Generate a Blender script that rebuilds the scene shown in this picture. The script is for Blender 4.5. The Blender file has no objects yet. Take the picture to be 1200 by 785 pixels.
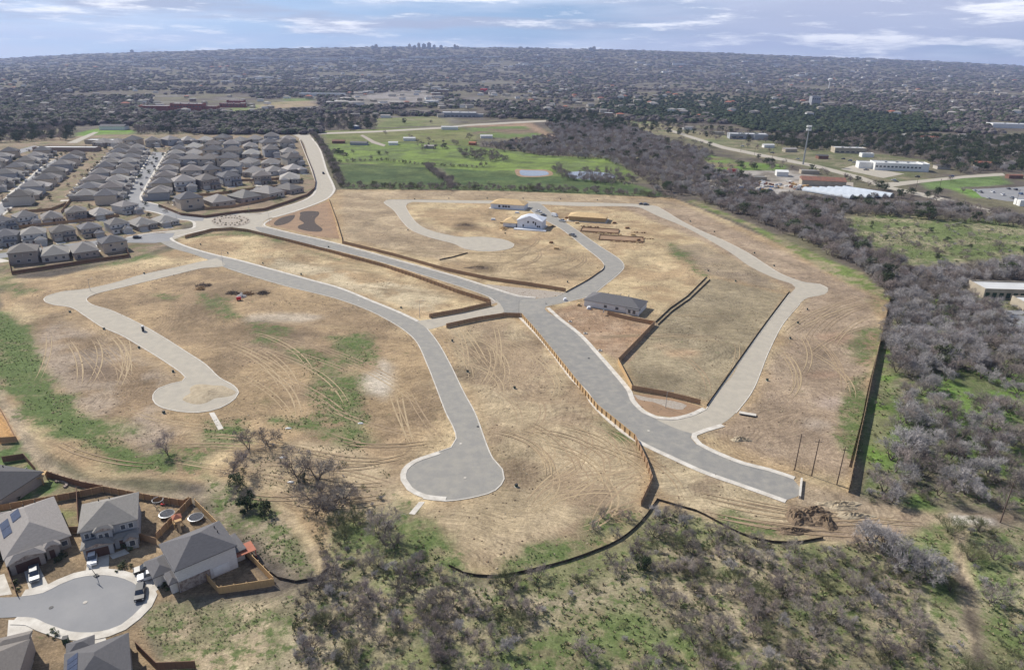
import bpy, bmesh, math, random
import numpy as np
from mathutils import Vector, Matrix
from mathutils.geometry import tessellate_polygon
R = math.radians
random.seed(7)
rng = np.random.default_rng(7)
scene = bpy.context.scene
COL = scene.collection

# ------------------------------------------------------------------ camera
CAM_H = 105.0
PITCH, ROLL, FPX = 21.95, 0.764, 800.0
camd = bpy.data.cameras.new('camera')
camd.sensor_width = 36.0
camd.lens = 36.0 * FPX / 1200.0
camd.clip_start = 1.0
camd.clip_end = 80000.0
cam = bpy.data.objects.new('camera', camd)
COL.objects.link(cam)
CM = Matrix.Rotation(R(90 - PITCH), 4, 'X') @ Matrix.Rotation(R(ROLL), 4, 'Z')
cam.matrix_world = Matrix.Translation((0, 0, CAM_H)) @ CM
scene.camera = cam
CR = np.array(CM.to_3x3())

# ------------------------------------------------------------------ light
SUN_EL, SUN_AZ = 41.0, -51.0          # azimuth from +Y towards +X
world = bpy.data.worlds.new('World')
scene.world = world
world.use_nodes = True
wn, wl = world.node_tree.nodes, world.node_tree.links
wn.clear()
w_out = wn.new('ShaderNodeOutputWorld')
w_bg = wn.new('ShaderNodeBackground')
w_bg.inputs['Strength'].default_value = 0.10
w_sky = wn.new('ShaderNodeTexSky')
w_sky.sky_type = 'NISHITA'
w_sky.sun_disc = False
w_sky.sun_elevation = R(SUN_EL)
w_sky.sun_rotation = R(SUN_AZ)
w_sky.air_density = 1.0
w_sky.dust_density = 0.6
w_sky.ozone_density = 2.0
w_tc = wn.new('ShaderNodeTexCoord')
w_up = wn.new('ShaderNodeVectorMath'); w_up.operation = 'ADD'
w_up.inputs[1].default_value = (0, 0, 0.16)
wl.new(w_tc.outputs['Generated'], w_up.inputs[0])
wl.new(w_up.outputs[0], w_sky.inputs['Vector'])
def cloud_layer(scale, zs, lo, hi, detail, seed, rough=0.55):
    m = wn.new('ShaderNodeMapping')
    m.inputs['Scale'].default_value = (scale, scale, scale * zs)
    m.inputs['Location'].default_value = (seed, seed * 0.7, 0)
    n = wn.new('ShaderNodeTexNoise')
    n.inputs['Scale'].default_value = 1.0
    n.inputs['Detail'].default_value = detail
    n.inputs['Roughness'].default_value = rough
    r = wn.new('ShaderNodeMapRange')
    r.interpolation_type = 'SMOOTHSTEP'
    r.inputs['From Min'].default_value = lo
    r.inputs['From Max'].default_value = hi
    wl.new(w_tc.outputs['Generated'], m.inputs['Vector'])
    wl.new(m.outputs[0], n.inputs['Vector'])
    wl.new(n.outputs['Fac'], r.inputs['Value'])
    return r.outputs['Result']
def w_mix(a, b, fac, amount=1.0):
    mx = wn.new('ShaderNodeMixRGB')
    mu = wn.new('ShaderNodeMath'); mu.operation = 'MULTIPLY'; mu.inputs[1].default_value = amount
    m3 = wn.new('ShaderNodeMath'); m3.operation = 'MULTIPLY'; wl.new(w_low.outputs[0], m3.inputs[1])
    wl.new(fac, mu.inputs[0]); wl.new(mu.outputs[0], m3.inputs[0]); wl.new(m3.outputs[0], mx.inputs['Fac'])
    wl.new(a, mx.inputs['Color1'])
    if isinstance(b, tuple): mx.inputs['Color2'].default_value = b
    else: wl.new(b, mx.inputs['Color2'])
    return mx.outputs['Color']
w_sep = wn.new('ShaderNodeSeparateXYZ'); wl.new(w_tc.outputs['Generated'], w_sep.inputs[0])
w_low = wn.new('ShaderNodeMapRange'); w_low.interpolation_type = 'SMOOTHSTEP'      # the cloud deck lies low over the horizon, overhead is clear
w_low.inputs['From Min'].default_value = 0.10; w_low.inputs['From Max'].default_value = 0.40
w_low.inputs['To Min'].default_value = 1.0; w_low.inputs['To Max'].default_value = 0.12
wl.new(w_sep.outputs['Z'], w_low.inputs['Value'])
c = w_sky.outputs['Color']
c = w_mix(c, (7.4, 8.0, 9.4, 1), cloud_layer(2.2, 9, 0.40, 0.60, 6, 3.1), 0.75)      # broad thin veil
c = w_mix(c, (4.2, 4.7, 6.1, 1), cloud_layer(3.0, 10, 0.48, 0.64, 5, 9.4), 0.85)      # grey cloud bases
w_bank = wn.new('ShaderNodeMapRange'); w_bank.interpolation_type = 'SMOOTHSTEP'        # a grey bank stands to the right
w_bank.inputs['From Min'].default_value = 0.05; w_bank.inputs['From Max'].default_value = 0.32
wl.new(w_sep.outputs['X'], w_bank.inputs['Value'])
w_bk = wn.new('ShaderNodeMath'); w_bk.operation = 'MULTIPLY'
wl.new(w_bank.outputs[0], w_bk.inputs[0]); wl.new(cloud_layer(2.4, 6, 0.36, 0.50, 4, 1.3), w_bk.inputs[1])
c = w_mix(c, (4.6, 5.1, 6.8, 1), w_bk.outputs[0], 0.85)
c = w_mix(c, (10.5, 10.6, 11.0, 1), cloud_layer(6.5, 8, 0.50, 0.66, 8, 5.7, 0.66), 0.9)  # bright puffs
wl.new(c, w_bg.inputs['Color'])
wl.new(w_bg.outputs[0], w_out.inputs['Surface'])

sd = bpy.data.lights.new('sun', 'SUN')
sd.energy = 5.0
sd.angle = R(0.6)
sd.color = (1.0, 0.95, 0.87)
sun = bpy.data.objects.new('sun', sd)
COL.objects.link(sun)
sdir = Vector((math.sin(R(SUN_AZ)) * math.cos(R(SUN_EL)), math.cos(R(SUN_AZ)) * math.cos(R(SUN_EL)), math.sin(R(SUN_EL))))
sun.rotation_euler = (-sdir).to_track_quat('-Z', 'Y').to_euler()

vs = scene.view_settings
vs.view_transform = 'Standard'
vs.look = 'None'
vs.exposure = 0.22
vs.gamma = 1.0
vs.use_curve_mapping = False
scene.cycles.max_bounces = 5
scene.cycles.diffuse_bounces = 2
scene.cycles.glossy_bounces = 2
scene.cycles.transmission_bounces = 2
scene.cycles.volume_bounces = 0
scene.cycles.transparent_max_bounces = 6

# ------------------------------------------------------------------ terrain and picking
AZK = np.array([-0.9, -0.75, -0.56, -0.375, -0.19, 0.0, 0.125, 0.25, 0.375, 0.5, 0.625, 0.8, 1.0])
RIS = np.array([0, 0, 4, 10, 15, 16, 15, 14, 11.5, 9, 5.5, 0, 0])
def terr(x, y):
    x = np.asarray(x, float); y = np.asarray(y, float)
    ys = np.maximum(y, 1.0)
    h = np.interp(x / ys, AZK, RIS) * 11.3
    h = h + np.where(h > 0, 70 + 3 * np.sin(x / ys * 13), 0) * np.minimum(1, h / 40)
    s = np.clip((y - 3300) / 6700, 0, 1); s = s * s * (3 - 2 * s)
    d = np.clip((y - 10200) / 3000, 0, 1)
    return h * s * (1 - d)
def rays(px, py):
    d = np.stack([(px - 600) / FPX, -(py - 392.5) / FPX, -np.ones_like(px)], -1)
    return d @ CR.T
def at(px, py, z=0.0):
    """ground point seen at a place of the survey drawing"""
    d = CR @ np.array([(px - 600) / FPX, -(py - 392.5) / FPX, -1.0])
    t = (CAM_H - z) / -d[2]
    return Vector((d[0] * t, d[1] * t, z))
def at_far(px, py):
    px = np.asarray(px, float); py = np.asarray(py, float)
    d = rays(px, py)
    d = d / d[:, 1:2]
    Y = np.geomspace(40, 10150, 500)
    out = np.full((len(px), 3), np.nan)
    for i0 in range(0, len(px), 4000):
        dd = d[i0:i0 + 4000]
        X = dd[:, 0:1] * Y[None]
        Z = CAM_H + dd[:, 2:3] * Y[None]
        hit = Z <= terr(X, np.broadcast_to(Y[None], X.shape))
        any_ = hit.any(1)
        k = hit.argmax(1)
        yy = Y[k]
        flat = (dd[:, 2] < 0)
        yf = np.where(flat, CAM_H / np.maximum(-dd[:, 2], 1e-6), 1e9)
        yy = np.where(yf < 3300, yf, yy)
        xx = dd[:, 0] * yy
        o = np.stack([xx, yy, terr(xx, yy)], -1)
        o[~any_ & (yf > 3300)] = np.nan
        out[i0:i0 + 4000] = o
    return out
def wpts(pts, z=0.0): return [at(x, y, z) for x, y in pts]
def pxm(y):            # picture scale in px per metre at a row, for sizes
    return FPX * (math.sin(R(PITCH)) + (y - 392.5) / FPX * math.cos(R(PITCH))) / CAM_H

# ------------------------------------------------------------------ materials
def mat(name, col, rough=0.85, col2=None, scale=1.0, detail=5, amt=1.0, bump=0.0, bscale=None, rand=0.0, metal=0.0, coords='Object', lo=0.35, hi=0.65, stretch=None, spec=0.3):
    m = bpy.data.materials.new(name)
    m.use_nodes = True
    n, l = m.node_tree.nodes, m.node_tree.links
    b = n['Principled BSDF']
    b.inputs['Roughness'].default_value = rough
    b.inputs['Metallic'].default_value = metal
    b.inputs['Specular IOR Level'].default_value = spec
    tc = n.new('ShaderNodeTexCoord')
    src = tc.outputs[coords] if coords != 'World' else None
    if coords == 'World':
        g = n.new('ShaderNodeNewGeometry'); src = g.outputs['Position']
    if stretch:
        mp = n.new('ShaderNodeMapping'); mp.inputs['Scale'].default_value = stretch
        l.new(src, mp.inputs['Vector']); src = mp.outputs[0]
    out = None
    c1 = (*col, 1)
    if col2 is None: col2 = tuple(v * 0.78 for v in col)
    nz = n.new('ShaderNodeTexNoise'); nz.inputs['Scale'].default_value = scale
    nz.inputs['Detail'].default_value = detail; nz.inputs['Roughness'].default_value = 0.65
    l.new(src, nz.inputs['Vector'])
    mr = n.new('ShaderNodeMapRange'); mr.inputs['From Min'].default_value = lo; mr.inputs['From Max'].default_value = hi
    mr.inputs['To Max'].default_value = amt
    l.new(nz.outputs['Fac'], mr.inputs['Value'])
    mx = n.new('ShaderNodeMixRGB'); mx.inputs['Color1'].default_value = c1; mx.inputs['Color2'].default_value = (*col2, 1)
    l.new(mr.outputs[0], mx.inputs['Fac']); out = mx.outputs['Color']
    if rand:
        oi = n.new('ShaderNodeObjectInfo')
        hs = n.new('ShaderNodeHueSaturation')
        r2 = n.new('ShaderNodeMapRange'); r2.inputs['To Min'].default_value = 1 - rand; r2.inputs['To Max'].default_value = 1 + rand
        l.new(oi.outputs['Random'], r2.inputs['Value']); l.new(r2.outputs[0], hs.inputs['Value'])
        r3 = n.new('ShaderNodeMapRange'); r3.inputs['To Min'].default_value = 0.5 - rand * 0.06; r3.inputs['To Max'].default_value = 0.5 + rand * 0.06
        mm = n.new('ShaderNodeMath'); mm.operation = 'FRACT'
        m2 = n.new('ShaderNodeMath'); m2.operation = 'MULTIPLY'; m2.inputs[1].default_value = 7.31
        l.new(oi.outputs['Random'], m2.inputs[0]); l.new(m2.outputs[0], mm.inputs[0]); l.new(mm.outputs[0], r3.inputs['Value'])
        l.new(r3.outputs[0], hs.inputs['Hue'])
        l.new(out, hs.inputs['Color']); out = hs.outputs['Color']
    l.new(out, b.inputs['Base Color'])
    if bump:
        nb = n.new('ShaderNodeTexNoise'); nb.inputs['Scale'].default_value = bscale or scale * 3
        nb.inputs['Detail'].default_value = 4
        l.new(src, nb.inputs['Vector'])
        bp = n.new('ShaderNodeBump'); bp.inputs['Strength'].default_value = bump; bp.inputs['Distance'].default_value = 0.3
        l.new(nb.outputs['Fac'], bp.inputs['Height']); l.new(bp.outputs[0], b.inputs['Normal'])
    return m

def ground_material():
    m = bpy.data.materials.new('ground_soil_and_grass')
    m.use_nodes = True
    n, l = m.node_tree.nodes, m.node_tree.links
    b = n['Principled BSDF']; b.inputs['Roughness'].default_value = 0.95; b.inputs['Specular IOR Level'].default_value = 0.1
    g = n.new('ShaderNodeNewGeometry')
    wnz = n.new('ShaderNodeTexNoise'); wnz.inputs['Scale'].default_value = 0.018; wnz.inputs['Detail'].default_value = 2
    l.new(g.outputs['Position'], wnz.inputs['Vector'])
    wsc = n.new('ShaderNodeVectorMath'); wsc.operation = 'SCALE'; wsc.inputs['Scale'].default_value = 75
    l.new(wnz.outputs['Color'], wsc.inputs[0])
    wad = n.new('ShaderNodeVectorMath'); wad.operation = 'ADD'; l.new(g.outputs['Position'], wad.inputs[0]); l.new(wsc.outputs[0], wad.inputs[1])
    at_ = n.new('ShaderNodeAttribute'); at_.attribute_name = 'soil'
    gr = n.new('ShaderNodeAttribute'); gr.attribute_name = 'mark'
    def noise(scale, detail, rough=0.6, stretch=None, rot=0, dist=0):
        v = g.outputs['Position']
        if stretch:
            mp = n.new('ShaderNodeMapping'); mp.inputs['Scale'].default_value = stretch; mp.inputs['Rotation'].default_value = (0, 0, rot)
            l.new(wad.outputs[0], mp.inputs['Vector']); v = mp.outputs[0]
        t = n.new('ShaderNodeTexNoise'); t.inputs['Scale'].default_value = scale; t.inputs['Detail'].default_value = detail
        t.inputs['Roughness'].default_value = rough; t.inputs['Distortion'].default_value = dist
        l.new(v, t.inputs['Vector']); return t.outputs['Fac']
    def rng_(v, a, bb, c0, c1):
        r = n.new('ShaderNodeMapRange'); r.inputs['From Min'].default_value = a; r.inputs['From Max'].default_value = bb
        r.inputs['To Min'].default_value = c0; r.inputs['To Max'].default_value = c1; l.new(v, r.inputs['Value']); return r.outputs[0]
    def mul(a, bb):
        t = n.new('ShaderNodeMath'); t.operation = 'MULTIPLY'; l.new(a, t.inputs[0]); l.new(bb, t.inputs[1]); return t.outputs[0]
    v1 = rng_(noise(0.035, 5, dist=0.8), 0.3, 0.7, 0.70, 1.24)
    v2 = rng_(noise(0.25, 6, 0.7), 0.3, 0.7, 0.76, 1.24)
    v3 = rng_(noise(1.3, 7, 0.85), 0.3, 0.7, 0.60, 1.38)
    v4 = rng_(noise(1.0, 5, 0.7, (0.05, 0.8, 1), 0.35, 1.5), 0.35, 0.65, 0.80, 1.18)     # scraper marks
    v5 = rng_(noise(1.0, 5, 0.7, (0.06, 0.9, 1), -0.75, 2.5), 0.35, 0.65, 0.82, 1.16)
    wv = n.new('ShaderNodeTexWave'); wv.inputs['Scale'].default_value = 0.16; wv.inputs['Distortion'].default_value = 9; wv.inputs['Detail'].default_value = 3; wv.inputs['Detail Scale'].default_value = 0.6
    l.new(wad.outputs[0], wv.inputs['Vector'])
    wm = rng_(noise(0.03, 3), 0.46, 0.58, 0, 1)                                       # tyre tracks come in patches
    t1 = n.new('ShaderNodeMath'); t1.operation = 'MULTIPLY_ADD'; l.new(mul(rng_(wv.outputs['Fac'], 0.1, 0.5, 1, 0), wm), t1.inputs[0]); t1.inputs[1].default_value = -0.15; t1.inputs[2].default_value = 1.02
    v8 = rng_(noise(3.2, 5, 0.9), 0.3, 0.7, 0.62, 1.36)                            # gravelly grain
    hue = n.new('ShaderNodeMixRGB'); hue.blend_type = 'MULTIPLY'; hue.inputs['Color2'].default_value = (0.88, 0.89, 0.93, 1)
    l.new(rng_(noise(0.06, 6, 0.75), 0.45, 0.62, 0, 0.7), hue.inputs['Fac']); l.new(at_.outputs['Color'], hue.inputs['Color1'])
    tot = mul(v8, mul(mul(mul(mul(v1, v2), v3), mul(v4, v5)), t1.outputs[0]))
    mx = n.new('ShaderNodeVectorMath'); mx.operation = 'SCALE'
    l.new(hue.outputs[0], mx.inputs[0]); l.new(tot, mx.inputs['Scale'])
    # tufts of weed and grass: the 'mark' attribute is how much of the soil they cover
    def addm(v, w, k):
        t = n.new('ShaderNodeMath'); t.operation = 'MULTIPLY_ADD'; l.new(w, t.inputs[0]); t.inputs[1].default_value = k; l.new(v, t.inputs[2]); return t.outputs[0]
    wd = rng_(addm(noise(0.28, 10, 0.80), gr.outputs['Fac'], 0.25), 0.625, 0.70, 0.0, 0.9)
    gcol = n.new('ShaderNodeMixRGB'); gcol.inputs['Color1'].default_value = (0.062, 0.095, 0.030, 1); gcol.inputs['Color2'].default_value = (0.135, 0.175, 0.062, 1)
    l.new(rng_(noise(0.9, 5, 0.8), 0.4, 0.6, 0, 1), gcol.inputs['Fac'])
    m2 = n.new('ShaderNodeMixRGB'); l.new(gcol.outputs[0], m2.inputs['Color2'])
    l.new(wd, m2.inputs['Fac']); l.new(mx.outputs[0], m2.inputs['Color1'])
    l.new(m2.outputs[0], b.inputs['Base Color'])
    bp = n.new('ShaderNodeBump'); bp.inputs['Strength'].default_value = 0.55; bp.inputs['Distance'].default_value = 0.5
    l.new(noise(0.8, 6, 0.7), bp.inputs['Height']); l.new(bp.outputs[0], b.inputs['Normal'])
    return m

M = {}
M['asphalt'] = mat('asphalt', (0.255, 0.243, 0.22), 0.9, (0.31, 0.29, 0.25), 0.3, 12, 0.9, 0.15, 3, coords='World', lo=0.4, hi=0.62, stretch=(1, 1, 1))
M['asphalt_new'] = mat('fresh_asphalt', (0.23, 0.222, 0.205), 0.9, (0.31, 0.29, 0.25), 0.3, 12, 0.9, 0.15, 3, coords='World', lo=0.42, hi=0.66)
M['asphalt_dusty'] = mat('dusty_pavement', (0.37, 0.335, 0.275), 0.95, (0.43, 0.385, 0.31), 0.3, 12, 0.9, 0.15, 3, coords='World', lo=0.4, hi=0.62)
M['asphalt_old'] = mat('street_asphalt', (0.225, 0.225, 0.228), 0.9, (0.29, 0.285, 0.28), 0.06, 8, 0.8, 0.1, 3, coords='World', lo=0.42, hi=0.66)
M['concrete'] = mat('concrete', (0.64, 0.60, 0.53), 0.9, (0.44, 0.40, 0.34), 0.35, 6, 0.9, coords='World')
M['gravel'] = mat('gravel', (0.42, 0.37, 0.31), 0.95, (0.30, 0.25, 0.20), 1.2, 6, 1, 0.5, 5, coords='World')
M['mulch'] = mat('dark_mulch', (0.05, 0.038, 0.033), 0.95, (0.10, 0.075, 0.06), 1.5, 6, 1, 0.6, 4, coords='World')
M['red_soil'] = mat('reddish_soil', (0.33, 0.215, 0.13), 0.95, (0.24, 0.16, 0.10), 0.12, 7, 1, 0.5, 2, coords='World')
M['water'] = mat('pond_water', (0.16, 0.19, 0.22), 0.08, (0.22, 0.24, 0.26), 0.1, 3, 1, coords='World', spec=0.8)
M['cedar'] = mat('cedar_boards', (0.40, 0.26, 0.15), 0.85, (0.30, 0.185, 0.11), 1.0, 6, 1, stretch=(6, 6, 0.6))
M['cedar_pale'] = mat('pale_new_boards', (0.55, 0.37, 0.18), 0.85, (0.43, 0.28, 0.14), 1.0, 6, 1, stretch=(6, 6, 0.6))
M['cedar_dark'] = mat('weathered_boards', (0.22, 0.125, 0.075), 0.9, (0.14, 0.085, 0.06), 1.0, 6, 1, stretch=(6, 6, 0.6))
M['post'] = mat('timber_post', (0.50, 0.34, 0.18), 0.85, (0.36, 0.24, 0.13), 3, 4, 1)
M['silt'] = mat('black_silt_fabric', (0.025, 0.022, 0.02), 0.8, (0.09, 0.07, 0.055), 1.0, 4, 1)
M['stake'] = mat('wooden_stake', (0.28, 0.20, 0.12), 0.9, None, 3)
M['pole'] = mat('creosote_pole', (0.085, 0.06, 0.045), 0.9, (0.14, 0.10, 0.08), 2, 4, 1)
M['steel'] = mat('galvanised_steel', (0.42, 0.43, 0.44), 0.45, None, 2, metal=0.6)
M['dark'] = mat('dark_metal', (0.03, 0.03, 0.032), 0.6)
M['white'] = mat('white_paint', (0.78, 0.78, 0.76), 0.6, (0.68, 0.67, 0.64), 0.8)
M['green_box'] = mat('green_enamel', (0.03, 0.07, 0.045), 0.5)
M['glass'] = mat('window_glass', (0.045, 0.055, 0.07), 0.1, (0.09, 0.10, 0.12), 0.7, spec=0.8)
M['frame'] = mat('window_frame', (0.70, 0.69, 0.66), 0.6)
M['bark'] = mat('bark', (0.13, 0.105, 0.09), 0.95, (0.08, 0.065, 0.055), 2, 4, 1, rand=0.25)
M['twig'] = mat('bare_twigs', (0.345, 0.295, 0.26), 0.95, (0.185, 0.155, 0.138), 0.5, 4, 1, rand=0.32)
M['twig_pale'] = mat('pale_bare_twigs', (0.46, 0.43, 0.415), 0.95, (0.31, 0.285, 0.275), 0.5, 4, 1, rand=0.2)
M['twig_far'] = mat('far_bare_crowns', (0.175, 0.152, 0.138), 0.95, (0.10, 0.085, 0.08), 0.5, 4, 1, rand=0.4)
M['twig_green'] = mat('budding_twigs', (0.16, 0.17, 0.085), 0.95, (0.10, 0.11, 0.055), 0.5, 4, 1, rand=0.25)
M['leaf'] = mat('evergreen_leaves', (0.05, 0.072, 0.032), 0.85, (0.085, 0.10, 0.045), 0.8, 4, 1, rand=0.35)
M['leaf_dark'] = mat('cedar_foliage', (0.028, 0.05, 0.02), 0.9, (0.05, 0.065, 0.03), 0.8, 4, 1, rand=0.35)
M['soil_dark'] = mat('dug_soil', (0.23, 0.165, 0.105), 0.95, (0.11, 0.08, 0.055), 0.5, 7, 1, 0.8, 2)
M['soil_pale'] = mat('pale_spoil', (0.46, 0.38, 0.26), 0.95, (0.33, 0.265, 0.18), 0.5, 7, 1, 0.8, 2)
ROOFC = [(0.18, 0.16, 0.145), (0.26, 0.24, 0.22), (0.14, 0.135, 0.138), (0.34, 0.315, 0.285)]
for i, c_ in enumerate(ROOFC):
    M['roof%d' % i] = mat('asphalt_shingle', c_, 0.9, tuple(v * 0.8 for v in c_), 1.2, 7, 0.9, 0.25, 8, rand=0.28, stretch=(1, 1, 4))
WALLC = [(0.50, 0.46, 0.40), (0.68, 0.66, 0.63), (0.38, 0.33, 0.29), (0.56, 0.48, 0.38), (0.38, 0.39, 0.41)]
for i, c_ in enumerate(WALLC):
    M['wall%d' % i] = mat('house_siding', c_, 0.85, tuple(v * 0.75 for v in c_), 1.5, 6, 0.8, stretch=(1, 1, 5), rand=0.12)
M['brick'] = mat('brown_brick', (0.22, 0.135, 0.10), 0.9, (0.36, 0.29, 0.24), 3, 5, 1)
M['stone'] = mat('mixed_stone', (0.40, 0.34, 0.29), 0.9, (0.20, 0.15, 0.13), 1.6, 5, 1, lo=0.42, hi=0.58)
M['garage'] = mat('garage_door_paint', (0.50, 0.48, 0.45), 0.6, None, 1.0, rand=0.2)
M['garage_brown'] = mat('brown_garage_door', (0.10, 0.055, 0.045), 0.6)
M['wrap'] = mat('white_house_wrap', (0.74, 0.76, 0.80), 0.6, (0.64, 0.66, 0.70), 0.8)
M['ply'] = mat('plywood_sheathing', (0.62, 0.45, 0.24), 0.85, (0.50, 0.35, 0.18), 0.9)
M['ply_dark'] = mat('form_boards', (0.30, 0.18, 0.09), 0.85, (0.20, 0.12, 0.07), 0.9)
M['solar'] = mat('solar_cells', (0.02, 0.03, 0.06), 0.12, (0.04, 0.05, 0.09), 1.0, spec=0.8)
M['net'] = mat('trampoline_mat', (0.03, 0.035, 0.05), 0.7)
M['red_brick'] = mat('red_brick', (0.30, 0.09, 0.065), 0.9, (0.22, 0.075, 0.06), 0.2, 4, 1)
M['metal_roof'] = mat('pale_metal_roof', (0.60, 0.60, 0.58), 0.5, (0.50, 0.49, 0.47), 0.1, 5, 1)
M['tan_wall'] = mat('tan_render', (0.46, 0.40, 0.31), 0.9, None, 0.3)
M['poly'] = mat('greenhouse_film', (0.58, 0.62, 0.66), 0.4, (0.46, 0.50, 0.54), 0.3)
M['red'] = mat('red_plastic', (0.62, 0.03, 0.03), 0.6)
M['tile_red'] = mat('red_roof', (0.42, 0.16, 0.10), 0.85, None, 0.5)
M['blue'] = mat('blue_panels', (0.08, 0.16, 0.34), 0.5)
M['rust'] = mat('rusty_sheet', (0.26, 0.12, 0.08), 0.85, (0.16, 0.09, 0.07), 0.4)
PAINT = {'white': (0.72, 0.72, 0.72), 'black': (0.015, 0.015, 0.018), 'grey': (0.16, 0.17, 0.18), 'silver': (0.45, 0.46, 0.47), 'red': (0.28, 0.02, 0.02), 'blue': (0.04, 0.09, 0.22), 'tan': (0.42, 0.36, 0.27)}
for k, v in PAINT.items():
    M['paint_' + k] = mat('car_paint_' + k, v, 0.3, tuple(x * 0.9 for x in v), 1.5, spec=0.6)
M['tyre'] = mat('tyre_rubber', (0.02, 0.02, 0.02), 0.9)
M['lamp'] = mat('head_lamp', (0.75, 0.75, 0.72), 0.2)
M['tail'] = mat('tail_lamp', (0.35, 0.01, 0.01), 0.3)

# ------------------------------------------------------------------ mesh helpers
class MB:
    def __init__(s): s.v, s.f, s.m, s.cur = [], [], [], 0
    def add(s, vs_, fs):
        o = len(s.v); s.v += [tuple(p) for p in vs_]
        s.f += [tuple(i + o for i in f) for f in fs]; s.m += [s.cur] * len(fs); return s
    def box(s, x0, x1, y0, y1, z0, z1, rot=0.0, c=None):
        vv = [(x0, y0, z0), (x1, y0, z0), (x1, y1, z0), (x0, y1, z0), (x0, y0, z1), (x1, y0, z1), (x1, y1, z1), (x0, y1, z1)]
        if rot or c:
            cx, cy = c or (0, 0); a, b = math.cos(rot), math.sin(rot)
            vv = [(cx + x * a - y * b, cy + x * b + y * a, z) for x, y, z in vv]
        return s.add(vv, [(3, 2, 1, 0), (4, 5, 6, 7), (0, 1, 5, 4), (1, 2, 6, 5), (2, 3, 7, 6), (3, 0, 4, 7)])
    def tube(s, p, q, r0, r1, n=6, caps=True):
        p, q = Vector(p), Vector(q); d = (q - p)
        if d.length < 1e-6: return s
        d.normalize(); u = d.orthogonal().normalized(); w = d.cross(u)
        vv = []
        for c_, r in ((p, r0), (q, r1)):
            for k in range(n):
                a = 2 * math.pi * k / n; vv.append(c_ + (u * math.cos(a) + w * math.sin(a)) * r)
        fs = [(k, (k + 1) % n, n + (k + 1) % n, n + k) for k in range(n)]
        if caps: fs += [tuple(range(n))[::-1], tuple(range(n, 2 * n))]
        return s.add(vv, fs)
    def prism(s, poly, y0, y1, axis='y'):
        """poly in (x,z), extruded along y"""
        n = len(poly)
        vv = [(x, y0, z) for x, z in poly] + [(x, y1, z) for x, z in poly]
        return s.add(vv, [(k, (k + 1) % n, n + (k + 1) % n, n + k) for k in range(n)] + [tuple(range(n))[::-1], tuple(range(n, 2 * n))])
    def mesh(s, name):
        me = bpy.data.meshes.new(name); me.from_pydata(s.v, [], s.f); return me
    def build(s, name, mats, parent=None, smooth=False, loc=None):
        me = s.mesh(name)
        for m_ in (mats if isinstance(mats, (list, tuple)) else [mats]): me.materials.append(m_)
        me.polygons.foreach_set('material_index', s.m)
        if smooth: me.polygons.foreach_set('use_smooth', [True] * len(me.polygons))
        me.update()
        o = bpy.data.objects.new(name, me); COL.objects.link(o)
        if parent: o.parent = parent
        if loc: o.location = loc
        return o
def tag(o, label=None, cat=None, group=None, kind=None):
    if label: o['label'] = label
    if cat: o['category'] = cat
    if group: o['group'] = group
    if kind: o['kind'] = kind
    return o
def empty(name, loc=(0, 0, 0), rz=0.0, label=None, cat=None, group=None):
    o = bpy.data.objects.new(name, None); COL.objects.link(o)
    o.empty_display_size = 0.5
    o.location = loc; o.rotation_euler = (0, 0, rz)
    return tag(o, label, cat, group)
CHILD = {}
def snapshot(root):
    """remember a prototype's parts so copying is quick"""
    def rec(o): return (o, [rec(c_) for c_ in o.children])
    CHILD[root.name] = rec(root); return root
def dup(root, loc, rz, label, group=None, scale=None):
    def rec(node, par):
        o = node[0].copy(); COL.objects.link(o)
        if par is not None: o.parent = par
        for ch in node[1]: rec(ch, o)
        return o
    r = rec(CHILD[root.name], None)
    r.location = loc; r.rotation_euler = (0, 0, rz)
    if scale: r.scale = (scale, scale, scale)
    r['label'] = label
    if group: r['group'] = group
    elif 'group' in r: del r['group']
    return r
class Pool:
    """prototype used itself the first time and copied afterwards"""
    def __init__(s, fn): s.fn, s.p, s.used = fn, None, False
    def put(s, loc, rz, label, group=None, scale=None):
        if s.p is None:
            s.p = s.fn(); snapshot(s.p)
            o = s.p; o.location = loc; o.rotation_euler = (0, 0, rz)
            if scale: o.scale = (scale, scale, scale)
            o['label'] = label
            if group: o['group'] = group
            return o
        return dup(s.p, loc, rz, label, group, scale)
ORD = ['first', 'second', 'third', 'fourth', 'fifth', 'sixth', 'seventh', 'eighth', 'ninth', 'tenth', 'eleventh', 'twelfth', 'thirteenth', 'fourteenth', 'fifteenth', 'sixteenth', 'seventeenth', 'eighteenth', 'nineteenth', 'twentieth', 'twenty-first', 'twenty-second', 'twenty-third', 'twenty-fourth', 'twenty-fifth']

def smooth_line(pts, step=2.5, closed=False):
    P = [Vector(p) for p in pts]; n = len(P); out = []
    rng_i = range(n if closed else n - 1)
    for i in rng_i:
        p0 = P[(i - 1) % n] if (closed or i > 0) else P[0] * 2 - P[1]
        p1, p2 = P[i], P[(i + 1) % n]
        p3 = P[(i + 2) % n] if (closed or i + 2 < n) else p2 * 2 - p1
        a = max((p1 - p0).length, 1e-3) ** .5; b = max((p2 - p1).length, 1e-3) ** .5; c_ = max((p3 - p2).length, 1e-3) ** .5
        m1 = (p1 - p0) / a - (p2 - p0) / (a + b) + (p2 - p1) / b
        m2 = (p2 - p1) / b - (p3 - p1) / (b + c_) + (p3 - p2) / c_
        m1 *= b; m2 *= b
        k = max(1, int((p2 - p1).length / step))
        for j in range(k):
            t = j / k; t2, t3 = t * t, t * t * t
            out.append(p1 * (2 * t3 - 3 * t2 + 1) + m1 * (t3 - 2 * t2 + t) + p2 * (-2 * t3 + 3 * t2) + m2 * (t3 - t2))
    if not closed: out.append(P[-1])
    return out
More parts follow.
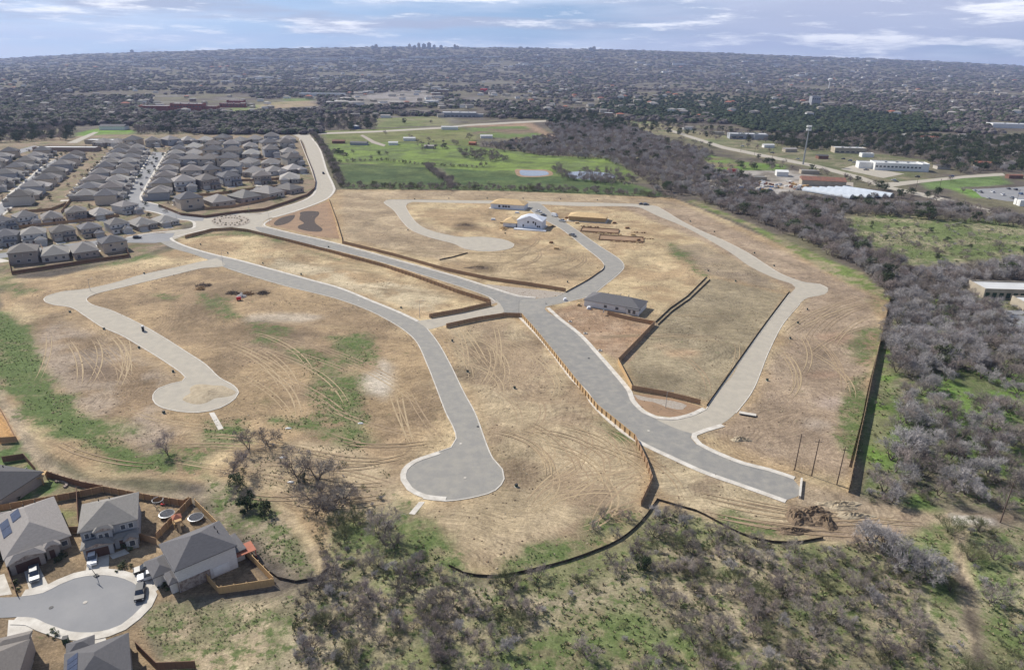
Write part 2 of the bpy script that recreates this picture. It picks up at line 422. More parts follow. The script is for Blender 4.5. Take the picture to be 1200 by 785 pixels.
def offsets(P, closed=False):
    n = len(P); N = []
    for i in range(n):
        a = P[(i - 1) % n] if (closed or i > 0) else P[i]
        b = P[(i + 1) % n] if (closed or i < n - 1) else P[i]
        d = (b - a); d.z = 0
        if d.length < 1e-6: d = Vector((1, 0, 0))
        d.normalize(); N.append(Vector((-d.y, d.x, 0)))
    return N
def strip(mb, P, o0, o1, z0, z1, closed=False):
    """a solid bar that follows P between side offsets o0 and o1"""
    N = offsets(P, closed); n = len(P)
    vv = []
    for p, q in zip(P, N):
        for o_, z in ((o0, z0), (o1, z0), (o1, z1), (o0, z1)):
            vv.append((p.x + q.x * o_, p.y + q.y * o_, z))
    fs = []
    for i in range(n if closed else n - 1):
        a, b = i * 4, ((i + 1) % n) * 4
        for k in range(4): fs.append((a + k, b + k, b + (k + 1) % 4, a + (k + 1) % 4))
    if not closed: fs += [(3, 2, 1, 0), tuple(len(vv) - 4 + k for k in range(4))]
    mb.add(vv, fs)
def sheet(name, pts, m, z, step=3.0, smooth=True, kind='structure', world=False):
    P = pts if world else wpts(pts)
    P = smooth_line(P, step, True) if smooth else P
    P = [Vector((p.x, p.y, 0)) for p in P]
    tris = tessellate_polygon([P])
    me = bpy.data.meshes.new(name)
    fs = []
    for t in tris:
        a, b, c_ = [P[i] for i in t]
        if (b - a).cross(c_ - a).z < 0: t = (t[0], t[2], t[1])
        fs.append(tuple(t))
    me.from_pydata([(p.x, p.y, z) for p in P], [], fs); me.materials.append(m)
    o = bpy.data.objects.new(name, me); COL.objects.link(o)
    if kind: o['kind'] = kind
    return o

# ------------------------------------------------------------------ ground
def vnoise(x, y, s, seed):
    xs, ys = x / s + seed * 17.3, y / s + seed * 5.1
    xi, yi = np.floor(xs), np.floor(ys); fx, fy = xs - xi, ys - yi
    fx = fx * fx * (3 - 2 * fx); fy = fy * fy * (3 - 2 * fy)
    def h(a, b): 
        v = np.sin(a * 127.1 + b * 311.7 + seed * 74.7) * 43758.5453; return v - np.floor(v)
    return (h(xi, yi) * (1 - fx) + h(xi + 1, yi) * fx) * (1 - fy) + (h(xi, yi + 1) * (1 - fx) + h(xi + 1, yi + 1) * fx) * fy
def fbm(x, y, s, seed, n=4):
    t = 0; a = 0.5; tot = 0
    for k in range(n):
        t = t + a * vnoise(x, y, s, seed + k); tot += a; a *= 0.55; s /= 2.1
    return t / tot
def sdist(px, py, poly):
    """positive inside"""
    P = np.array([(p[0], p[1]) for p in poly], float); n = len(P)
    d2 = np.full(px.shape, 1e18); ins = np.zeros(px.shape, bool)
    for i in range(n):
        a, b = P[i], P[(i + 1) % n]; e = b - a; L = e @ e + 1e-9
        wx, wy = px - a[0], py - a[1]
        t = np.clip((wx * e[0] + wy * e[1]) / L, 0, 1)
        d2 = np.minimum(d2, (wx - t * e[0]) ** 2 + (wy - t * e[1]) ** 2)
        c1 = (a[1] > py) != (b[1] > py)
        with np.errstate(divide='ignore', invalid='ignore'):
            xx = (b[0] - a[0]) * (py - a[1]) / (b[1] - a[1] + 1e-12) + a[0]
        ins ^= c1 & (px < xx)
    return np.where(ins, 1, -1) * np.sqrt(d2)

ny, nx = 760, 520
Yr = np.concatenate([[-400, -100, 0, 30], np.geomspace(50, 10400, ny), [11000, 12000]])
T = np.linspace(-1.35, 1.35, nx)
YY, TT = np.meshgrid(Yr, T, indexing='ij')
XX = TT * (np.abs(YY) + 50)
ZZ = terr(XX, YY)
gx, gy = XX.ravel(), YY.ravel()
DIRT, DIRT2, DIRT3 = (0.375, 0.272, 0.16), (0.265, 0.19, 0.118), (0.49, 0.38, 0.225)
FLOOR, FLOOR2 = (0.125, 0.105, 0.085), (0.16, 0.145, 0.09)
GR, GRB, GRD = (0.115, 0.155, 0.05), (0.15, 0.23, 0.045), (0.055, 0.095, 0.035)
col = np.zeros((gx.size, 3)); mark = np.zeros(gx.size)
nA = fbm(gx, gy, 60, 1, 5); nB = fbm(gx, gy, 16, 2, 5); nC = fbm(gx, gy, 5.5, 3, 3)
def mixc(a, b, t): return np.array(a)[None] * (1 - t[:, None]) + np.array(b)[None] * t[:, None]
def sm(v, a, b):
    t = np.clip((v - a) / (b - a), 0, 1); return t * t * (3 - 2 * t)
col[:] = mixc(FLOOR, FLOOR2, sm(nA, 0.4, 0.6))
# far town: pale lots and streets between the trees
far = sm(gy, 900, 1500); spk = sm(fbm(gx, gy, 90, 8, 4), 0.60, 0.70)
col = col * (1 - (far * spk * 0.5)[:, None]) + np.array((0.26, 0.24, 0.22)) * (far * spk * 0.5)[:, None]
def zone(poly, c1, c2=None, scale='B', lo=0.42, hi=0.58, feather=3.0, warp=5.0, amt=1.0, mk=None, wpoly=None):
    global col, mark
    P = [(p.x, p.y) for p in wpts(poly)] if wpoly is None else wpoly
    a = np.array(P); m_ = feather + warp + 2
    sel = np.where((gx > a[:, 0].min() - m_) & (gx < a[:, 0].max() + m_) & (gy > a[:, 1].min() - m_) & (gy < a[:, 1].max() + m_))[0]
    if not len(sel): return
    s = sdist(gx[sel], gy[sel], P) + (nB[sel] - 0.5) * 2 * warp + (nC[sel] - .5) * warp * 0.6
    w = sm(s, -feather, feather) * amt
    nn = {'A': nA, 'B': nB, 'C': nC}[scale][sel]
    cc = mixc(c1, c2 or c1, sm(nn, lo, hi))
    col[sel] = col[sel] * (1 - w[:, None]) + cc * w[:, None]
    if mk is not None: mark[sel] = mark[sel] * (1 - w) + mk * w
# the cleared site
zone([(0, 345), (14, 327), (60, 325), (152, 306), (205, 292), (200, 278), (220, 270), (300, 262), (345, 245), (372, 232), (384, 232), (396, 222), (600, 224), (790, 232), (860, 262), (960, 305), (1043, 347), (1030, 420), (1012, 560), (1000, 590), (1060, 598), (1150, 603), (1100, 625), (975, 640), (870, 630), (815, 602), (765, 592), (735, 630), (665, 658), (577, 678), (530, 668), (480, 640), (440, 628), (380, 660), (330, 650), (300, 600), (260, 570), (180, 560), (110, 560), (50, 530), (0, 480)], DIRT, DIRT3, 'B', 0.42, 0.62, 2, 2, mk=0.08)
zone([(0, 345), (120, 320), (250, 310), (330, 338), (430, 360), (480, 400), (520, 480), (470, 560), (380, 560), (270, 480), (140, 400), (60, 370)], DIRT, DIRT2, 'B', 0.38, 0.6, 8, 10, 0.9, 0.12)
zone([(0, 400), (60, 370), (140, 400), (200, 440), (190, 490), (250, 530), (180, 550), (80, 480)], (0.33, 0.26, 0.19), DIRT2, 'B', 0.4, 0.62, 6, 5, 1, 0.1)
zone([(440, 345), (540, 350), (590, 362), (480, 372)], DIRT3, DIRT, 'B', feather=3, warp=3)
zone([(310, 300), (430, 320), (530, 348), (500, 366), (400, 338), (300, 310)], (0.50, 0.41, 0.27), DIRT, 'B', 0.5, 0.7, 4, 4)
zone([(700, 232), (790, 236), (930, 300), (1030, 350), (1000, 560), (900, 540), (830, 505), (880, 470), (945, 350), (820, 280)], (0.30, 0.225, 0.155), (0.36, 0.275, 0.19), 'B', 0.4, 0.6, 4, 4, 1, 0.1)
zone([(755, 385), (800, 350), (835, 325), (922, 345), (835, 472), (745, 455), (735, 425)], (0.275, 0.225, 0.145), (0.33, 0.27, 0.175), 'B', 0.4, 0.62, 2, 2, 1, 0.15)
zone([(820, 285), (905, 328), (915, 342), (830, 322), (780, 290)], (0.28, 0.22, 0.15), (0.33, 0.26, 0.17), 'B', 0.4, 0.6, 3, 3)
zone([(400, 224), (600, 224), (780, 234), (800, 245), (620, 234), (450, 233), (470, 252), (560, 285), (540, 310), (400, 280)], (0.335, 0.255, 0.165), (0.40, 0.31, 0.20), 'B', 0.4, 0.6, 4, 3, 1, 0.08)
zone([(520, 300), (600, 285), (700, 300), (700, 318), (650, 340), (580, 325)], (0.37, 0.275, 0.165), (0.43, 0.33, 0.20), 'B', feather=4, warp=5)
zone([(645, 365), (690, 352), (770, 378), (735, 425), (700, 410)], (0.32, 0.215, 0.135), (0.39, 0.28, 0.185), 'C', 0.4, 0.65, 1.5, 1.5)
zone([(520, 385), (600, 372), (640, 400), (750, 520), (760, 580), (700, 640), (600, 672), (530, 655), (490, 600), (590, 570), (560, 480)], (0.40, 0.315, 0.20), (0.32, 0.24, 0.155), 'B', 0.48, 0.64, 4, 4, 1, 0.08)
zone([(770, 520), (800, 540), (925, 588), (960, 600), (950, 630), (870, 628), (790, 590), (765, 570)], (0.43, 0.345, 0.22), (0.34, 0.26, 0.17), 'C', 0.5, 0.7, 2, 2, 1, 0.1)
zone([(925, 560), (1000, 580), (1060, 598), (1190, 600), (1190, 612), (1090, 622), (1000, 640), (930, 620)], (0.34, 0.265, 0.18), (0.24, 0.18, 0.125), 'C', 0.45, 0.65, 3, 3, 1, 0)
# red-brown and pale patches on the lots
for (x, y, rx, ry, c_) in [(440, 190 + 260, 22, 14, (0.55, 0.49, 0.40)), (450, 445, 10, 24, (0.52, 0.46, 0.37)), (330, 372, 45, 6, (0.48, 0.41, 0.32)), (800, 413, 14, 3, (0.50, 0.33, 0.20)), (775, 405, 10, 2.5, (0.48, 0.34, 0.22)), (980, 395, 20, 5, (0.40, 0.27, 0.18)), (975, 472, 18, 7, (0.42, 0.33, 0.26)), (955, 497, 14, 5, (0.45, 0.37, 0.29)), (965, 440, 18, 4, (0.38, 0.25, 0.17)), (440, 386 // 2, 1, 1, DIRT), (545, 265, 16, 5, (0.15, 0.105, 0.065)), (564, 315, 17, 5, (0.14, 0.10, 0.06)), (655, 322, 24, 7, (0.26, 0.19, 0.12)), (540, 437, 10, 8, (0.26, 0.20, 0.13)), (110, 440, 25, 10, (0.24, 0.18, 0.13)), (118, 430, 12, 6, (0.20, 0.15, 0.11)), (620, 505, 16, 9, (0.28, 0.21, 0.13)), (570, 410, 10, 22, (0.27, 0.20, 0.13)), (325, 400, 40, 14, (0.31, 0.23, 0.15))]:
    zone([(x + rx * math.cos(a), y + ry * math.sin(a)) for a in np.linspace(0, 6.28, 13)[:-1]], c_, None, feather=4, warp=3, amt=0.75)
# weeds and grass on the site
WG = (0.10, 0.135, 0.05); WG2 = (0.07, 0.11, 0.04)
for poly in [
    [(0, 370), (20, 385), (60, 440), (90, 480), (130, 510), (185, 535), (195, 550), (150, 548), (95, 525), (50, 490), (0, 455)],
    [(0, 335), (25, 332), (60, 338), (10, 352)], [(150, 300), (200, 292), (160, 306), (120, 312)],
    [(390, 395), (420, 392), (445, 410), (440, 430), (400, 425)], [(345, 410), (400, 425), (430, 470), (440, 520), (410, 530), (370, 500), (360, 450)],
    [(310, 487), (360, 485), (365, 503), (330, 508)], [(235, 490), (290, 488), (300, 520), (245, 530)],
    [(235, 345), (265, 350), (290, 372), (260, 378)], [(300, 380), (340, 385), (330, 405), (300, 400)], [(180, 345), (210, 345), (200, 352)],
    [(480, 605), (510, 610), (540, 650), (545, 668), (520, 662), (495, 635)], [(590, 655), (650, 635), (665, 650), (600, 672)],
    [(690, 610), (745, 590), (730, 625), (690, 640)], [(990, 445), (1015, 440), (1010, 540), (985, 530)], [(1005, 390), (1030, 385), (1022, 425), (1005, 425)], [(1020, 345), (1042, 350), (1036, 370), (1015, 362)],
    [(855, 600), (895, 610), (950, 628), (880, 626), (850, 612)], [(785, 285), (815, 305), (835, 325), (820, 325), (790, 300)], [(700, 490), (735, 505), (750, 530), (720, 520)],
    [(210, 278), (300, 268), (345, 290), (420, 310), (400, 306), (300, 276)], [(0, 425), (60, 460), (100, 520), (50, 500)], [(170, 520), (240, 530), (245, 560), (190, 552)]]:
    zone(poly, (0.18, 0.18, 0.09), DIRT2, 'C', 0.45, 0.66, 3, 7, 0.85, 0.66)
for (x, y, rx, ry) in [(120, 505, 50, 12), (60, 465, 22, 16), (20, 395, 18, 14), (345, 495, 25, 7), (520, 640, 14, 18), (415, 455, 18, 22), (268, 505, 18, 10), (310, 470 // 1, 8, 4), (735, 515, 10, 8), (640, 645, 22, 6), (885, 618, 22, 6), (1000, 490, 9, 40), (160, 300, 30, 2.5), (800, 297, 16, 3), (420, 400, 16, 8), (395, 470, 14, 10)]:
    zone([(x + rx * math.cos(a), y + ry * math.sin(a)) for a in np.linspace(0, 6.28, 13)[:-1]], (0.13, 0.16, 0.065), (0.2, 0.19, 0.1), 'C', 0.4, 0.6, 4, 6, 0.65, 0.85)
zone([(0, 365), (22, 385), (60, 430), (95, 480), (140, 515), (195, 545), (150, 548), (90, 528), (45, 490), (0, 450)], (0.115, 0.16, 0.06), (0.22, 0.2, 0.11), 'C', 0.48, 0.66, 3, 5, 0.9, 0.9)
# left track between the two halves
zone([(0, 455), (15, 480), (45, 530), (90, 560), (170, 575), (260, 580), (262, 590), (160, 582), (80, 570), (30, 545), (0, 500)], (0.40, 0.32, 0.22), (0.28, 0.23, 0.16), 'C', 0.5, 0.7, 2, 2)
zone([(240, 560), (330, 580), (370, 640), (385, 672), (350, 682), (310, 655), (240, 600)], (0.22, 0.20, 0.12), (0.33, 0.27, 0.18), 'C', 0.42, 0.6, 3, 4, 1, 0.6)
zone([(330, 590), (350, 605), (370, 640), (382, 665), (372, 676), (358, 640), (335, 610), (320, 590)], (0.52, 0.41, 0.25), (0.42, 0.33, 0.21), 'C', feather=1.2, warp=1.0, mk=0)
zone([(280, 540), (340, 520), (420, 530), (470, 560), (460, 600), (420, 620), (370, 600), (320, 590)], (0.34, 0.26, 0.17), (0.42, 0.33, 0.21), 'C', 0.4, 0.6, 3, 4, 1, 0.15)
# lower woodland floor
zone([(380, 620), (440, 612), (500, 640), (560, 682), (640, 672), (700, 652), (735, 636), (770, 596), (815, 606), (870, 634), (960, 640), (1010, 640), (1090, 625), (1200, 610), (1260, 860), (250, 860), (300, 760), (330, 690), (360, 690), (385, 670)], (0.35, 0.295, 0.195), (0.20, 0.20, 0.10), 'B', 0.40, 0.62, 3, 4, 1, 0.45)
for poly in [[(380, 610), (430, 600), (440, 640), (400, 650)], [(470, 600), (510, 612), (540, 660), (560, 680), (500, 670)], [(700, 700), (820, 740), (900, 790), (600, 790), (640, 740)], [(1080, 640), (1120, 620), (1130, 700), (1100, 790), (1060, 760)], [(1140, 620), (1200, 620), (1200, 760), (1150, 740)], [(840, 660), (960, 700), (1000, 760), (920, 740)], [(560, 700), (640, 720), (600, 760), (540, 730)], [(440, 680), (520, 700), (520, 760), (450, 740)]]:
    zone(poly, (0.15, 0.195, 0.07), (0.24, 0.21, 0.12), 'C', 0.46, 0.62, 4, 7, 0.8, 0.6)
# bottom-left open field
zone([(190, 700), (330, 692), (345, 705), (340, 790), (200, 800), (155, 745), (165, 715)], (0.24, 0.215, 0.125), (0.40, 0.32, 0.21), 'C', 0.42, 0.62, 3, 4, 1, 0.55)
zone([(300, 790), (318, 755), (335, 750), (330, 790)], (0.42, 0.34, 0.23), None, feather=2)
zone([(215, 770), (250, 750), (290, 765), (300, 800), (220, 800)], (0.40, 0.32, 0.21), (0.30, 0.24, 0.15), 'C', feather=2)
# creek and track on the right
zone([(1122, 618), (1135, 622), (1132, 660), (1145, 700), (1150, 760), (1165, 800), (1145, 800), (1132, 740), (1122, 690), (1118, 650)], (0.40, 0.32, 0.21), (0.13, 0.105, 0.08), 'C', 0.45, 0.6, 1.5, 2.0, 1, 0)
zone([(1082, 690), (1090, 700), (1092, 725), (1108, 742), (1104, 745), (1087, 728), (1085, 705)], (0.50, 0.42, 0.29), None, feather=0.8, warp=0.6)
zone([(1112, 602), (1165, 606), (1170, 615), (1120, 614)], (0.60, 0.55, 0.47), (0.45, 0.40, 0.34), 'C', feather=1, warp=1)
# right woodland floor
zone([(1043, 350), (1080, 340), (1210, 350), (1230, 600), (1160, 604), (1010, 585), (1020, 480), (1040, 400)], (0.21, 0.185, 0.12), (0.14, 0.20, 0.06), 'B', 0.44, 0.58, 3, 4, 1, 0.5)
zone([(1035, 400), (1050, 395), (1045, 480), (1030, 570), (1012, 580), (1022, 480)], (0.14, 0.215, 0.05), (0.2, 0.2, 0.1), 'C', feather=2, warp=2, mk=0.3)
zone([(1070, 440), (1150, 430), (1210, 440), (1210, 520), (1100, 500)], (0.14, 0.23, 0.05), (0.15, 0.16, 0.08), 'B', 0.5, 0.62, 4, 5, 0.9)
zone([(1010, 320), (1040, 345), (1043, 352), (990, 330), (870, 262), (805, 236), (812, 234), (880, 262), (960, 300)], (0.15, 0.19, 0.06), (0.28, 0.24, 0.14), 'C', feather=2, warp=2)
# open meadow on the right
zone([(975, 256), (1040, 250), (1130, 252), (1210, 264), (1210, 302), (1140, 305), (1090, 312), (1050, 312), (1020, 290), (985, 270)], (0.17, 0.20, 0.08), (0.34, 0.29, 0.19), 'B', 0.42, 0.58, 6, 8, 1, 0.6)
# green fields
zone([(396, 192), (505, 195), (530, 216), (560, 223), (405, 221)], (0.07, 0.10, 0.042), (0.105, 0.135, 0.052), 'B', feather=3, warp=3, mk=0.3)
zone([(515, 195), (600, 203), (690, 207), (740, 215), (790, 231), (560, 223), (535, 215)], (0.07, 0.105, 0.042), (0.10, 0.135, 0.05), 'B', feather=3, warp=3, mk=0.3)
zone([(384, 170), (470, 166), (560, 172), (640, 182), (715, 186), (745, 205), (738, 212), (640, 206), (515, 197), (396, 191), (388, 182)], (0.175, 0.235, 0.06), (0.13, 0.165, 0.06), 'B', 0.42, 0.62, 4, 8, 1, 0.1)
zone([(376, 154), (470, 150), (545, 150), (560, 160), (560, 172), (470, 166), (384, 170)], (0.15, 0.175, 0.055), (0.19, 0.19, 0.08), 'A', feather=6, warp=6)
zone([(440, 139), (515, 136), (530, 147), (440, 150)], (0.17, 0.19, 0.075), (0.22, 0.21, 0.11), 'A', feather=8, warp=4)
zone([(545, 147), (620, 144), (655, 165), (640, 166), (560, 160)], (0.14, 0.19, 0.06), (0.20, 0.15, 0.10), 'A', feather=8, warp=4)
zone([(545, 146), (622, 143), (660, 166), (650, 166), (615, 148), (545, 149)], (0.30, 0.21, 0.14), None, feather=5, warp=3)
zone([(92, 156), (112, 151), (158, 153), (155, 162), (100, 166), (88, 162)], (0.15, 0.26, 0.045), (0.17, 0.22, 0.07), 'A', feather=6, warp=4)
zone([(310, 121), (365, 117), (370, 124), (300, 129), (280, 128)], (0.34, 0.26, 0.17), (0.28, 0.24, 0.13), 'A', feather=15, warp=10)
zone([(270, 126), (305, 123), (300, 131), (270, 134)], (0.20, 0.23, 0.09), None, feather=10, warp=6)
zone([(330, 116), (368, 115), (366, 118), (335, 119)], (0.15, 0.19, 0.07), None, feather=10, warp=6)
zone([(1072, 211), (1170, 205), (1185, 216), (1090, 222)], (0.14, 0.20, 0.07), (0.24, 0.22, 0.11), 'A', 0.52, 0.66, 5, 4)
zone([(1110, 220), (1200, 226), (1200, 232), (1140, 232)], (0.15, 0.24, 0.06), None, feather=4, warp=3)
zone([(825, 180), (870, 190), (920, 192), (920, 200), (860, 200), (820, 195)], (0.14, 0.22, 0.05), (0.20, 0.17, 0.10), 'A', feather=6, warp=5)
zone([(835, 200), (930, 200), (990, 215), (985, 228), (900, 228), (822, 222)], (0.36, 0.33, 0.29), (0.24, 0.21, 0.17), 'B', feather=5, warp=5)
zone([(840, 155), (990, 175), (1100, 190), (1060, 215), (960, 200), (850, 178)], (0.25, 0.21, 0.14), (0.15, 0.15, 0.08), 'B', 0.42, 0.6, 8, 8, 1, 0.5)
zone([(650, 133), (760, 142), (850, 160), (850, 172), (740, 152), (650, 140)], (0.25, 0.22, 0.13), (0.17, 0.19, 0.09), 'A', 0.45, 0.6, 15, 12)
zone([(400, 108), (500, 104), (520, 124), (420, 128)], (0.36, 0.33, 0.31), (0.2, 0.18, 0.16), 'A', 0.45, 0.6, 30, 30, 0.7)
# left subdivision yards
zone([(0, 165), (120, 158), (350, 155), (372, 200), (372, 228), (340, 243), (300, 252), (215, 262), (208, 285), (152, 303), (14, 323), (-60, 335), (-200, 260), (-120, 180)], (0.27, 0.205, 0.14), (0.20, 0.185, 0.10), 'C', 0.5, 0.66, 3, 2, 1, 0.15)
zone([(-60, 325), (14, 321), (12, 333), (-60, 345)], (0.2, 0.2, 0.09), (0.32, 0.26, 0.15), 'C', feather=2, warp=2)
# bottom-left yards
zone([(-60, 600), (0, 602), (85, 586), (122, 578), (180, 588), (222, 590), (275, 640), (322, 688), (255, 697), (190, 704), (160, 722), (200, 800), (-60, 860)], (0.30, 0.22, 0.135), (0.235, 0.175, 0.11), 'C', 0.42, 0.66, 0.8, 0.6, 1, 0.1)
zone([(-60, 530), (0, 520), (20, 518), (45, 556), (98, 572), (100, 580), (0, 602), (-60, 610)], (0.26, 0.22, 0.13), (0.12, 0.17, 0.06), 'C', 0.45, 0.6, 0.8, 1, 1, 0.2)
zone([(-30, 482), (0, 482), (20, 516), (0, 520), (-30, 524)], (0.45, 0.27, 0.12), None, feather=0.6, warp=0.5)
zone([(52, 605), (66, 596), (92, 600), (93, 617), (70, 622), (56, 612)], (0.29, 0.24, 0.14), (0.2, 0.2, 0.09), 'C', feather=1, warp=1)

gm = bpy.data.meshes.new('ground')
nyy, nxx = YY.shape
vv = np.stack([XX, YY, ZZ], -1).reshape(-1, 3)
idx = np.arange(nyy * nxx).reshape(nyy, nxx)
q = np.stack([idx[:-1, :-1], idx[:-1, 1:], idx[1:, 1:], idx[1:, :-1]], -1).reshape(-1, 4)
gm.vertices.add(len(vv)); gm.vertices.foreach_set('co', vv.ravel())
gm.loops.add(q.size); gm.loops.foreach_set('vertex_index', q.ravel())
gm.polygons.add(len(q)); gm.polygons.foreach_set('loop_start', np.arange(len(q)) * 4)
gm.polygons.foreach_set('use_smooth', np.ones(len(q), bool))
gm.update()
ca = gm.attributes.new('soil', 'FLOAT_COLOR', 'POINT')
ca.data.foreach_set('color', np.concatenate([col, np.ones((len(col), 1))], 1).ravel().astype(np.float32))
ma = gm.attributes.new('mark', 'FLOAT', 'POINT'); ma.data.foreach_set('value', mark.astype(np.float32))
gm.materials.append(ground_material())
ground = bpy.data.objects.new('ground', gm); COL.objects.link(ground); ground['kind'] = 'structure'

# ------------------------------------------------------------------ haze
HZ = (0.50, 0.62, 0.98)
hb = MB(); hb.box(-15500, 15500, -600, 12600, -2.0, 420)
hm = bpy.data.materials.new('haze_air'); hm.use_nodes = True
hm.node_tree.nodes.clear()
ho = hm.node_tree.nodes.new('ShaderNodeOutputMaterial'); hv = hm.node_tree.nodes.new('ShaderNodeVolumePrincipled')
hv.inputs['Color'].default_value = (*HZ, 1); hv.inputs['Density'].default_value = 6.2e-5; hv.inputs['Anisotropy'].default_value = 0.1
hm.node_tree.links.new(hv.outputs[0], ho.inputs['Volume'])
haze = hb.build('haze', hm); haze['kind'] = 'stuff'

# ------------------------------------------------------------------ roads
rz = [0.03]
def road(pts, m, name='road', smooth=False, step=4):
    rz[0] += 0.004
    return sheet(name, pts, m, rz[0], step, smooth)
# collector
COL_UP = [(306, 251), (330, 245), (348, 247)]
ring_out = [(229, 262), (232, 257), (250, 254), (275, 251), (306, 251), (334, 243), (348, 247), (316, 256), (306, 262), (308, 265), (320, 269), (312, 273), (288, 268), (272, 266.5), (248, 267.5), (228, 271), (224, 268)]
road([(205, 256), (232, 254), (250, 254), (275, 251), (306, 251), (334, 243), (349, 247), (316, 256), (307, 262), (308, 265.5), (322, 269), (316, 275), (288, 268.5), (272, 267), (248, 268), (228, 272), (200, 282), (190, 284), (180, 280), (200, 271), (226, 268), (229, 263), (226, 259)], M['asphalt_dusty'], smooth=True, step=3)
road([(306, 251), (334, 243), (356.5, 235.5), (368, 228.5), (372, 217), (369, 206), (362, 188), (352, 163), (340, 157), (330, 152), (352, 152), (366, 162), (375, 174), (384.6, 202), (392, 218), (393, 223), (384.6, 233), (369, 240), (348, 247.5), (320, 255.5), (308, 256)], M['asphalt_dusty'], smooth=True, step=5)
road([(300, 266), (316, 268), (340, 274), (372, 281), (400, 288), (467, 306.5), (533, 325), (580, 340), (607, 348), (627, 350), (640, 353), (638, 362), (653, 373), (677, 392), (700, 417), (720, 440), (735, 459), (738.4, 469), (753, 484), (768, 490.5), (785, 492), (812, 496), (815, 505.5), (809, 512), (815, 520), (841, 533), (870.6, 544.7), (900, 552), (930, 562), (940, 574), (922, 585.7), (870.6, 567.3), (828, 552.4), (789.6, 535.3), (742.7, 511.9), (700, 475.6), (690, 460), (673, 443), (650, 413), (630, 390), (612, 372), (592, 367), (583, 355), (573, 348), (543, 337), (500, 323.5), (450, 308), (400, 295), (340, 281.5), (308, 273)], M['asphalt_new'], smooth=True, step=3)
road([(580, 350), (590, 366), (575, 370), (523, 381), (500, 386), (488, 377), (505, 374), (540, 367), (572, 361), (583, 357)], M['asphalt_dusty'], smooth=True, step=3)
# right branch
road([(768, 490.5), (785, 493), (810, 488), (828, 480), (834, 470), (843, 458), (865, 427), (895, 385), (927, 343), (932, 337), (928, 333), (910, 327), (880, 313), (857, 297), (830, 281), (810, 270), (795, 263), (770, 253), (747, 243), (733, 242), (677, 241.7), (640, 240), (613, 239), (567, 238.6), (500, 237.4), (482, 237), (476, 240), (478, 248), (490, 263), (503, 270), (527, 276), (540, 278), (567, 278), (590, 281), (602, 286), (600, 290), (587, 293.5), (567, 294.5), (547, 292), (533, 286), (503, 278), (483, 270), (472, 260), (462, 247), (450, 237.5), (455, 234.5), (470, 234), (540, 235), (613, 236), (700, 238), (747, 239.6), (767, 241.5), (775, 245), (800, 260), (820, 270), (850, 283), (877, 297), (897, 310), (917, 322), (943, 331), (960, 333), (970, 338), (966, 345), (947, 349), (937, 356), (917, 380), (900, 413), (881, 458.5), (862, 484), (845, 497), (826, 503), (812, 508)], M['asphalt_dusty'], smooth=True, step=3)
# street with the half-built houses
road([(613, 239), (617, 241.5), (630, 253), (657, 268), (683, 288), (707, 308), (708, 313), (697, 323), (673, 338), (653, 347), (630, 350), (612, 352), (612, 368), (636, 366), (640, 359), (667, 353), (690, 347), (710, 333), (728, 318), (731, 312), (727, 305), (700, 287), (673, 268), (650, 253), (636, 241), (630, 238)], M['asphalt'], smooth=True, step=3)
# lower street with the dark cul-de-sac
road([(178, 279), (198, 277), (201, 282), (216, 289), (246, 298), (280, 306), (320, 317), (360, 328), (396, 338), (433, 353), (467, 367), (490, 378), (500, 385), (513, 402), (527, 427), (543, 460), (556, 484), (577, 537.5), (588, 550), (590, 561), (580, 574), (560, 581), (522, 586.6), (496, 583.6), (477, 574), (469.5, 563), (471, 550), (483.6, 539.6), (513.5, 529), (528, 524), (534, 514), (531, 502), (522, 484), (511, 455), (500, 427), (487, 400), (473, 387), (450, 373), (427, 362), (393, 350), (333, 335), (267, 315), (245, 305), (226, 298), (202, 291), (188, 284)], M['asphalt'], smooth=True, step=2.5)
# left street with the pale cul-de-sac
road([(252, 303), (240, 306), (200, 315), (167, 322), (133, 332), (100, 339), (73, 342), (54, 348), (53, 353), (63, 357), (83, 360), (100, 370), (120, 383), (143, 393), (167, 407), (193, 423), (213, 437), (218, 442), (214, 447), (200, 450), (187, 455), (180, 463), (183, 473), (200, 480), (233, 483), (257, 478), (275, 467), (279, 460), (273, 452), (257, 443), (240, 427), (217, 412), (187, 393), (160, 378), (127, 363), (107, 357), (101, 350), (110, 345), (150, 335), (200, 323), (233, 315), (262, 312)], M['asphalt_dusty'], smooth=True, step=2.5)
# streets of the finished houses on the left
road([(193, 179), (182, 198), (169, 220), (163.5, 231), (166, 236), (176, 238.5), (186, 241), (210, 251), (240, 254), (238, 259), (226, 259), (208, 256.5), (186, 249.5), (165, 245), (150, 240), (146, 235), (161, 209), (177.5, 181.5), (179, 178)], M['asphalt_old'])
road([(78, 187), (67, 195), (50, 207), (35, 221), (14, 241), (3, 251), (-40, 285), (-70, 282), (0, 240), (17, 224), (34, 210), (50, 196), (62, 189), (66, 186)], M['asphalt_old'])
road([(205, 273), (175, 274), (149, 279), (100, 283.5), (50, 290), (0, 297), (-80, 308), (-80, 314), (0, 303), (50, 295.5), (100, 289), (140, 284.5), (182, 285), (200, 282)], M['asphalt_old'])
road([(-30, 193), (0, 184), (20, 176), (40, 171), (50, 172), (24, 180), (0, 190), (-30, 200)], M['asphalt_old'])
# cul-de-sac bottom left
CUL = [(-80, 703), (0, 700), (25, 699), (50, 695), (70, 685), (87, 678), (113, 674), (137, 676), (155, 682.5), (168, 692), (172, 700), (167, 710), (155, 722), (142, 732), (128, 737.5), (108, 741), (83, 740), (67, 735), (53, 730), (40, 724), (20, 723), (0, 724), (-80, 728)]
road(CUL, M['asphalt_old'], smooth=True, step=2)
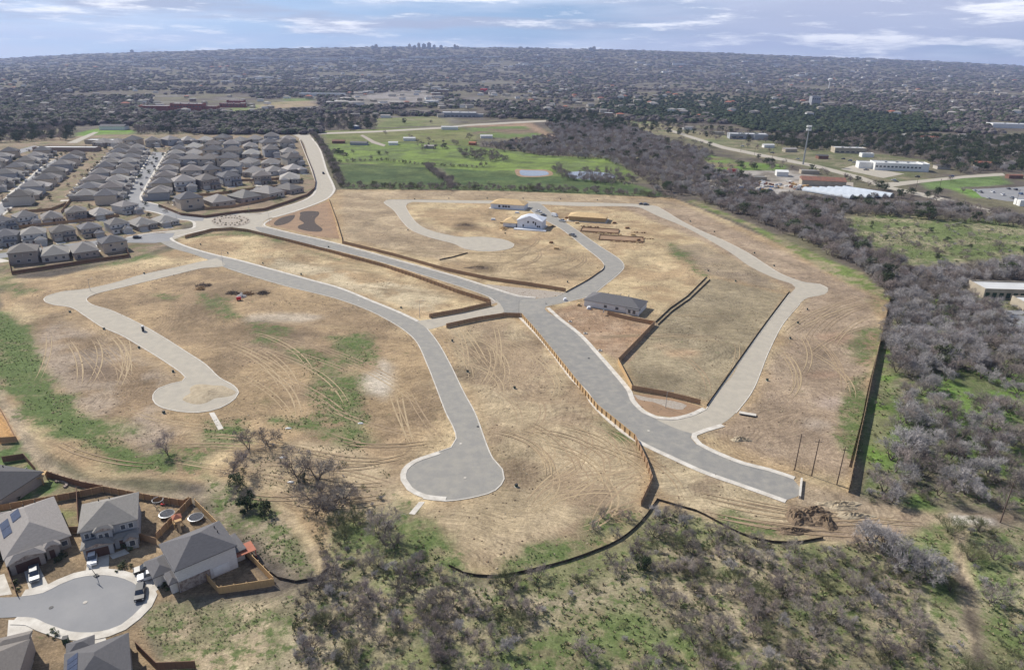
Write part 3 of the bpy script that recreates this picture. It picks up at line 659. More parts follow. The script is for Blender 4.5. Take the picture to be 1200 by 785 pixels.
# roads beyond
road([(780, 150), (850, 172), (900, 182), (960, 194), (1010, 207), (1040, 218), (1090, 228), (1140, 241), (1200, 256), (1230, 262), (1230, 267), (1190, 257), (1130, 242.5), (1080, 230.5), (1030, 219), (1000, 208.5), (952, 196), (895, 184.5), (846, 174.5), (778, 152)], M['asphalt_dusty'])
road([(1030, 215), (1080, 211), (1130, 206), (1175, 203), (1178, 206), (1130, 209), (1080, 214.5), (1040, 220)], M['asphalt_dusty'])
road([(1140, 222), (1200, 219), (1230, 219), (1230, 238), (1180, 236), (1150, 231)], M['asphalt_old'], 'parking_lot')
road([(1000, 194), (1060, 204), (1035, 209), (985, 198.5)], M['asphalt_dusty'], 'parking_lot')
road([(370, 156), (440, 153.5), (520, 149), (548, 146), (600, 143), (640, 141), (640, 143), (600, 145), (548, 148), (520, 151), (440, 155.5), (370, 158)], M['asphalt_dusty'])
road([(425, 158), (440, 166), (452, 170), (450, 172), (436, 168), (422, 159)], M['gravel'], 'path')
road([(152, 132), (178, 113), (182, 113), (170, 132)], M['asphalt_dusty'])
road([(78, 168), (95, 161), (110, 155), (116, 155), (100, 163), (90, 168)], M['asphalt_dusty'])
road([(880, 216), (940, 212), (1000, 214), (1000, 220), (940, 222), (870, 222)], M['gravel'], 'gravel_yard')
road([(1165, 365), (1200, 363), (1230, 380), (1230, 410), (1190, 398)], M['asphalt_old'], 'parking_lot')
# landscape beds, pond, spillways
rz[0] += 0.004
sheet('planting_bed', [(316, 258), (345, 249), (386, 236), (398, 280), (372, 277), (330, 267), (311, 263)], M['red_soil'], 0.02, 3, False)
sheet('mulch_ground', [(321, 263), (328, 256), (340, 252.5), (345, 252), (345.5, 254), (340, 260), (332, 263.5), (325, 264.5)], M['mulch'], 0.06, 2)
sheet('mulch_ground', [(352, 249), (360, 247.5), (372, 248), (374, 251), (369, 257), (370, 262), (378, 269), (375, 271.5), (362, 271), (350, 268), (350, 264.5), (356, 262), (351, 257.5), (352, 252)], M['mulch'], 0.06, 2)
sheet('gravel_verge', [(575, 357), (600, 349), (650, 345), (668, 343), (650, 346.5), (627, 349), (590, 342), (570, 333)], M['gravel'], 0.02, 3, False)
sheet('gravel_verge', [(740, 462), (770, 463), (800, 470), (822, 477), (815, 484), (790, 489), (765, 486), (750, 476)], M['red_soil'], 0.02, 3, False)
sheet('gravel_path', [(742, 462), (760, 466), (790, 470), (805, 475), (800, 480), (785, 478), (765, 471), (748, 468)], M['gravel'], 0.026, 2)
sheet('gravel_verge', [(570, 333), (663, 343), (640, 350), (612, 348), (590, 342)], M['gravel'], 0.014, 3, False)
sheet('pond_bank_ground', [(606, 198.3), (622, 198.8), (640, 199), (647, 205.5), (629, 207.8), (610, 207.2), (604, 202.5)], M['red_soil'], 0.03, 5)
sheet('pond_water', [(611, 199.5), (622, 200), (638, 200.5), (642, 205), (628, 206.5), (613, 206), (609, 202.5)], M['water'], 0.05, 5)
sheet('pond_water', [(668, 202), (690, 201), (712, 203), (722, 208), (700, 211), (680, 210), (666, 207)], M['water'], 0.05, 5)
sheet('concrete_spillway', [(245, 484), (251, 483), (262, 502), (256, 504)], M['concrete'], 0.06, 3, False)
sheet('concrete_spillway', [(491, 588), (498, 588), (486, 603), (479, 602)], M['concrete'], 0.06, 3, False)
# driveways and walks
def flat(pts, m=None, z=0.024, name='driveway'): return sheet(name, pts, m or M['concrete'], z, 2, False)
flat([(27, 665), (45, 662), (58, 688), (50, 694), (36, 697)]); flat([(104, 648), (128, 647), (127, 676), (112, 674), (99, 678)])
flat([(163, 665), (180, 655), (200, 680), (183, 692), (168, 688)]); flat([(-10, 676), (5, 672), (14, 696), (-10, 699)])
flat([(10, 726), (40, 727), (36, 752), (8, 750)]); flat([(84, 745), (122, 742), (128, 760), (88, 765)])
flat([(128, 650), (146, 643), (152, 648), (132, 655)], name='path')
flat([(0, 303), (-60, 312), (-60, 316), (14, 306)], z=0.02)
for (x, y) in [(53, 301), (78, 297), (113, 293)]: flat([(x - 5, y - 6), (x + 6, y - 8), (x + 8, y + 1), (x - 3, y + 3)])

# kerbs and pavements
kerb_mb = MB(); walk_mb = MB()
def kerb(pts, side=1, w=0.35, walk=0.0, gap=0.0, closed=False, step=2.5, z=0.13, world=False):
    P = smooth_line(pts if world else wpts(pts), step, closed)
    strip(kerb_mb, P, 0, side * w, -0.05, z, closed)
    if walk: strip(walk_mb, P, side * (w + gap), side * (w + gap + walk), -0.05, z + 0.012, closed)
kerb([(316, 257), (307.5, 262), (308, 265.5), (320, 269), (340, 274), (372, 281), (400, 288), (467, 306.5), (533, 325), (580, 340), (607, 348), (627, 350.2)], 1, 0.4, 1.3, 0.4)
kerb([(308, 273), (340, 281.5), (400, 295), (450, 308), (500, 323.5), (543, 337), (573, 348), (583, 355)], -1, 0.4)
kerb([(316, 275), (288, 268.5), (272, 267), (248, 268), (228, 272), (206, 277), (199, 279), (201, 282), (216, 289), (246, 298), (280, 306), (320, 317), (360, 328), (396, 338), (433, 353), (467, 367), (488, 377)], 1, 0.35, 1.2, 0)
kerb([(500, 385), (513, 402), (527, 427), (543, 460), (556, 484), (577, 537.5), (588, 550), (590, 561), (580, 574), (560, 581), (522, 586.6), (496, 583.6)], 1, 0.35)
kerb([(522, 586.6), (496, 583.6), (477, 574), (469.5, 563), (471, 550), (483.6, 539.6), (513.5, 529)], -1, 0.4, 1.2, 0.0)
kerb([(513.5, 529), (528, 524), (534, 514), (531, 502), (522, 484), (511, 455), (500, 427), (487, 400), (473, 387), (450, 373), (427, 362), (393, 350), (333, 335), (267, 315)], -1, 0.35)
kerb([(612, 372), (630, 390), (650, 413), (673, 443), (690, 460), (700, 475.6), (742.7, 511.9), (789.6, 535.3), (828, 552.4), (870.6, 567.3), (922, 585.7)], -1, 0.4, 1.3, 0.0)
kerb([(640, 361), (653, 373), (677, 392), (700, 417), (720, 440), (735, 459), (738.4, 469), (753, 484), (768, 490.5), (785, 492.5), (810, 488), (828, 480)], 1, 0.4, 1.3, 0.0)
kerb([(845, 497), (824, 503), (811, 508), (810, 513), (817, 521), (841, 533), (870.6, 544.7), (900, 552), (930, 562)], 1, 0.4, 1.3, 0)
kerb([(828, 480), (834, 470), (843, 458), (865, 427), (895, 385), (926, 344)], 1, 0.3)
kerb([(937, 356), (917, 380), (900, 413), (881, 458.5), (862, 484)], 1, 0.3)
kerb([(450, 237.5), (455, 234.5), (470, 234), (540, 235), (613, 236), (700, 238), (747, 239.6), (767, 241.5), (775, 245), (800, 260), (820, 270), (850, 283), (877, 297), (897, 310), (917, 322), (943, 331), (960, 333), (970, 338)], 1, 0.3)
kerb([(602, 286), (600, 290), (587, 293.5), (567, 294.5), (547, 292), (533, 286), (503, 278), (483, 270), (472, 260), (462, 247), (450, 237.5)], 1, 0.3)
kerb([(482, 237), (476, 240), (478, 248), (490, 263), (503, 270), (527, 276), (540, 278), (567, 278), (590, 281), (602, 286)], 1, 0.3)
kerb([(617, 241.5), (630, 253), (657, 268), (683, 288), (707, 308), (708, 313), (697, 323), (673, 338), (653, 347)], -1, 0.3)
kerb([(640, 359), (667, 353), (690, 347), (710, 333), (728, 318), (731, 312), (727, 305), (700, 287), (673, 268), (650, 253), (636, 241)], -1, 0.3)
kerb([(240, 306), (200, 315), (167, 322), (133, 332), (100, 339), (73, 342), (54, 348), (53, 353), (63, 357), (83, 360), (100, 370), (120, 383), (143, 393), (167, 407), (193, 423), (213, 437), (218, 442), (214, 447), (200, 450), (187, 455), (180, 463), (183, 473), (200, 480), (233, 483), (257, 478), (275, 467), (279, 460), (273, 452), (257, 443), (240, 427), (217, 412), (187, 393), (160, 378), (127, 363), (107, 357), (101, 350), (110, 345), (150, 335), (200, 323), (233, 315), (256, 311)], -1, 0.35)
kerb([(193, 179), (182, 198), (169, 220), (163.5, 231), (166, 236), (176, 238.5), (186, 241), (210, 251), (240, 254), (275, 251), (306, 250.5), (334, 243), (356.5, 235.5), (368, 228.5), (372, 217), (369, 206), (362, 188), (352, 163)], 1, 0.4, 1.4, 0)
kerb([(177.5, 181.5), (161, 209), (146, 235), (150, 240), (165, 245), (186, 249.5), (208, 256.5), (226, 259), (229.5, 263), (226, 268), (200, 271.5), (175, 274), (149, 279)], -1, 0.4, 1.4, 0)
kerb([(366, 162), (375, 174), (384.6, 202), (392, 218), (393, 223), (384.6, 233), (369, 240), (348, 247.5), (320, 255.5)], -1, 0.4, 1.4, 0)
kerb([(62, 189), (50, 196), (34, 210), (17, 224), (0, 240), (-70, 290)], -1, 0.4, 1.4, 0)
kerb([(78, 187), (67, 195), (50, 207), (35, 221), (14, 241), (3, 251), (-20, 270)], 1, 0.4, 1.4, 0)
kerb(CUL[::-1][1:-1][::-1][1:-1], 1, 0.5, 1.5, 0.0, step=1.5)
tag(kerb_mb.build('kerb', M['concrete']), kind='structure')
tag(walk_mb.build('pavement', M['concrete']), kind='structure')

# ------------------------------------------------------------------ fences
post_me = {}
def fence(name, pts, label, cat='fence', h=1.85, m='cedar', posts=0.0, side=1, gap_px=None, post_h=None, group=None):
    W = wpts(pts)
    root = empty(name, (W[0].x, W[0].y, 0), 0, label, cat, group)
    P = [p - W[0] for p in W]
    L = sum((b - a).length for a, b in zip(P, P[1:]))
    mb = MB(); strip(mb, P, -0.03, 0.03, 0.05, h)
    mb2 = MB(); strip(mb2, P, -0.06, 0.06, h + 0.003, h + 0.06)
    mb.build('board_panel', M[m], root); mb2.build('cap_rail', M[m], root)
    if posts:
        sp = max(posts, L / 88)
        ph = post_h or h
        key = (round(ph, 2), m)
        if key not in post_me:
            pm = MB(); pm.box(-0.11, 0.11, -0.11, 0.11, 0, ph + 0.12)
            me = pm.mesh('post'); me.materials.append(M['post'] if m in ('cedar', 'cedar_pale') else M[m]); post_me[key] = me
        N = offsets(P); acc = 0.0; nxt = 0.0
        for i in range(len(P) - 1):
            a, b = P[i], P[i + 1]; l_ = (b - a).length; d = (b - a).normalized(); nr = Vector((-d.y, d.x, 0))
            while nxt <= acc + l_:
                q_ = a + d * (nxt - acc) + nr * side * 0.17
                o = bpy.data.objects.new('post', post_me[key]); COL.objects.link(o); o.parent = root
                o.location = q_; o.rotation_euler = (0, 0, math.atan2(d.y, d.x)); nxt += sp
            acc += l_
    return root
def silt(pts, label, h=0.6, smooth=True, group=None):
    W = wpts(pts); W = smooth_line(W, 3) if smooth else W
    root = empty('silt_fence', (W[0].x, W[0].y, 0), 0, label, 'silt fence', group)
    P = [p - W[0] for p in W]
    h = min(h, 0.8) * .8
    mb = MB(); strip(mb, P, -0.02, 0.02, 0.0, h); mb.build('fabric_panel', M['silt'], root)
    acc = 0; sm_ = MB(); sm_.box(-0.03, 0.03, -0.03, 0.03, 0, h + 0.25); me = sm_.mesh('stake'); me.materials.append(M['stake'])
    L = sum((b - a).length for a, b in zip(P, P[1:])); sp = max(3.0, L / 80); nxt = 0
    for a, b in zip(P, P[1:]):
        l_ = (b - a).length
        while nxt <= acc + l_:
            o = bpy.data.objects.new('stake', me); COL.objects.link(o); o.parent = root; o.location = a + (b - a) * ((nxt - acc) / max(l_, 1e-6)); nxt += sp
        acc += l_
    return root
fence('timber_fence', [(217, 279.6), (248, 271.2), (272, 269.8), (290, 271.8), (340, 284), (400, 299.5)], 'brown timber fence curving round the lots below the stone roundabout', posts=3.0, side=-1)
fence('timber_fence', [(400, 299.7), (450, 313), (493, 327.5), (535, 343), (575, 355.5)], 'fence with pale posts along the lower main road, left of the crossing', posts=3.0, side=-1)
fence('timber_fence', [(575, 358), (540, 366), (503, 372.5)], 'short brown timber fence on the upper side of the pale cross lane', posts=3.0, side=1)
fence('timber_fence', [(523, 384), (560, 376), (592, 371), (610, 371.5)], 'short brown timber fence on the lower side of the pale cross lane', posts=3.0, side=-1)
fence('timber_fence', [(611, 371.5), (629, 392), (650, 418), (672, 446), (700, 480), (743, 515)], 'pale timber fence following the lower edge of the wide curving road', m='cedar_pale', posts=2.6, side=-1)
fence('timber_fence', [(743.5, 515), (757.6, 545), (764, 565), (751, 593)], 'timber fence running downhill from the bend to the black silt fence', m='cedar', posts=3.0, side=-1)
fence('timber_fence', [(384.6, 234), (394, 260), (401, 284)], 'white-edged timber fence beside the reddish corner with the dark mulch beds', m='cedar_pale')
fence('timber_fence', [(401, 285.5), (460, 300), (520, 317), (573, 328.5), (620, 335), (663, 342)], 'long brown timber fence on the upper side of the main road', posts=4, side=1)
fence('timber_fence', [(711.6, 369), (736, 375), (767, 381)], 'short brown timber fence behind the finished grey-roofed house', h=1.8)
fence('timber_fence', [(767, 381), (745, 404), (724, 425.5)], 'timber fence on the right of the reddish yard, throwing a dark shadow', h=2.0)
fence('timber_fence', [(724, 425.5), (732, 441), (740, 457)], 'short pale timber fence at the tip of the reddish yard', m='cedar_pale')
fence('timber_fence', [(740, 457), (780, 464), (820.5, 474)], 'brown timber fence above the gravel verge at the side road mouth', m='cedar')
fence('timber_fence', [(1043, 349), (1038, 372), (1029, 410), (1020, 450), (1012, 490), (1003, 530), (994, 577)], 'tall weathered fence along the right edge of the site beside the wood', m='stake', h=2.4, posts=3.5, side=1)
silt([(1036, 385), (1025, 425), (1016, 460), (1010, 490), (1002, 520), (995, 547)], 'black silt fence just inside the tall fence on the right edge', 0.9)
silt([(768, 378), (785, 362), (805, 348), (828, 325)], 'black silt fence climbing from the finished house towards the upper lots', 1.1, False)
silt([(771, 381), (788, 365), (808, 351), (832, 328)], 'second black silt fence, right of its twin above the finished house', 1.0, False)
silt([(828, 476), (835, 466), (842, 456), (864, 425), (894, 383), (925, 342)], 'black silt fence along the left kerb of the straight side road', 0.8)
silt([(663, 343), (690, 328), (700, 321), (707, 316), (708, 311)], 'black silt fence at the inner bend of the half-built street', 0.8)
silt([(526, 663.5), (543, 672), (577.5, 676), (624.5, 668), (667, 657), (700, 645), (726, 633), (751, 612), (770, 586)], 'long black silt fence curving between the site and the lower wood', 0.9)
silt([(770, 586), (790, 592), (815, 599), (870.6, 627), (905, 635.6), (939, 635.6), (964.5, 631)], 'black silt fence curving below the end of the wide road', 0.9)
silt([(290, 643), (305, 660), (325.6, 678), (347, 682.6), (372.6, 678), (383, 668), (383, 659)], 'black silt fence looping round the dirt track by the corner house', 0.9)
silt([(515, 305), (530, 302), (548, 297)], 'short black silt fence below the upper pale cul-de-sac', 0.8, False)
# subdivision and back garden fences
fence('timber_fence', [(11, 309), (14, 322), (60, 315), (105, 308), (152, 301.5), (148, 293)], 'brown timber fence round the back gardens of the front house row', m='cedar_dark', posts=4)
fence('timber_fence', [(186, 242), (212, 252.5), (240, 255.5), (280, 250), (310, 247), (338, 238), (360, 230), (369, 222), (370, 214), (366, 200), (358, 180), (352, 165)], 'long brown timber fence hugging the curved road round the house blocks', m='cedar_dark', posts=5)
fence('timber_fence', [(0, 599), (40, 592), (85.6, 584), (122, 576.5), (180, 587.5), (216, 593), (223, 589)], 'long brown fence behind the three back gardens of the cul-de-sac', m='cedar', posts=2.5, side=-1)
fence('timber_fence', [(224, 590), (206, 609), (184, 632)], 'timber fence between the two trampolines', m='cedar', h=1.8, posts=2.5)
fence('timber_fence', [(164, 632), (184, 638)], 'short timber fence right of the middle house', m='cedar')
fence('timber_fence', [(229, 592), (250, 613), (275, 638.5), (300, 662), (321, 684)], 'pale timber fence behind the right-hand house of the cul-de-sac', m='cedar_pale', posts=2.5)
fence('timber_fence', [(240, 677), (249, 687), (257, 696), (290, 691), (322, 686)], 'pale timber fence in front of the right-hand garden', m='cedar_pale', posts=2.5, side=1)
fence('timber_fence', [(91, 577.5), (92, 597), (93, 617)], 'dark timber fence dividing the left and middle gardens', m='cedar_dark')
fence('timber_fence', [(69, 625), (99, 624)], 'short brown fence joining the left and middle houses', m='cedar')
fence('timber_fence', [(53.5, 558), (75, 565), (98, 571.5), (122, 576)], 'dark weathered fence beside the small green garden', m='cedar_dark', posts=2.5)
fence('timber_fence', [(3.6, 542), (29, 538), (43, 554.5)], 'dark red-brown fence behind the left edge house', m='cedar_dark')
fence('timber_fence', [(0, 519), (20, 518), (10, 498), (0, 480)], 'brown fence round the orange yard at the left edge', m='cedar')
fence('timber_fence', [(160, 760), (185, 785), (230, 783)], 'dark brown fence right of the bottom house', m='cedar_dark')
fence('timber_fence', [(20, 700 - 2), (13, 680), (6, 655)], 'low brown fence between the two leftmost driveways', m='cedar_dark', h=1.5)

# ------------------------------------------------------------------ houses
def hip(mb, x0, x1, y0, y1, z, pitch=0.5, over=0.45, gable=(), t=0.18):
    x0 -= over; x1 += over; y0 -= over; y1 += over
    w, d = x1 - x0, y1 - y0; sh = min(w, d) / 2; r = sh * pitch
    if w >= d:
        g0, g1 = ('L' in gable), ('R' in gable)
        a, b = (x0 + (0 if g0 else sh), (y0 + y1) / 2), (x1 - (0 if g1 else sh), (y0 + y1) / 2)
    else:
        g0, g1 = ('F' in gable), ('B' in gable)
        a, b = ((x0 + x1) / 2, y0 + (0 if g0 else sh)), ((x0 + x1) / 2, y1 - (0 if g1 else sh))
    if abs(w - d) < 0.05 and not gable: b = (a[0] + 0.02, a[1])
    z0 = z; z1 = z + t
    v = [(x0, y0, z0), (x1, y0, z0), (x1, y1, z0), (x0, y1, z0), (x0, y0, z1), (x1, y0, z1), (x1, y1, z1), (x0, y1, z1), (a[0], a[1], z1 + r), (b[0], b[1], z1 + r)]
    if w >= d: top = [(4, 5, 9, 8), (5, 6, 9), (6, 7, 8, 9), (7, 4, 8)]
    else: top = [(4, 5, 8), (5, 6, 9, 8), (6, 7, 9), (7, 4, 8, 9)]
    mb.add(v, [(3, 2, 1, 0), (0, 1, 5, 4), (1, 2, 6, 5), (2, 3, 7, 6), (3, 0, 4, 7)] + top)
    return r
def house(name, label, wall, roof, blocks, garage=None, door=None, windows=(), trim=None, garage_m='garage', extra=None, detail=True, vents=0, base=None):
    root = empty(name, (0, 0, 0), 0, label, 'house')
    wb, rb, gb = MB(), MB(), MB()
    for i, b in enumerate(blocks):
        x0, x1, y0, y1, h = b[:5]; gab = b[5] if len(b) > 5 else (); pit = b[6] if len(b) > 6 else 0.5
        z0 = b[7] if len(b) > 7 else 0.0
        wb.box(x0, x1, y0, y1, z0 - (0.1 if z0 == 0 else 0), h)
        r = hip(rb, x0, x1, y0, y1, h, pit, gable=gab)
        ov = .45
        T_ = trim or wall
        def gp(q, f_): g_ = MB(); g_.add(q, [f_]); g_.build('gable_panel', M[T_], root)
        if 'F' in gab: gp([(x0, y0 - ov - .03, h + .19), (x1, y0 - ov - .03, h + .19), ((x0 + x1) / 2, y0 - ov - .03, h + .19 + r * .92)], (0, 1, 2))
        if 'B' in gab: gp([(x0, y1 + ov + .03, h + .19), (x1, y1 + ov + .03, h + .19), ((x0 + x1) / 2, y1 + ov + .03, h + .19 + r * .92)], (2, 1, 0))
        if 'R' in gab: gp([(x1 + ov + .03, y0, h + .19), (x1 + ov + .03, y1, h + .19), (x1 + ov + .03, (y0 + y1) / 2, h + .19 + r * .92)], (0, 1, 2))
        if 'L' in gab: gp([(x0 - ov - .03, y0, h + .19), (x0 - ov - .03, y1, h + .19), (x0 - ov - .03, (y0 + y1) / 2, h + .19 + r * .92)], (2, 1, 0))
    wb.build('wall', M[wall], root)
    if gb.v: gb.build('gable_panel', M[trim or wall], root)
    ro = rb.build('roof', M[roof], root)
    if vents:
        for k in range(vents):
            b = blocks[0]; cx = b[0] + (b[1] - b[0]) * (0.3 + 0.2 * k); cy = b[3] - 1.7
            v = MB(); v.tube((cx, cy, b[4]), (cx, cy, b[4] + 1.9), 0.12, 0.12, 6); v.build('vent_pipe', M['dark'], ro)
    if base:      # masonry skirt standing proud of the walls
        mb = MB()
        for b in base: mb.box(*b)
        mb.build('masonry_facing', M['stone'], root)
    if garage:
        x0, x1, y = garage; s = MB(); s.box(x0, x1, y - 0.06, y, 0, 2.3)
        g = s.build('garage_door', M[garage_m], root)
    if door:
        x, y = door; s = MB(); s.box(x, x + 1.0, y - 0.06, y, 0, 2.1); s.build('front_door', M['garage_brown'], root)
    for (x, y, z, f, w_, h_) in windows:
        s, p = MB(), MB(); a, c_ = 0.07, 0.09
        if f == 'F': s.box(x, x + w_, y - a, y, z, z + h_); p.box(x + .1, x + w_ - .1, y - c_, y - a - .002, z + .1, z + h_ - .1)
        elif f == 'B': s.box(x, x + w_, y, y + a, z, z + h_); p.box(x + .1, x + w_ - .1, y + a + .002, y + c_, z + .1, z + h_ - .1)
        elif f == 'L': s.box(x - a, x, y, y + w_, z, z + h_); p.box(x - c_, x - a - .002, y + .1, y + w_ - .1, z + .1, z + h_ - .1)
        else: s.box(x, x + a, y, y + w_, z, z + h_); p.box(x + a + .002, x + c_, y + .1, y + w_ - .1, z + .1, z + h_ - .1)
        if detail:
            wo = s.build('window', M['frame'], root); p.build('pane', M['glass'], wo)
        else:
            s.cur = 1; o_ = len(s.v); s.add(p.v, p.f); s.build('window', [M['frame'], M['glass']], root)
    if extra: extra(root)
    return root
def W_(xs, y, z, f, w_=1.3, h_=1.4): return [(x, y, z, f, w_, h_) for x in xs]
def mk_two_a(wall, roof, trim='white', detail=False):     # two storeys, side garage in front under its own gable
    def f():
        return house('two_storey_house', '', wall, roof, [(-6, 6, -5, 7, 5.6), (0.4, 5.9, -9.5, -5.003, 2.9, ('F',), 0.6), (-5.9, 0.3, -6.6, -5.003, 2.8, (), 0.35)], (0.9, 5.4, -9.5), (-1.2, -6.6),
            W_([-4.8, -1.8, 3.4], -5, 3.7, 'F') + W_([-4.6], -6.6, 0.9, 'F', 1.8) + W_([-4, 1.5], 7, 3.6, 'B') + W_([0], 7, 0.9, 'B', 2.2) + W_([-1, 3], 6, 3.7, 'R') + W_([2], -6, 3.7, 'L'), trim, detail=detail)
    return f
def mk_two_b(wall, roof, trim='white', detail=False):     # two storeys, front gable over the windows
    def f():
        return house('two_storey_house', '', wall, roof, [(-6, 6, -5, 7, 5.8), (-5.7, -0.7, -6.2, -5.003, 5.5, ('F',), 0.65), (-0.5, 5.6, -7.6, -5.003, 2.7, (), 0.4)], (-5.3, -1.1, -6.2), (0.6, -7.6),
            W_([-4.9, -2.8], -6.2, 3.4, 'F', 1.2) + W_([1.2, 3.6], -5, 3.8, 'F') + W_([2.6], -7.6, 0.9, 'F', 2.0) + W_([-4, 2.5], 7, 3.7, 'B') + W_([-3, 1.5], 7, 0.9, 'B', 1.6) + W_([0], 6, 3.7, 'R') + W_([-2], -6, 3.7, 'L'), trim, detail=detail)
    return f
def mk_one(wall, roof, trim='white', detail=False):     # one storey, long hip roof and front gable
    def f():
        return house('single_storey_house', '', wall, roof, [(-6.2, 6.2, -6, 9, 3.0, (), 0.52), (-6.0, -0.2, -9.8, -6.003, 2.9, ('F',), 0.6), (1.2, 5.9, -7.4, -6.003, 2.75, ('F',), 0.55)], (-5.4, -0.9, -9.8), (0.1, -6),
            W_([2.2, 3.8], -7.4, 0.9, 'F', 1.2) + W_([-4.5, -1], 9, 0.9, 'B', 1.5) + W_([3], 9, 0.2, 'B', 1.9, 2.0) + W_([-2, 4], 6.2, 1.0, 'R', 1.2) + W_([3], -6.2, 1.0, 'L', 1.2), trim, detail=detail)
    return f
def mk_far(wall, roof, two, trim='white'):
    def f():
        h_ = 5.6 if two else 3.0
        wn_ = W_([-4.6, 2.6], -6, h_ - 1.9, 'F', 1.5) + W_([1], 6.2, h_ - 1.9, 'R', 1.5) + W_([-3], 7, h_ - 1.9, 'B', 1.8)
        return house('far_house', '', wall, roof, [(-6.2, 6.2, -6, 7, h_, (), 0.52), (0.2, 5.9, -9.6, -6.003, 2.9, ('F',), 0.6)], (0.8, 5.3, -9.6), None, wn_, trim, detail=False)
    return f
near_pool = [Pool(mk_two_a('wall1', 'roof1')), Pool(mk_one('wall0', 'roof3')), Pool(mk_two_b('wall2', 'roof0', 'wall0')), Pool(mk_two_a('wall3', 'roof2', 'wall1')), Pool(mk_one('wall2', 'roof1', 'wall3')), Pool(mk_two_b('wall4', 'roof2'))]
far_pool = [Pool(mk_far(w_, r_, t_)) for w_, r_, t_ in [('wall0', 'roof0', True), ('wall1', 'roof1', False), ('wall2', 'roof3', False), ('wall3', 'roof2', True), ('wall4', 'roof1', True), ('wall0', 'roof3', False)]]
desc_n = ['pale two-storey garage house', 'tan low house', 'brown gabled two-storey house', 'tan two-storey house', 'dark tan low house', 'grey gabled two-storey house']
_old = ['pale two-storey house with a side garage', 'tan single-storey house with a long grey roof', 'brown two-storey house with a tall front gable', 'tan two-storey house with a side garage', 'dark tan single-storey house', 'grey two-storey house with a front gable']
HP = []     # house positions for keeping trees away
drive_mb = MB()
def place_house(k, pos, ang, label, far=False, scale=None, group=None):
    s_ = scale or 1.0; ca, sa = math.cos(ang), math.sin(ang)
    q_ = [(pos.x + (x * ca - y * sa) * s_, pos.y + (x * sa + y * ca) * s_, 0.018 + 0.0001 * len(HP)) for x, y in (((0.6, -14.2), (5.7, -14.2), (5.7, -9.55), (0.6, -9.55)) if (far or k in (0, 3)) else ((-5.6, -14.2), (-0.8, -14.2), (-0.8, -9.9), (-5.6, -9.9)))]
    drive_mb.add(q_, [(0, 1, 2, 3)])
    HP.append((pos.x, pos.y))
    o = (far_pool if far else near_pool)[k].put((pos.x, pos.y, 0), ang, label, group, s_)
    o.scale = (s_ * rng.uniform(.93, 1.08), s_ * rng.uniform(.9, 1.12), s_ * rng.uniform(.9, 1.08))
    return o
def row_px(pts, kinds, face, where, far=False, scale=None, dang=0.0):
    """houses at surveyed points; face +1 = fronts towards the viewer side of the row"""
    W = wpts(pts); n = len(W)
    for i, p in enumerate(W):
        a = W[max(0, i - 1)]; b = W[min(n - 1, i + 1)]
        ang = math.atan2(b.y - a.y, b.x - a.x) + (0 if face > 0 else math.pi) + dang
        k = kinds[i % len(kinds)]
        d_ = (['two-storey', 'low', 'tan low', 'two-storey tan', 'grey two-storey', 'low pale'][k] + ' house') if far else desc_n[k]
        place_house(k, p, ang, '%s, %s from left in %s' % (d_, ORD[i], where), far, scale)
row_px([(31, 305), (66, 301.5), (99, 297.5), (133, 292.5)], [2, 1, 4, 3], -1, 'the fenced front row', scale=1.05)
row_px([(10, 286), (42, 283.5), (75, 279.5), (107, 275.5), (139, 271), (168, 266.5), (195, 262.5)], [5, 0, 2, 3, 0, 4, 1], 1, 'the second row', scale=1.0)
row_px([(4, 268), (32, 263), (62, 259.5), (91, 257), (119, 254.5), (149, 249)], [5, 0, 4, 2, 1, 0], 1, 'the third row', scale=1.0)
def line_row(a, b, sp, kinds, side, where, scale=1.0, off=0.0):
    A, B = at(*a), at(*b); d = (B - A); L = d.length; d.normalize(); n = max(2, int(round(L / sp)) + 1)
    ang = math.atan2(d.y, d.x) + (math.pi if side > 0 else 0)      # side +1: fronts to the left of the direction
    for i in range(n):
        p = A + d * (L * i / (n - 1)) + Vector((rng.uniform(-.6, .6), rng.uniform(-.6, .6), 0))
        k = kinds[(i * 7 + n) % len(kinds)]
        d_ = ['two-storey house', 'low house', 'tan low house', 'tan two-storey house', 'grey two-storey house', 'pale low house'][k]
        place_house(k, p, ang + rng.uniform(-.02, .02), '%s, %s from near end %s' % (d_, ORD[i], where), True, scale)
K6 = [1, 0, 2, 4, 5, 3]
line_row((26, 239), (90, 187), 21, K6, 1, 'of the right side of the leftmost street', 1.15)
line_row((-12, 226), (52, 183), 21, K6, -1, 'of the left side of the leftmost street', 1.15)
line_row((100, 233), (144, 180), 19.5, K6, 1, 'of the garden backs left of the middle street', 1.15)
line_row((126, 238), (163, 180), 19.5, K6, -1, 'of the left side of the middle street', 1.15)
line_row((186, 233), (209, 181), 20, K6, 1, 'of the right side of the middle street', 1.1)
line_row((-30, 212), (12, 184), 22, K6, 1, 'of the outermost left street', 1.15)
row_px([(122, 170.5), (139, 171), (157, 171.5), (180, 171.5), (201, 170), (221, 168), (241, 167.5), (262, 168), (282, 168.5)], [2, 1, 3, 0, 4, 2, 5, 3], 1, 'the back row across the street ends', True, 1.4)
row_px([(222, 243), (256, 239), (286, 235), (312, 230), (337, 225)], [3, 1, 4, 1, 4], -1, 'the row inside the curved fence', scale=1.28)
row_px([(217, 222), (244, 220), (270, 216), (308, 214), (340, 213)], [0, 2, 5, 2, 1], 1, 'the second row inside the curved fence', scale=1.28)
row_px([(226, 208), (248, 207), (272, 204), (298, 206), (322, 204), (345, 202)], [0, 3, 4, 5, 1, 2], 1, 'the third row inside the curved fence', True, 1.35)
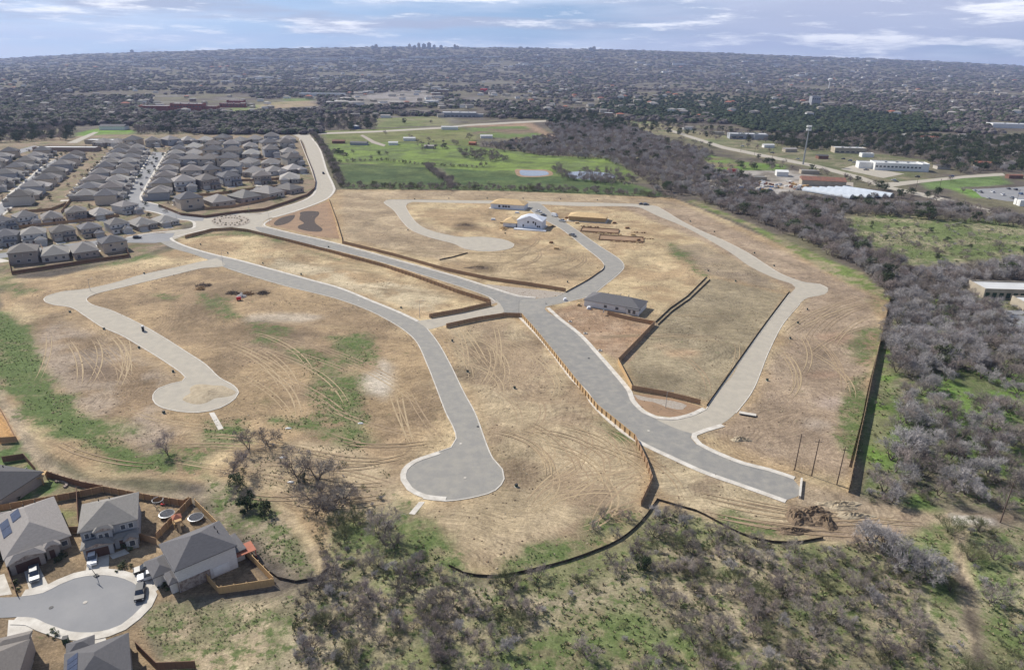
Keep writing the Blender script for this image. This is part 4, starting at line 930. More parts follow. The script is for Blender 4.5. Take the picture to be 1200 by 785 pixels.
row_px([(225, 194), (246, 194), (268, 194), (292, 194), (318, 195), (343, 193)], [4, 0, 3, 1, 5, 0], 1, 'the fourth row inside the curved fence', True, 1.4)
row_px([(228, 184), (251, 184), (273, 184), (295, 184), (318, 183), (339, 182)], [2, 3, 0, 5, 4, 1], 1, 'the fifth row inside the curved fence', True, 1.4)
row_px([(228, 176), (250, 176), (272, 175.5), (294, 175), (315, 174), (335, 173)], [5, 0, 4, 2, 3, 0], 1, 'the sixth row inside the curved fence', True, 1.4)
row_px([(299, 166.5), (319, 166.5), (338, 166)], [2, 4, 5], 1, 'the seventh row inside the curved fence', True, 1.4)

tag(drive_mb.build('driveways', M['concrete']), kind='structure')
for i, pts in enumerate([[(72, 250), (86, 232), (98, 218), (112, 203), (124, 190)], [(24, 250), (60, 247), (78, 240)], [(226, 214), (262, 213), (300, 212), (345, 210)], [(215, 231), (250, 229), (300, 222), (330, 219)], [(226, 199), (270, 199), (330, 199)], [(228, 188), (270, 188.5), (335, 188)], [(240, 246), (270, 244), (300, 238), (325, 232), (345, 224)], [(48, 289), (52, 297)], [(20, 268), (60, 264), (105, 259), (140, 254)]]):
    fence('timber_fence', pts, '%s of the red-brown garden fences among the house blocks' % ORD[i], m='cedar', h=1.9)
# the cul-de-sac houses, each with its own shape
def put(root, x, y, rz, label):
    root.location = (x, y, 0); root.rotation_euler = (0, 0, R(rz)); root['label'] = label; HP.append((x, y)); return root
def solar(parent, rows, x0, y0, z0, tilt, axis, n):
    pass
def panels(root, pts_list):
    for quad in pts_list:
        mb = MB(); a, b, c_, d = [Vector(p) for p in quad]; nrm = (b - a).cross(d - a).normalized() * 0.09
        mb.add([a, b, c_, d, a + nrm, b + nrm, c_ + nrm, d + nrm], [(3, 2, 1, 0), (4, 5, 6, 7), (0, 1, 5, 4), (1, 2, 6, 5), (2, 3, 7, 6), (3, 0, 4, 7)])
        mb.build('solar_panel', M['solar'], root)
h1 = house('corner_house', '', 'wall2', 'roof1', [(-6, 6, -9, 10, 3.0, (), 0.5), (-5.8, 0.6, -11.6, -9.003, 2.9, ('F',), 0.6), (1.0, 3.6, -10.6, -9.003, 2.8, ('F',), 0.7)], (-4.8, -0.4, -11.6), (1.6, -10.6),
    W_([4.2], -9, 0.9, 'F', 1.3) + W_([-3, 2, 6], 6, 1.0, 'R', 1.2) + W_([-3, 2], 10, 1, 'B', 1.4), 'stone', 'garage_brown', vents=3)
put(h1, -111.0, 129.6, 42, 'long low grey-roofed house with solar panels left of the middle cul-de-sac house')
def on_left(u0, u1, t0, t1):   # a patch on the left roof slope of the first block
    x0, z0 = -6.45, 3.18; pit = 0.5
    def P_(t, y): return (x0 + t, y, z0 + t * pit + .03)
    return [P_(t0, u0), P_(t1, u0), P_(t1, u1), P_(t0, u1)]
panels(h1, [on_left(-2, 1.2, 1.2, 3.0), on_left(1.4, 4.6, 1.2, 3.0), on_left(1.4, 5.4, 3.6, 5.4)])
h2 = house('two_storey_house', '', 'wall4', 'roof1', [(-5.6, 5.6, -5.5, 5.5, 5.7, (), 0.5), (-5.4, 0.4, -8.2, -5.503, 2.8, ('F',), 0.5), (0.6, 5.4, -7.0, -5.503, 2.9, (), 0.4), (-2.6, 0.6, -6.6, -5.51, 5.5, ('F',), 0.7, 2.95), (3.0, 5.3, -8.4, -7.004, 2.7, ('F',), 0.8), (-3.5, 4.5, 5.503, 8.8, 2.8, (), 0.25)], (-4.9, -0.5, -8.2), (1.6, -7.0),
    W_([-5.0, -3.8], -5.5, 3.6, 'F', 1.0) + W_([-2.2, -1.0], -6.6, 3.4, 'F', 1.0) + W_([2.2, 3.8], -5.5, 3.8, 'F', 1.1) + W_([3.6], -8.4, 0.8, 'F', 1.3, 1.6) + W_([-2, 2], 5.6, 3.8, 'R', 1.0) + W_([-3, 1], -5.6, 3.6, 'L', 1.1) + W_([-3, 2], 5.5, 3.6, 'B', 1.2), 'stone', 'garage_brown', vents=2)
put(h2, -93.6, 132.2, 26, 'middle two-storey grey house at the head of the cul-de-sac')
h3 = house('two_storey_house', '', 'wall1', 'roof2', [(-5.2, 5.2, -5.8, 6.4, 5.8, (), 0.52), (-5.2, 0.6, -9.2, -5.803, 2.9, (), 0.5), (1.0, 4.6, -7.2, -5.803, 2.7, ('F',), 0.6), (-2.5, 3.5, 6.403, 8.6, 2.8, (), 0.2)], (-4.8, -0.2, -9.2), (1.9, -7.2),
    W_([-4, 0, 2.5], -5.8, 3.8, 'F', 1.2) + W_([-3.5], 5.2, 0.9, 'R', 1.2) + W_([-1, 3], 5.2, 3.8, 'R', 1.0) + W_([-2, 3], -5.2, 3.6, 'L', 1.1), 'wall1', 'garage', vents=2, base=[(5.203, 5.28, -5.7, 0.6, 0, 2.7), (-5.0, 5.28, -5.9, -5.803, 0, 2.7)])
s_ = MB(); s_.box(5.2, 5.29, 1.2, 4.6, 0.4, 2.4); s_.build('patio_door', M['white'], h3)
put(h3, -68.2, 120.6, -49, 'white-sided two-storey house on the right of the cul-de-sac')
h0 = house('single_storey_house', '', 'wall2', 'roof2', [(-7, 7, -6, 6, 3.1, (), 0.5)], None, None, W_([-4, 2], -6, 1, 'F', 1.4) + W_([0], 7, 1, 'R', 1.2), detail=True, vents=1)
put(h0, -131.0, 147.5, -12, 'brown house cut by the left edge, above the long fence')
h4 = house('two_storey_house', '', 'wall2', 'roof0', [(-5.8, 5.8, -6, 6, 5.6, (), 0.5), (-5.6, 0.4, -9, -6.003, 5.3, ('L',), 0.4), (1.0, 4.2, -8.6, -6.003, 2.8, (), 0.6)], (-5, -0.4, -9), (4.4, -6), W_([-4, 3], -6, 3.7, 'F') + W_([0], 5.8, 3.7, 'R'), vents=2)
h4.scale = (.84,) * 3; put(h4, -91.0, 88.5, 202, 'grey-roofed house at the bottom edge, left one of two')
h5 = house('two_storey_house', '', 'wall0', 'roof2', [(-6, 6, -6, 7, 5.6, (), 0.5), (1.0, 5.8, -9.6, -6.003, 5.2, (), 0.5), (-5.6, -0.8, -8.4, -6.003, 3.0, ('F',), 0.5)], (1.4, 5.2, -9.6), (-0.6, -6), W_([-4, 3], -6, 3.7, 'F') + W_([0], -6, 3.7, 'L'), vents=3)
h5.scale = (.8,) * 3; put(h5, -73.0, 90.5, 210, 'grey-roofed house with solar panels at the bottom edge, right one of two')
def slope_r(u0, u1, t0, t1):
    x0, z0 = 6.45, 5.78; P_ = lambda t, y: (x0 - t, y, z0 + t * 0.5 + .03)
    return [P_(t1, u0), P_(t0, u0), P_(t0, u1), P_(t1, u1)]
panels(h5, [slope_r(-3.6 + k * 1.75, -2.0 + k * 1.75, 0.8, 3.0) for k in range(5)])
h6 = house('single_storey_house', '', 'wall3', 'roof1', [(-6, 6, -9, 9, 3.0, (), 0.5)], (-4, 0, -9), None, W_([2], -9, 1, 'F'), vents=1)
put(h6, -122.5, 124.5, 22, 'house almost wholly outside the frame at the left edge')
hs = house('single_storey_house', '', 'wall1', 'roof2', [(-13, 13, -5.6, 6.4, 3.0, (), 0.42), (7.5, 13.2, -6.6, -5.603, 2.6, (), 0.2)], None, None, W_([-3.5, 2.0], -5.6, 0.9, 'F', 1.6) + W_([8.2, 10.4], -6.6, 0.6, 'F', 1.4, 1.8) + W_([-2, 2], 13, 1, 'R', 1.2) + W_([-1], -13, 1, 'L', 1.2), vents=2)
put(hs, 47.2, 296.5, -27, 'finished low house with a dark grey roof above the wide road bend')

# ------------------------------------------------------------------ half-built houses
def site_house(name, label, pos, rz, w, d, h, wall, roof, gable=(), win=(), extra=None, pitch=0.42):
    root = empty(name, (pos.x, pos.y, 0), R(rz), label, 'house')
    mb = MB(); mb.box(-w / 2, w / 2, -d / 2, d / 2, 0.25, h); mb.build('wall', M[wall], root)
    sl = MB(); sl.box(-w / 2 - 1.2, w / 2 + 1.2, -d / 2 - 1.8, d / 2 + 1, -0.02, 0.25); sl.build('slab', M['concrete'], root)
    rb = MB(); r = hip(rb, -w / 2, w / 2, -d / 2, d / 2, h, pitch, 0.5, gable); rb.build('roof', M[roof], root)
    if gable:
        gb = MB(); y = -d / 2 - .53
        if 'F' in gable: gb.add([(-w / 2, y, h + .19), (w / 2, y, h + .19), (0, y, h + .19 + r * .93)], [(0, 1, 2)])
        if 'R' in gable: gb.add([(w / 2 + .53, -d / 2, h + .19), (w / 2 + .53, d / 2, h + .19), (w / 2 + .53, 0, h + .19 + r * .93)], [(0, 1, 2)])
        gb.build('gable_panel', M[wall], root)
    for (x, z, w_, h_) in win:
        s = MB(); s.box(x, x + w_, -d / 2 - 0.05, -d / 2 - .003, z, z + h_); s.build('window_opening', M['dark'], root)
    if extra: extra(root)
    HP.append((pos.x, pos.y)); return root
site_house('unfinished_house', 'white-wrapped house with a bare plywood roof, farthest of the half-built ones', at(597, 243.5), -14, 26, 13, 3.6, 'wrap', 'ply', win=[(-7, 1.2, 1.5, 1.6), (-3.8, 1.4, 1.6, 1.3), (-1.8, 1.4, 1.6, 1.3), (0.4, 1.4, 1.6, 1.3)])
def ex2(root):
    mb = MB(); hip(mb, -19, -9.0, -6, 6, 3.0, .5, .4); mb.build('plywood_roof', M['ply'], root)
    mb = MB(); mb.box(-18.6, -9.5, -5.6, 5.6, 0.25, 3.0); mb.build('side_wing', M['wrap'], root)
    mb = MB(); mb.box(-9.8, 12, -11.5, -8.7, 0.0, 0.7); mb.build('wrapped_porch_base', M['wrap'], root)
site_house('unfinished_house', 'tall white-wrapped gabled house, nearest of the half-built ones', at(623, 266), -14, 17, 13, 5.4, 'wrap', 'wrap', ('F',), [(-4.8, 1.2, .9, 1.6), (-1.6, 4.0, 1.1, 1.5), (2.0, 4.0, 1.1, 1.5), (3.6, 2.6, .8, 2.2), (5.0, 1.4, 1.0, 1.2), (6.3, 1.4, 1.0, 1.2)], ex2, 0.5)
def ex3(root):
    for k in range(24):
        x = -12.6 + k * 1.09
        mb = MB(); mb.box(x, x + 0.12, -6.66, -6.5, .25, 3.2); mb.build('wall_stud', M['post'], root)
site_house('unfinished_house', 'long timber-framed house with bare plywood roof and open stud walls', at(689, 258), -14, 26, 12.6, 3.2, 'ply', 'ply', extra=ex3, pitch=.3)
def foundation(pos, rz, w, d, label):
    root = empty('foundation_forms', (pos.x, pos.y, 0), R(rz), label, 'foundation', 'foundation forms')
    pad = MB(); pad.box(-w / 2 + .3, w / 2 - .3, -d / 2 + .3, d / 2 - .3, 0.0, 0.18); pad.build('soil_pad', M['red_soil'], root)
    for y in (-d / 2, d / 2):
        mb = MB(); mb.box(-w / 2, w / 2, y - .08, y + .08, 0, .7); mb.build('form_board', M['ply_dark'], root)
    for x in (-w / 2, w / 2):
        mb = MB(); mb.box(x - .08, x + .08, -d / 2 + .085, d / 2 - .085, 0, .65); mb.build('form_board', M['ply_dark'], root)
    for k in range(int(w / 2.2)):
        mb = MB(); x = -w / 2 + 1 + k * 2.2; mb.box(x, x + .9, -d / 2 - .5, -d / 2 - .09, 0, .55); mb.build('brace', M['ply_dark'], root)
for i, (x, y, L_) in enumerate([(690, 266, 9), (712, 274.5, 12), (735, 284, 13), (750, 273, 7), (758, 280, 6)]):
    p = at(x, y); root = empty('plank_row', (p.x, p.y, 0), R(-11), 'row of brown planks laid out by the foundation forms, %s from the left' % ORD[i], 'plank row', 'plank rows by the foundations')
    for k in range(int(L_)):
        mb = MB(); xx = -L_ / 2 * 1.6 + k * 1.6; mb.box(xx, xx + 1.1, -.45, .45, 0, .3 + .25 * (k % 3)); mb.build('plank_bundle', M['ply_dark' if (k + i) % 3 else 'ply'], root)
foundation(at(703, 270.5), -12, 25, 11, 'timber foundation forms just below the framed house')
foundation(at(728, 280), -10, 28, 12, 'timber foundation forms with braces, nearer of the two')

# ------------------------------------------------------------------ trees
def perp(d, r):
    v = Vector((r.uniform(-1, 1), r.uniform(-1, 1), r.uniform(-1, 1))); v = v - d * v.dot(d)
    return v.normalized() if v.length > 1e-3 else d.orthogonal().normalized()
def bare_tree(seed, kind='twig', h=5.0, stems=3, spread=0.55, kids=(3, 4, 4, 3), thick=1.0, trunk_share=0.28):
    """unit size tree: two meshes, trunk (with limbs) and crown of bare twigs"""
    r = random.Random(seed)
    tr, cr = MB(), MB()
    def seg(mb, p, q, r0, r1, n=3): mb.tube(p, q, r0, r1, n, False)
    def twigs(p, d, L, rad, n_):
        for _ in range(n_):
            nd = (d * .5 + perp(d, r) * r.uniform(.3, 1.2) + Vector((0, 0, .25))).normalized()
            w = perp(nd, r) * rad * .9; e = p + nd * L * r.uniform(.6, 1.2)
            cr.add([p - w, p + w, e + w * .3, e - w * .3], [(0, 1, 2, 3)])
    def grow(p, d, L, rad, lev):
        # two bent pieces per branch
        d2 = (d + perp(d, r) * 0.22).normalized()
        mid = p + d * L * 0.5; end = mid + d2 * L * 0.5
        mb = tr if lev <= 1 else cr
        n_ = 4 if lev == 0 else 3
        seg(mb, p, mid, rad, rad * 0.8, n_); seg(mb, mid, end, rad * 0.8, rad * 0.55, n_)
        if lev >= 3:
            twigs(mid, d2, L * .9, .015 * thick, 5); twigs(end, d2, L * .95, .015 * thick, 7)
            return
        k = kids[min(lev, len(kids) - 1)]
        for i in range(k):
            t = r.uniform(0.35, 1.0) if i else 1.0
            s = p + (mid - p) * (t * 2) if t < .5 else mid + (end - mid) * (t * 2 - 1)
            nd = (d2 + perp(d2, r) * r.uniform(0.5, 1.1) + Vector((0, 0, 0.18))).normalized()
            grow(s, nd, L * r.uniform(0.6, 0.82), rad * 0.48, lev + 1)
    for i in range(stems):
        a = 2 * math.pi * i / stems + r.uniform(-.5, .5)
        d = Vector((math.cos(a) * spread, math.sin(a) * spread, 1)).normalized()
        grow(Vector((r.uniform(-.1, .1), r.uniform(-.1, .1), -0.05)), d, h * r.uniform(0.22, 0.32), 0.11 * thick, 0)
    zmax = max(v[2] for v in cr.v) or 1
    return tr, cr, zmax
def leafy_tree(seed, h=8.0, w=6.0, n=1500, clumps=26, leaf=0.42, low=0.25, cone=False):
    r = random.Random(seed); tr, cr = MB(), MB()
    tr.tube((0, 0, -.1), (0.1, 0, h * .45), .26, .15, 6)
    cs = []
    for k in range(clumps):
        a = r.uniform(0, 6.28); t = r.random() ** .6
        zz = r.uniform(low, 0.92)
        rr = w / 2 * t * (math.sqrt(max(0.08, 1 - ((zz - .5) / .55) ** 2)) if not cone else (1.05 - zz))
        c_ = Vector((math.cos(a) * rr, math.sin(a) * rr, h * zz)); cs.append((c_, r.uniform(.6, 1.25) * w * .16))
        if k % 4 == 0: tr.tube((0.05, 0, h * .3), c_, .09, .03, 4, False)
    for k in range(n):
        c_, s = cs[r.randrange(clumps)]
        d = Vector((r.gauss(0, 1), r.gauss(0, 1), r.gauss(0, .8))).normalized()
        p = c_ + d * s * r.uniform(.55, 1.05)
        u = (d + perp(d, r) * .9).normalized(); a_ = perp(u, r); b_ = u.cross(a_)
        l_ = leaf * r.uniform(.6, 1.3)
        cr.add([p - a_ * l_ * .5, p + b_ * l_ * .35, p + a_ * l_ * .5, p - b_ * l_ * .35], [(0, 1, 2, 3)])
    return tr, cr, h
SPEC = {}
def spec(key, fn, mats_):
    L_ = []
    for s in range(5 if key != 'cedar' else 3):
        tr, cr, z = fn(s * 13 + len(SPEC) * 101 + 5)
        ms = []
        for mb, mm, nm in ((tr, mats_[0], 'trunk'), (cr, mats_[1], 'crown')):
            for i, v in enumerate(mb.v): mb.v[i] = tuple(c_ / z for c_ in v)
            me = mb.mesh(nm); me.materials.append(M[mm]); ms.append(me)
        L_.append(ms)
    SPEC[key] = L_
spec('mesquite', lambda s: bare_tree(s, stems=3, spread=0.75, kids=(4, 4, 4, 4), thick=0.8), ('bark', 'twig'))
spec('bare', lambda s: bare_tree(s, h=6.5, stems=2, spread=0.42, kids=(4, 4, 5, 4), thick=1.0), ('bark', 'twig'))
spec('pale', lambda s: bare_tree(s, h=6.5, stems=3, spread=0.5, kids=(4, 4, 5, 4), thick=1.0), ('bark', 'twig_pale'))
spec('budding', lambda s: bare_tree(s, stems=4, spread=0.8, kids=(4, 4, 4, 4), thick=0.7), ('bark', 'twig_green'))
spec('oak', lambda s: leafy_tree(s, 8, 8.5, 1500, 28, .55), ('bark', 'leaf'))
spec('cedar', lambda s: leafy_tree(s, 6, 5.5, 1300, 24, .45, 0.12, False), ('bark', 'leaf_dark'))
NAME = {'mesquite': 'bare_tree', 'bare': 'bare_tree', 'pale': 'pale_bare_tree', 'budding': 'budding_shrub', 'oak': 'oak_tree', 'cedar': 'cedar_tree'}
TREES = []     # (x, y, h, key, zone)
def inpoly(x, y, P):
    ins = np.zeros(np.shape(x), bool); n = len(P)
    for i in range(n):
        a, b = P[i], P[(i + 1) % n]
        c1 = (a[1] > y) != (b[1] > y)
        ins ^= c1 & (x < (b[0] - a[0]) * (y - a[1]) / (b[1] - a[1] + 1e-12) + a[0])
    return ins
def project(x, y, z=0.0):
    v = (np.stack([x, y, np.full_like(x, 0.0) + z - CAM_H], -1)) @ CR
    return 600 + FPX * v[..., 0] / -v[..., 2], 392.5 - FPX * v[..., 1] / -v[..., 2]
def scatter(poly, sp, hr, keys, zone_, clump=0.0, thr=0.45, holes=()):
    W = [(p.x, p.y) for p in wpts(poly)]; a = np.array(W)
    x0, y0 = a.min(0); x1, y1 = a.max(0)
    gx_, gy_ = np.meshgrid(np.arange(x0, x1, sp), np.arange(y0, y1, sp))
    x = gx_.ravel() + rng.uniform(-.48, .48, gx_.size) * sp; y = gy_.ravel() + rng.uniform(-.48, .48, gx_.size) * sp
    k = inpoly(x, y, W)
    for hpoly in holes: k &= ~inpoly(x, y, [(p.x, p.y) for p in wpts(hpoly)])
    if clump: k &= fbm(x, y, clump, 11, 3) > thr
    px, py = project(x, y)
    k &= (px > -35) & (px < 1235) & (py < 850)
    for X, Y in zip(x[k], y[k]):
        u = rng.random(); s = 0
        for key, w in keys:
            s += w
            if u <= s: break
        TREES.append((X, Y, rng.uniform(*hr), key, zone_))
def line_trees(pts, sp, hr, keys, zone_, wob=1.2):
    W = smooth_line(wpts(pts), sp)
    for p in W:
        u = rng.random(); s = 0
        for key, w in keys:
            s += w
            if u <= s: break
        TREES.append((p.x + rng.uniform(-wob, wob), p.y + rng.uniform(-wob, wob), rng.uniform(*hr), key, zone_))
def one(x, y, h, key, label):
    p = at(x, y); TREES.append((p.x, p.y, h, key, '!' + label))
# singled out trees of the middle ground
one(197, 533, 8.0, 'bare', 'round bare tree standing alone below the pale cul-de-sac')
one(292, 527, 7.5, 'bare', 'dense bare tree at the left of the thicket, nearest the spillway')
one(312, 520, 7.0, 'mesquite', 'purplish bare tree at the top of the thicket')
one(272, 560, 8.5, 'bare', 'tall dark bare tree on the left side of the thicket')
one(285, 590, 7.0, 'bare', 'bare tree leaning over the dark green cedar')
one(290, 597, 5.0, 'cedar', 'dark green bushy cedar in the thicket above the corner house')
one(310, 601, 4.0, 'cedar', 'low dark cedar right of its taller twin in the thicket')
one(278, 575, 4.5, 'oak', 'green bush in the left thicket under bare branches')
one(349, 559, 10.0, 'mesquite', 'tall thin bare tree with a forked trunk, left of two')
one(373, 562, 9.0, 'mesquite', 'tall bare tree with curved branches, right of two')
one(375, 592, 8.5, 'mesquite', 'bare tree over the dark brush heap by the dirt track')
one(390, 596, 7.0, 'bare', 'dense bare tree on the right edge of the dark brush heap')
one(402, 585, 6.0, 'mesquite', 'small bare tree on the sandy slope')
one(448, 635, 10.5, 'bare', 'large bare tree below the spillway of the dark cul-de-sac')
one(462, 642, 7.0, 'bare', 'dense bare tree right of the large one below the spillway')
one(415, 592 + 20, 5.0, 'budding', 'green budding shrub beside the end of the dirt track')
one(395, 618, 5.0, 'budding', 'green budding shrub right of the dirt track')
one(404, 632, 4.5, 'budding', 'lower green budding shrub right of the dirt track')
one(355, 470 + 95, 3.0, 'cedar', 'tiny dark bush between the two tall bare trees')
one(754, 667, 4.0, 'cedar', 'single round yellow-green juniper among the lower mesquites')
one(1052, 668, 10.0, 'pale', 'large pale grey bare tree by the creek path')
one(1088, 682, 9.0, 'pale', 'pale bare tree beside the winding creek path')
one(1020, 640, 8.0, 'pale', 'pale bushy bare tree below the dug-up soil')
one(1036, 640, 6.0, 'pale', 'second pale bare tree below the dug-up soil')
one(1058, 532, 10, 'pale', 'big pale bare tree nearest the bottom of the tall fence')
one(1062, 496, 9.0, 'pale', 'big pale bare tree right of the tall fence, upper one')
B3 = [('mesquite', .72), ('bare', .13), ('pale', .05), ('budding', .10)]
Wd = [(380, 625), (440, 645), (500, 668), (560, 685), (640, 676), (700, 658), (735, 640), (770, 600), (815, 608), (870, 636), (960, 644), (1010, 640), (1070, 640), (1085, 700), (1100, 830), (345, 830), (342, 715), (372, 690)]
scatter(Wd, 4.2, (2.4, 4.4), B3, 'lower wood', 34, 0.32)
scatter([(372, 660), (440, 645), (530, 678), (540, 830), (350, 830), (345, 705)], 4.8, (2.0, 3.9), [('mesquite', .6), ('bare', .12), ('budding', .28)], 'lower wood', 25, 0.42)
scatter([(1085, 690), (1110, 620), (1205, 618), (1215, 830), (1105, 830)], 9, (3.5, 6.5), [('mesquite', .4), ('pale', .35), ('budding', .25)], 'creek bank', 30, 0.46)
scatter([(700, 590), (750, 598), (735, 625), (690, 640), (672, 640)], 6, (2.5, 3.6), [('mesquite', 1)], 'lower wood')
scatter([(1012, 585), (1022, 500), (1040, 430), (1052, 380), (1210, 380), (1225, 598), (1090, 596)], 6.4, (5.5, 8.5), [('bare', .32), ('pale', .50), ('mesquite', .12), ('oak', .02), ('budding', .04)], 'right wood', 34, 0.40,
        holes=[[(1012, 590), (1022, 500), (1038, 420), (1058, 420), (1048, 500), (1030, 590)], [(1100, 455), (1165, 440), (1200, 470), (1120, 492)], [(1175, 370), (1215, 368), (1225, 405), (1195, 398)]])
scatter([(1043, 350), (1060, 322), (1130, 318), (1210, 310), (1215, 328), (1135, 332), (1130, 348), (1165, 362), (1190, 395), (1210, 405), (1215, 430), (1045, 440), (1036, 400)], 5.6, (6, 9), [('bare', .32), ('pale', .56), ('mesquite', .1), ('oak', .02)], 'right wood')
scatter([(822, 226), (880, 230), (945, 236), (1050, 246), (1120, 244), (1210, 262), (1210, 268), (1060, 256), (985, 252), (985, 262), (1010, 285), (1050, 310), (1060, 322), (1043, 346), (1010, 322), (940, 283), (880, 258), (815, 236)], 6.2, (6, 9.5), [('bare', .52), ('pale', .26), ('mesquite', .15), ('oak', .07)], 'belt beyond the site')
scatter([(985, 262), (1200, 268), (1200, 302), (1060, 312)], 13, (2.0, 4.5), [('mesquite', .8), ('oak', .2)], 'meadow', 60, 0.5)
scatter([(565, 172), (640, 184), (705, 187), (742, 203), (768, 224), (800, 231), (830, 222), (880, 228), (890, 214), (822, 196), (840, 182), (780, 165), (740, 152), (690, 142), (640, 147), (650, 160), (600, 168)], 8.5, (6, 9), [('bare', .58), ('pale', .3), ('mesquite', .08), ('oak', .04)], 'upper wood')
HB = [('mesquite', .5), ('bare', .3), ('budding', .2)]
line_trees([(404, 221), (480, 222), (560, 223), (640, 224.5), (720, 228), (788, 232)], 4.2, (3.5, 6), HB, 'field hedge', 3)
line_trees([(406, 219), (480, 220), (560, 221), (640, 222.5), (720, 226), (784, 230)], 5, (3, 6), HB, 'field hedge', 4)
line_trees([(406, 217), (480, 217.5), (560, 218.5), (640, 220), (720, 223)], 8, (3, 5), HB, 'field hedge', 6)
line_trees([(366, 156), (378, 172), (386, 186), (394, 205), (401, 220)], 4, (4, 7), HB, 'roadside hedge', 2.5)
line_trees([(394, 191), (440, 189), (500, 194), (560, 197)], 5, (3, 5), HB, 'field hedge', 2)
line_trees([(500, 196), (512, 206), (524, 214), (531, 220)], 3, (5, 8), [('bare', 1)], 'field hedge', 3)
line_trees([(650, 198), (660, 206), (668, 211), (700, 213), (740, 212)], 4, (5, 8), [('bare', .8), ('mesquite', .2)], 'pond hedge', 4)
scatter([(680, 200), (720, 200), (748, 212), (740, 219), (700, 216), (672, 209)], 9, (4, 7), [('bare', .8), ('mesquite', .2)], 'pond hedge')
scatter([(535, 176), (580, 180), (600, 190), (570, 190), (540, 185)], 9, (5, 8), [('bare', 1)], 'farm copse')
scatter([(385, 176), (420, 180), (470, 182), (468, 188), (400, 188), (388, 182)], 11, (4, 7), [('bare', .7), ('oak', .3)], 'farm copse', 40, .45)
scatter([(480, 165), (540, 168), (540, 178), (490, 178)], 15, (4, 8), [('bare', .9), ('oak', .1)], 'farm copse', 40, .45)
for (x, y, h, k) in [(474, 145, 9, 'oak'), (481, 164, 10, 'bare'), (550, 164, 11, 'bare'), (452, 158, 8, 'bare'), (505, 145, 8, 'bare'), (566, 196, 7, 'mesquite'), (591, 178, 7, 'mesquite'), (1098, 230, 8, 'oak'), (1128, 226, 6, 'bare'), (1114, 212, 6, 'bare')]: 
    p = at(x, y); TREES.append((p.x, p.y, h, k, 'farm copse'))
# garden shrubs and street trees in the house blocks
scatter([(0, 175), (340, 165), (365, 200), (340, 235), (215, 250), (0, 300)], 17, (2.0, 4.2), [('oak', .4), ('mesquite', .6)], 'house gardens')
# middle distance, still individual
scatter([(780, 160), (850, 180), (930, 196), (1040, 226), (1180, 262), (1205, 262), (1120, 236), (1000, 208), (900, 178), (800, 150)], 16, (5, 8), [('bare', .7), ('oak', .3)], 'belt beyond the site', 40, .42, [[(780, 150), (1230, 258), (1230, 272), (770, 156)], [(880, 200), (1000, 205), (1050, 235), (870, 226)], [(1072, 208), (1230, 200), (1230, 240), (1140, 236)]])
scatter([(690, 138), (760, 142), (860, 152), (950, 168), (960, 176), (860, 166), (740, 152)], 17, (5, 9), [('bare', .65), ('oak', .35)], 'upper wood', 60, .45)
ROADX = [[(1040, 195), (1120, 200), (1120, 206), (1040, 206)], [(780, 148), (1230, 258), (1230, 274), (770, 158)], [(880, 214), (1000, 212), (1045, 222), (1045, 232), (870, 226)], [(1072, 208), (1230, 200), (1230, 240), (1140, 236)], [(965, 190), (1000, 180), (1090, 190), (1090, 204), (1040, 212)], [(840, 160), (900, 160), (905, 180), (850, 180)]]
scatter([(860, 165), (900, 158), (1000, 160), (1210, 165), (1210, 205), (1175, 204), (1120, 205), (1080, 205), (1090, 192), (1020, 178), (960, 178)], 12, (7, 11), [('oak', .55), ('bare', .40), ('pale', .05)], 'far green wood', 0, 0, ROADX)
scatter([(822, 196), (880, 190), (935, 198), (1000, 208), (1040, 218), (1090, 232), (1200, 258), (1200, 266), (1060, 250), (960, 238), (830, 226)], 15, (5, 8), [('bare', .8), ('oak', .2)], 'belt beyond the site', 60, .45, [[(960, 218), (1050, 222), (1050, 232), (960, 232)], [(830, 202), (935, 200), (990, 214), (985, 226), (900, 226)]])
scatter([(-20, 140), (360, 135), (372, 155), (330, 156), (160, 158), (155, 150), (95, 150), (80, 165), (-20, 168)], 13, (7, 11), [('bare', .62), ('oak', .38)], 'wood behind the houses', 0, 0, [[(88, 148), (160, 148), (160, 172), (80, 172)]])
scatter([(370, 140), (440, 138), (440, 152), (372, 154)], 13, (7, 11), [('bare', .7), ('oak', .3)], 'wood behind the houses')
scatter([(600, 130), (690, 132), (740, 145), (760, 160), (720, 158), (640, 140), (570, 140)], 14, (6, 10), [('oak', .55), ('bare', .45)], 'upper wood')

# the far wood is sampled by the place where the eye meets the ground, so its trees thin out evenly with distance
def far_points(n, ymin, ymax, poly=None, xr=(-15, 1215)):
    px = rng.uniform(xr[0], xr[1], n); py = ymin + (ymax - ymin) * rng.random(n)
    if poly is not None:
        k = inpoly(px, py, poly); px, py = px[k], py[k]
    w = at_far(px, py); k = ~np.isnan(w[:, 0])
    return w[k], px[k], py[k]
EXCL = [[(88, 148), (160, 148), (160, 170), (80, 170)], [(270, 118), (372, 114), (374, 129), (270, 134)], [(180, 112), (292, 110), (292, 131), (180, 133)], [(376, 137), (660, 140), (560, 152), (376, 157)], [(410, 112), (500, 106), (520, 122), (420, 126)],
        [(690, 128), (730, 114), (820, 108), (900, 116), (1000, 128), (1090, 140), (1120, 150), (1050, 158), (900, 155), (830, 140), (760, 138)], [(516, 128), (570, 127), (570, 140), (516, 140)], [(1160, 140), (1230, 150), (1230, 166), (1160, 155)], [(670, 138), (850, 158), (850, 166), (740, 150)], [(836, 150), (905, 150), (905, 166), (836, 166)]]
FAR = {'bare': [], 'oak': [], 'cedar': []}
w, px, py = far_points(34000, 54, 158)
nz_ = fbm(w[:, 0], w[:, 1], 260, 21, 4)
dist = w[:, 1]
keep = np.ones(len(w), bool)
for e in EXCL: keep &= ~inpoly(px, py, e)
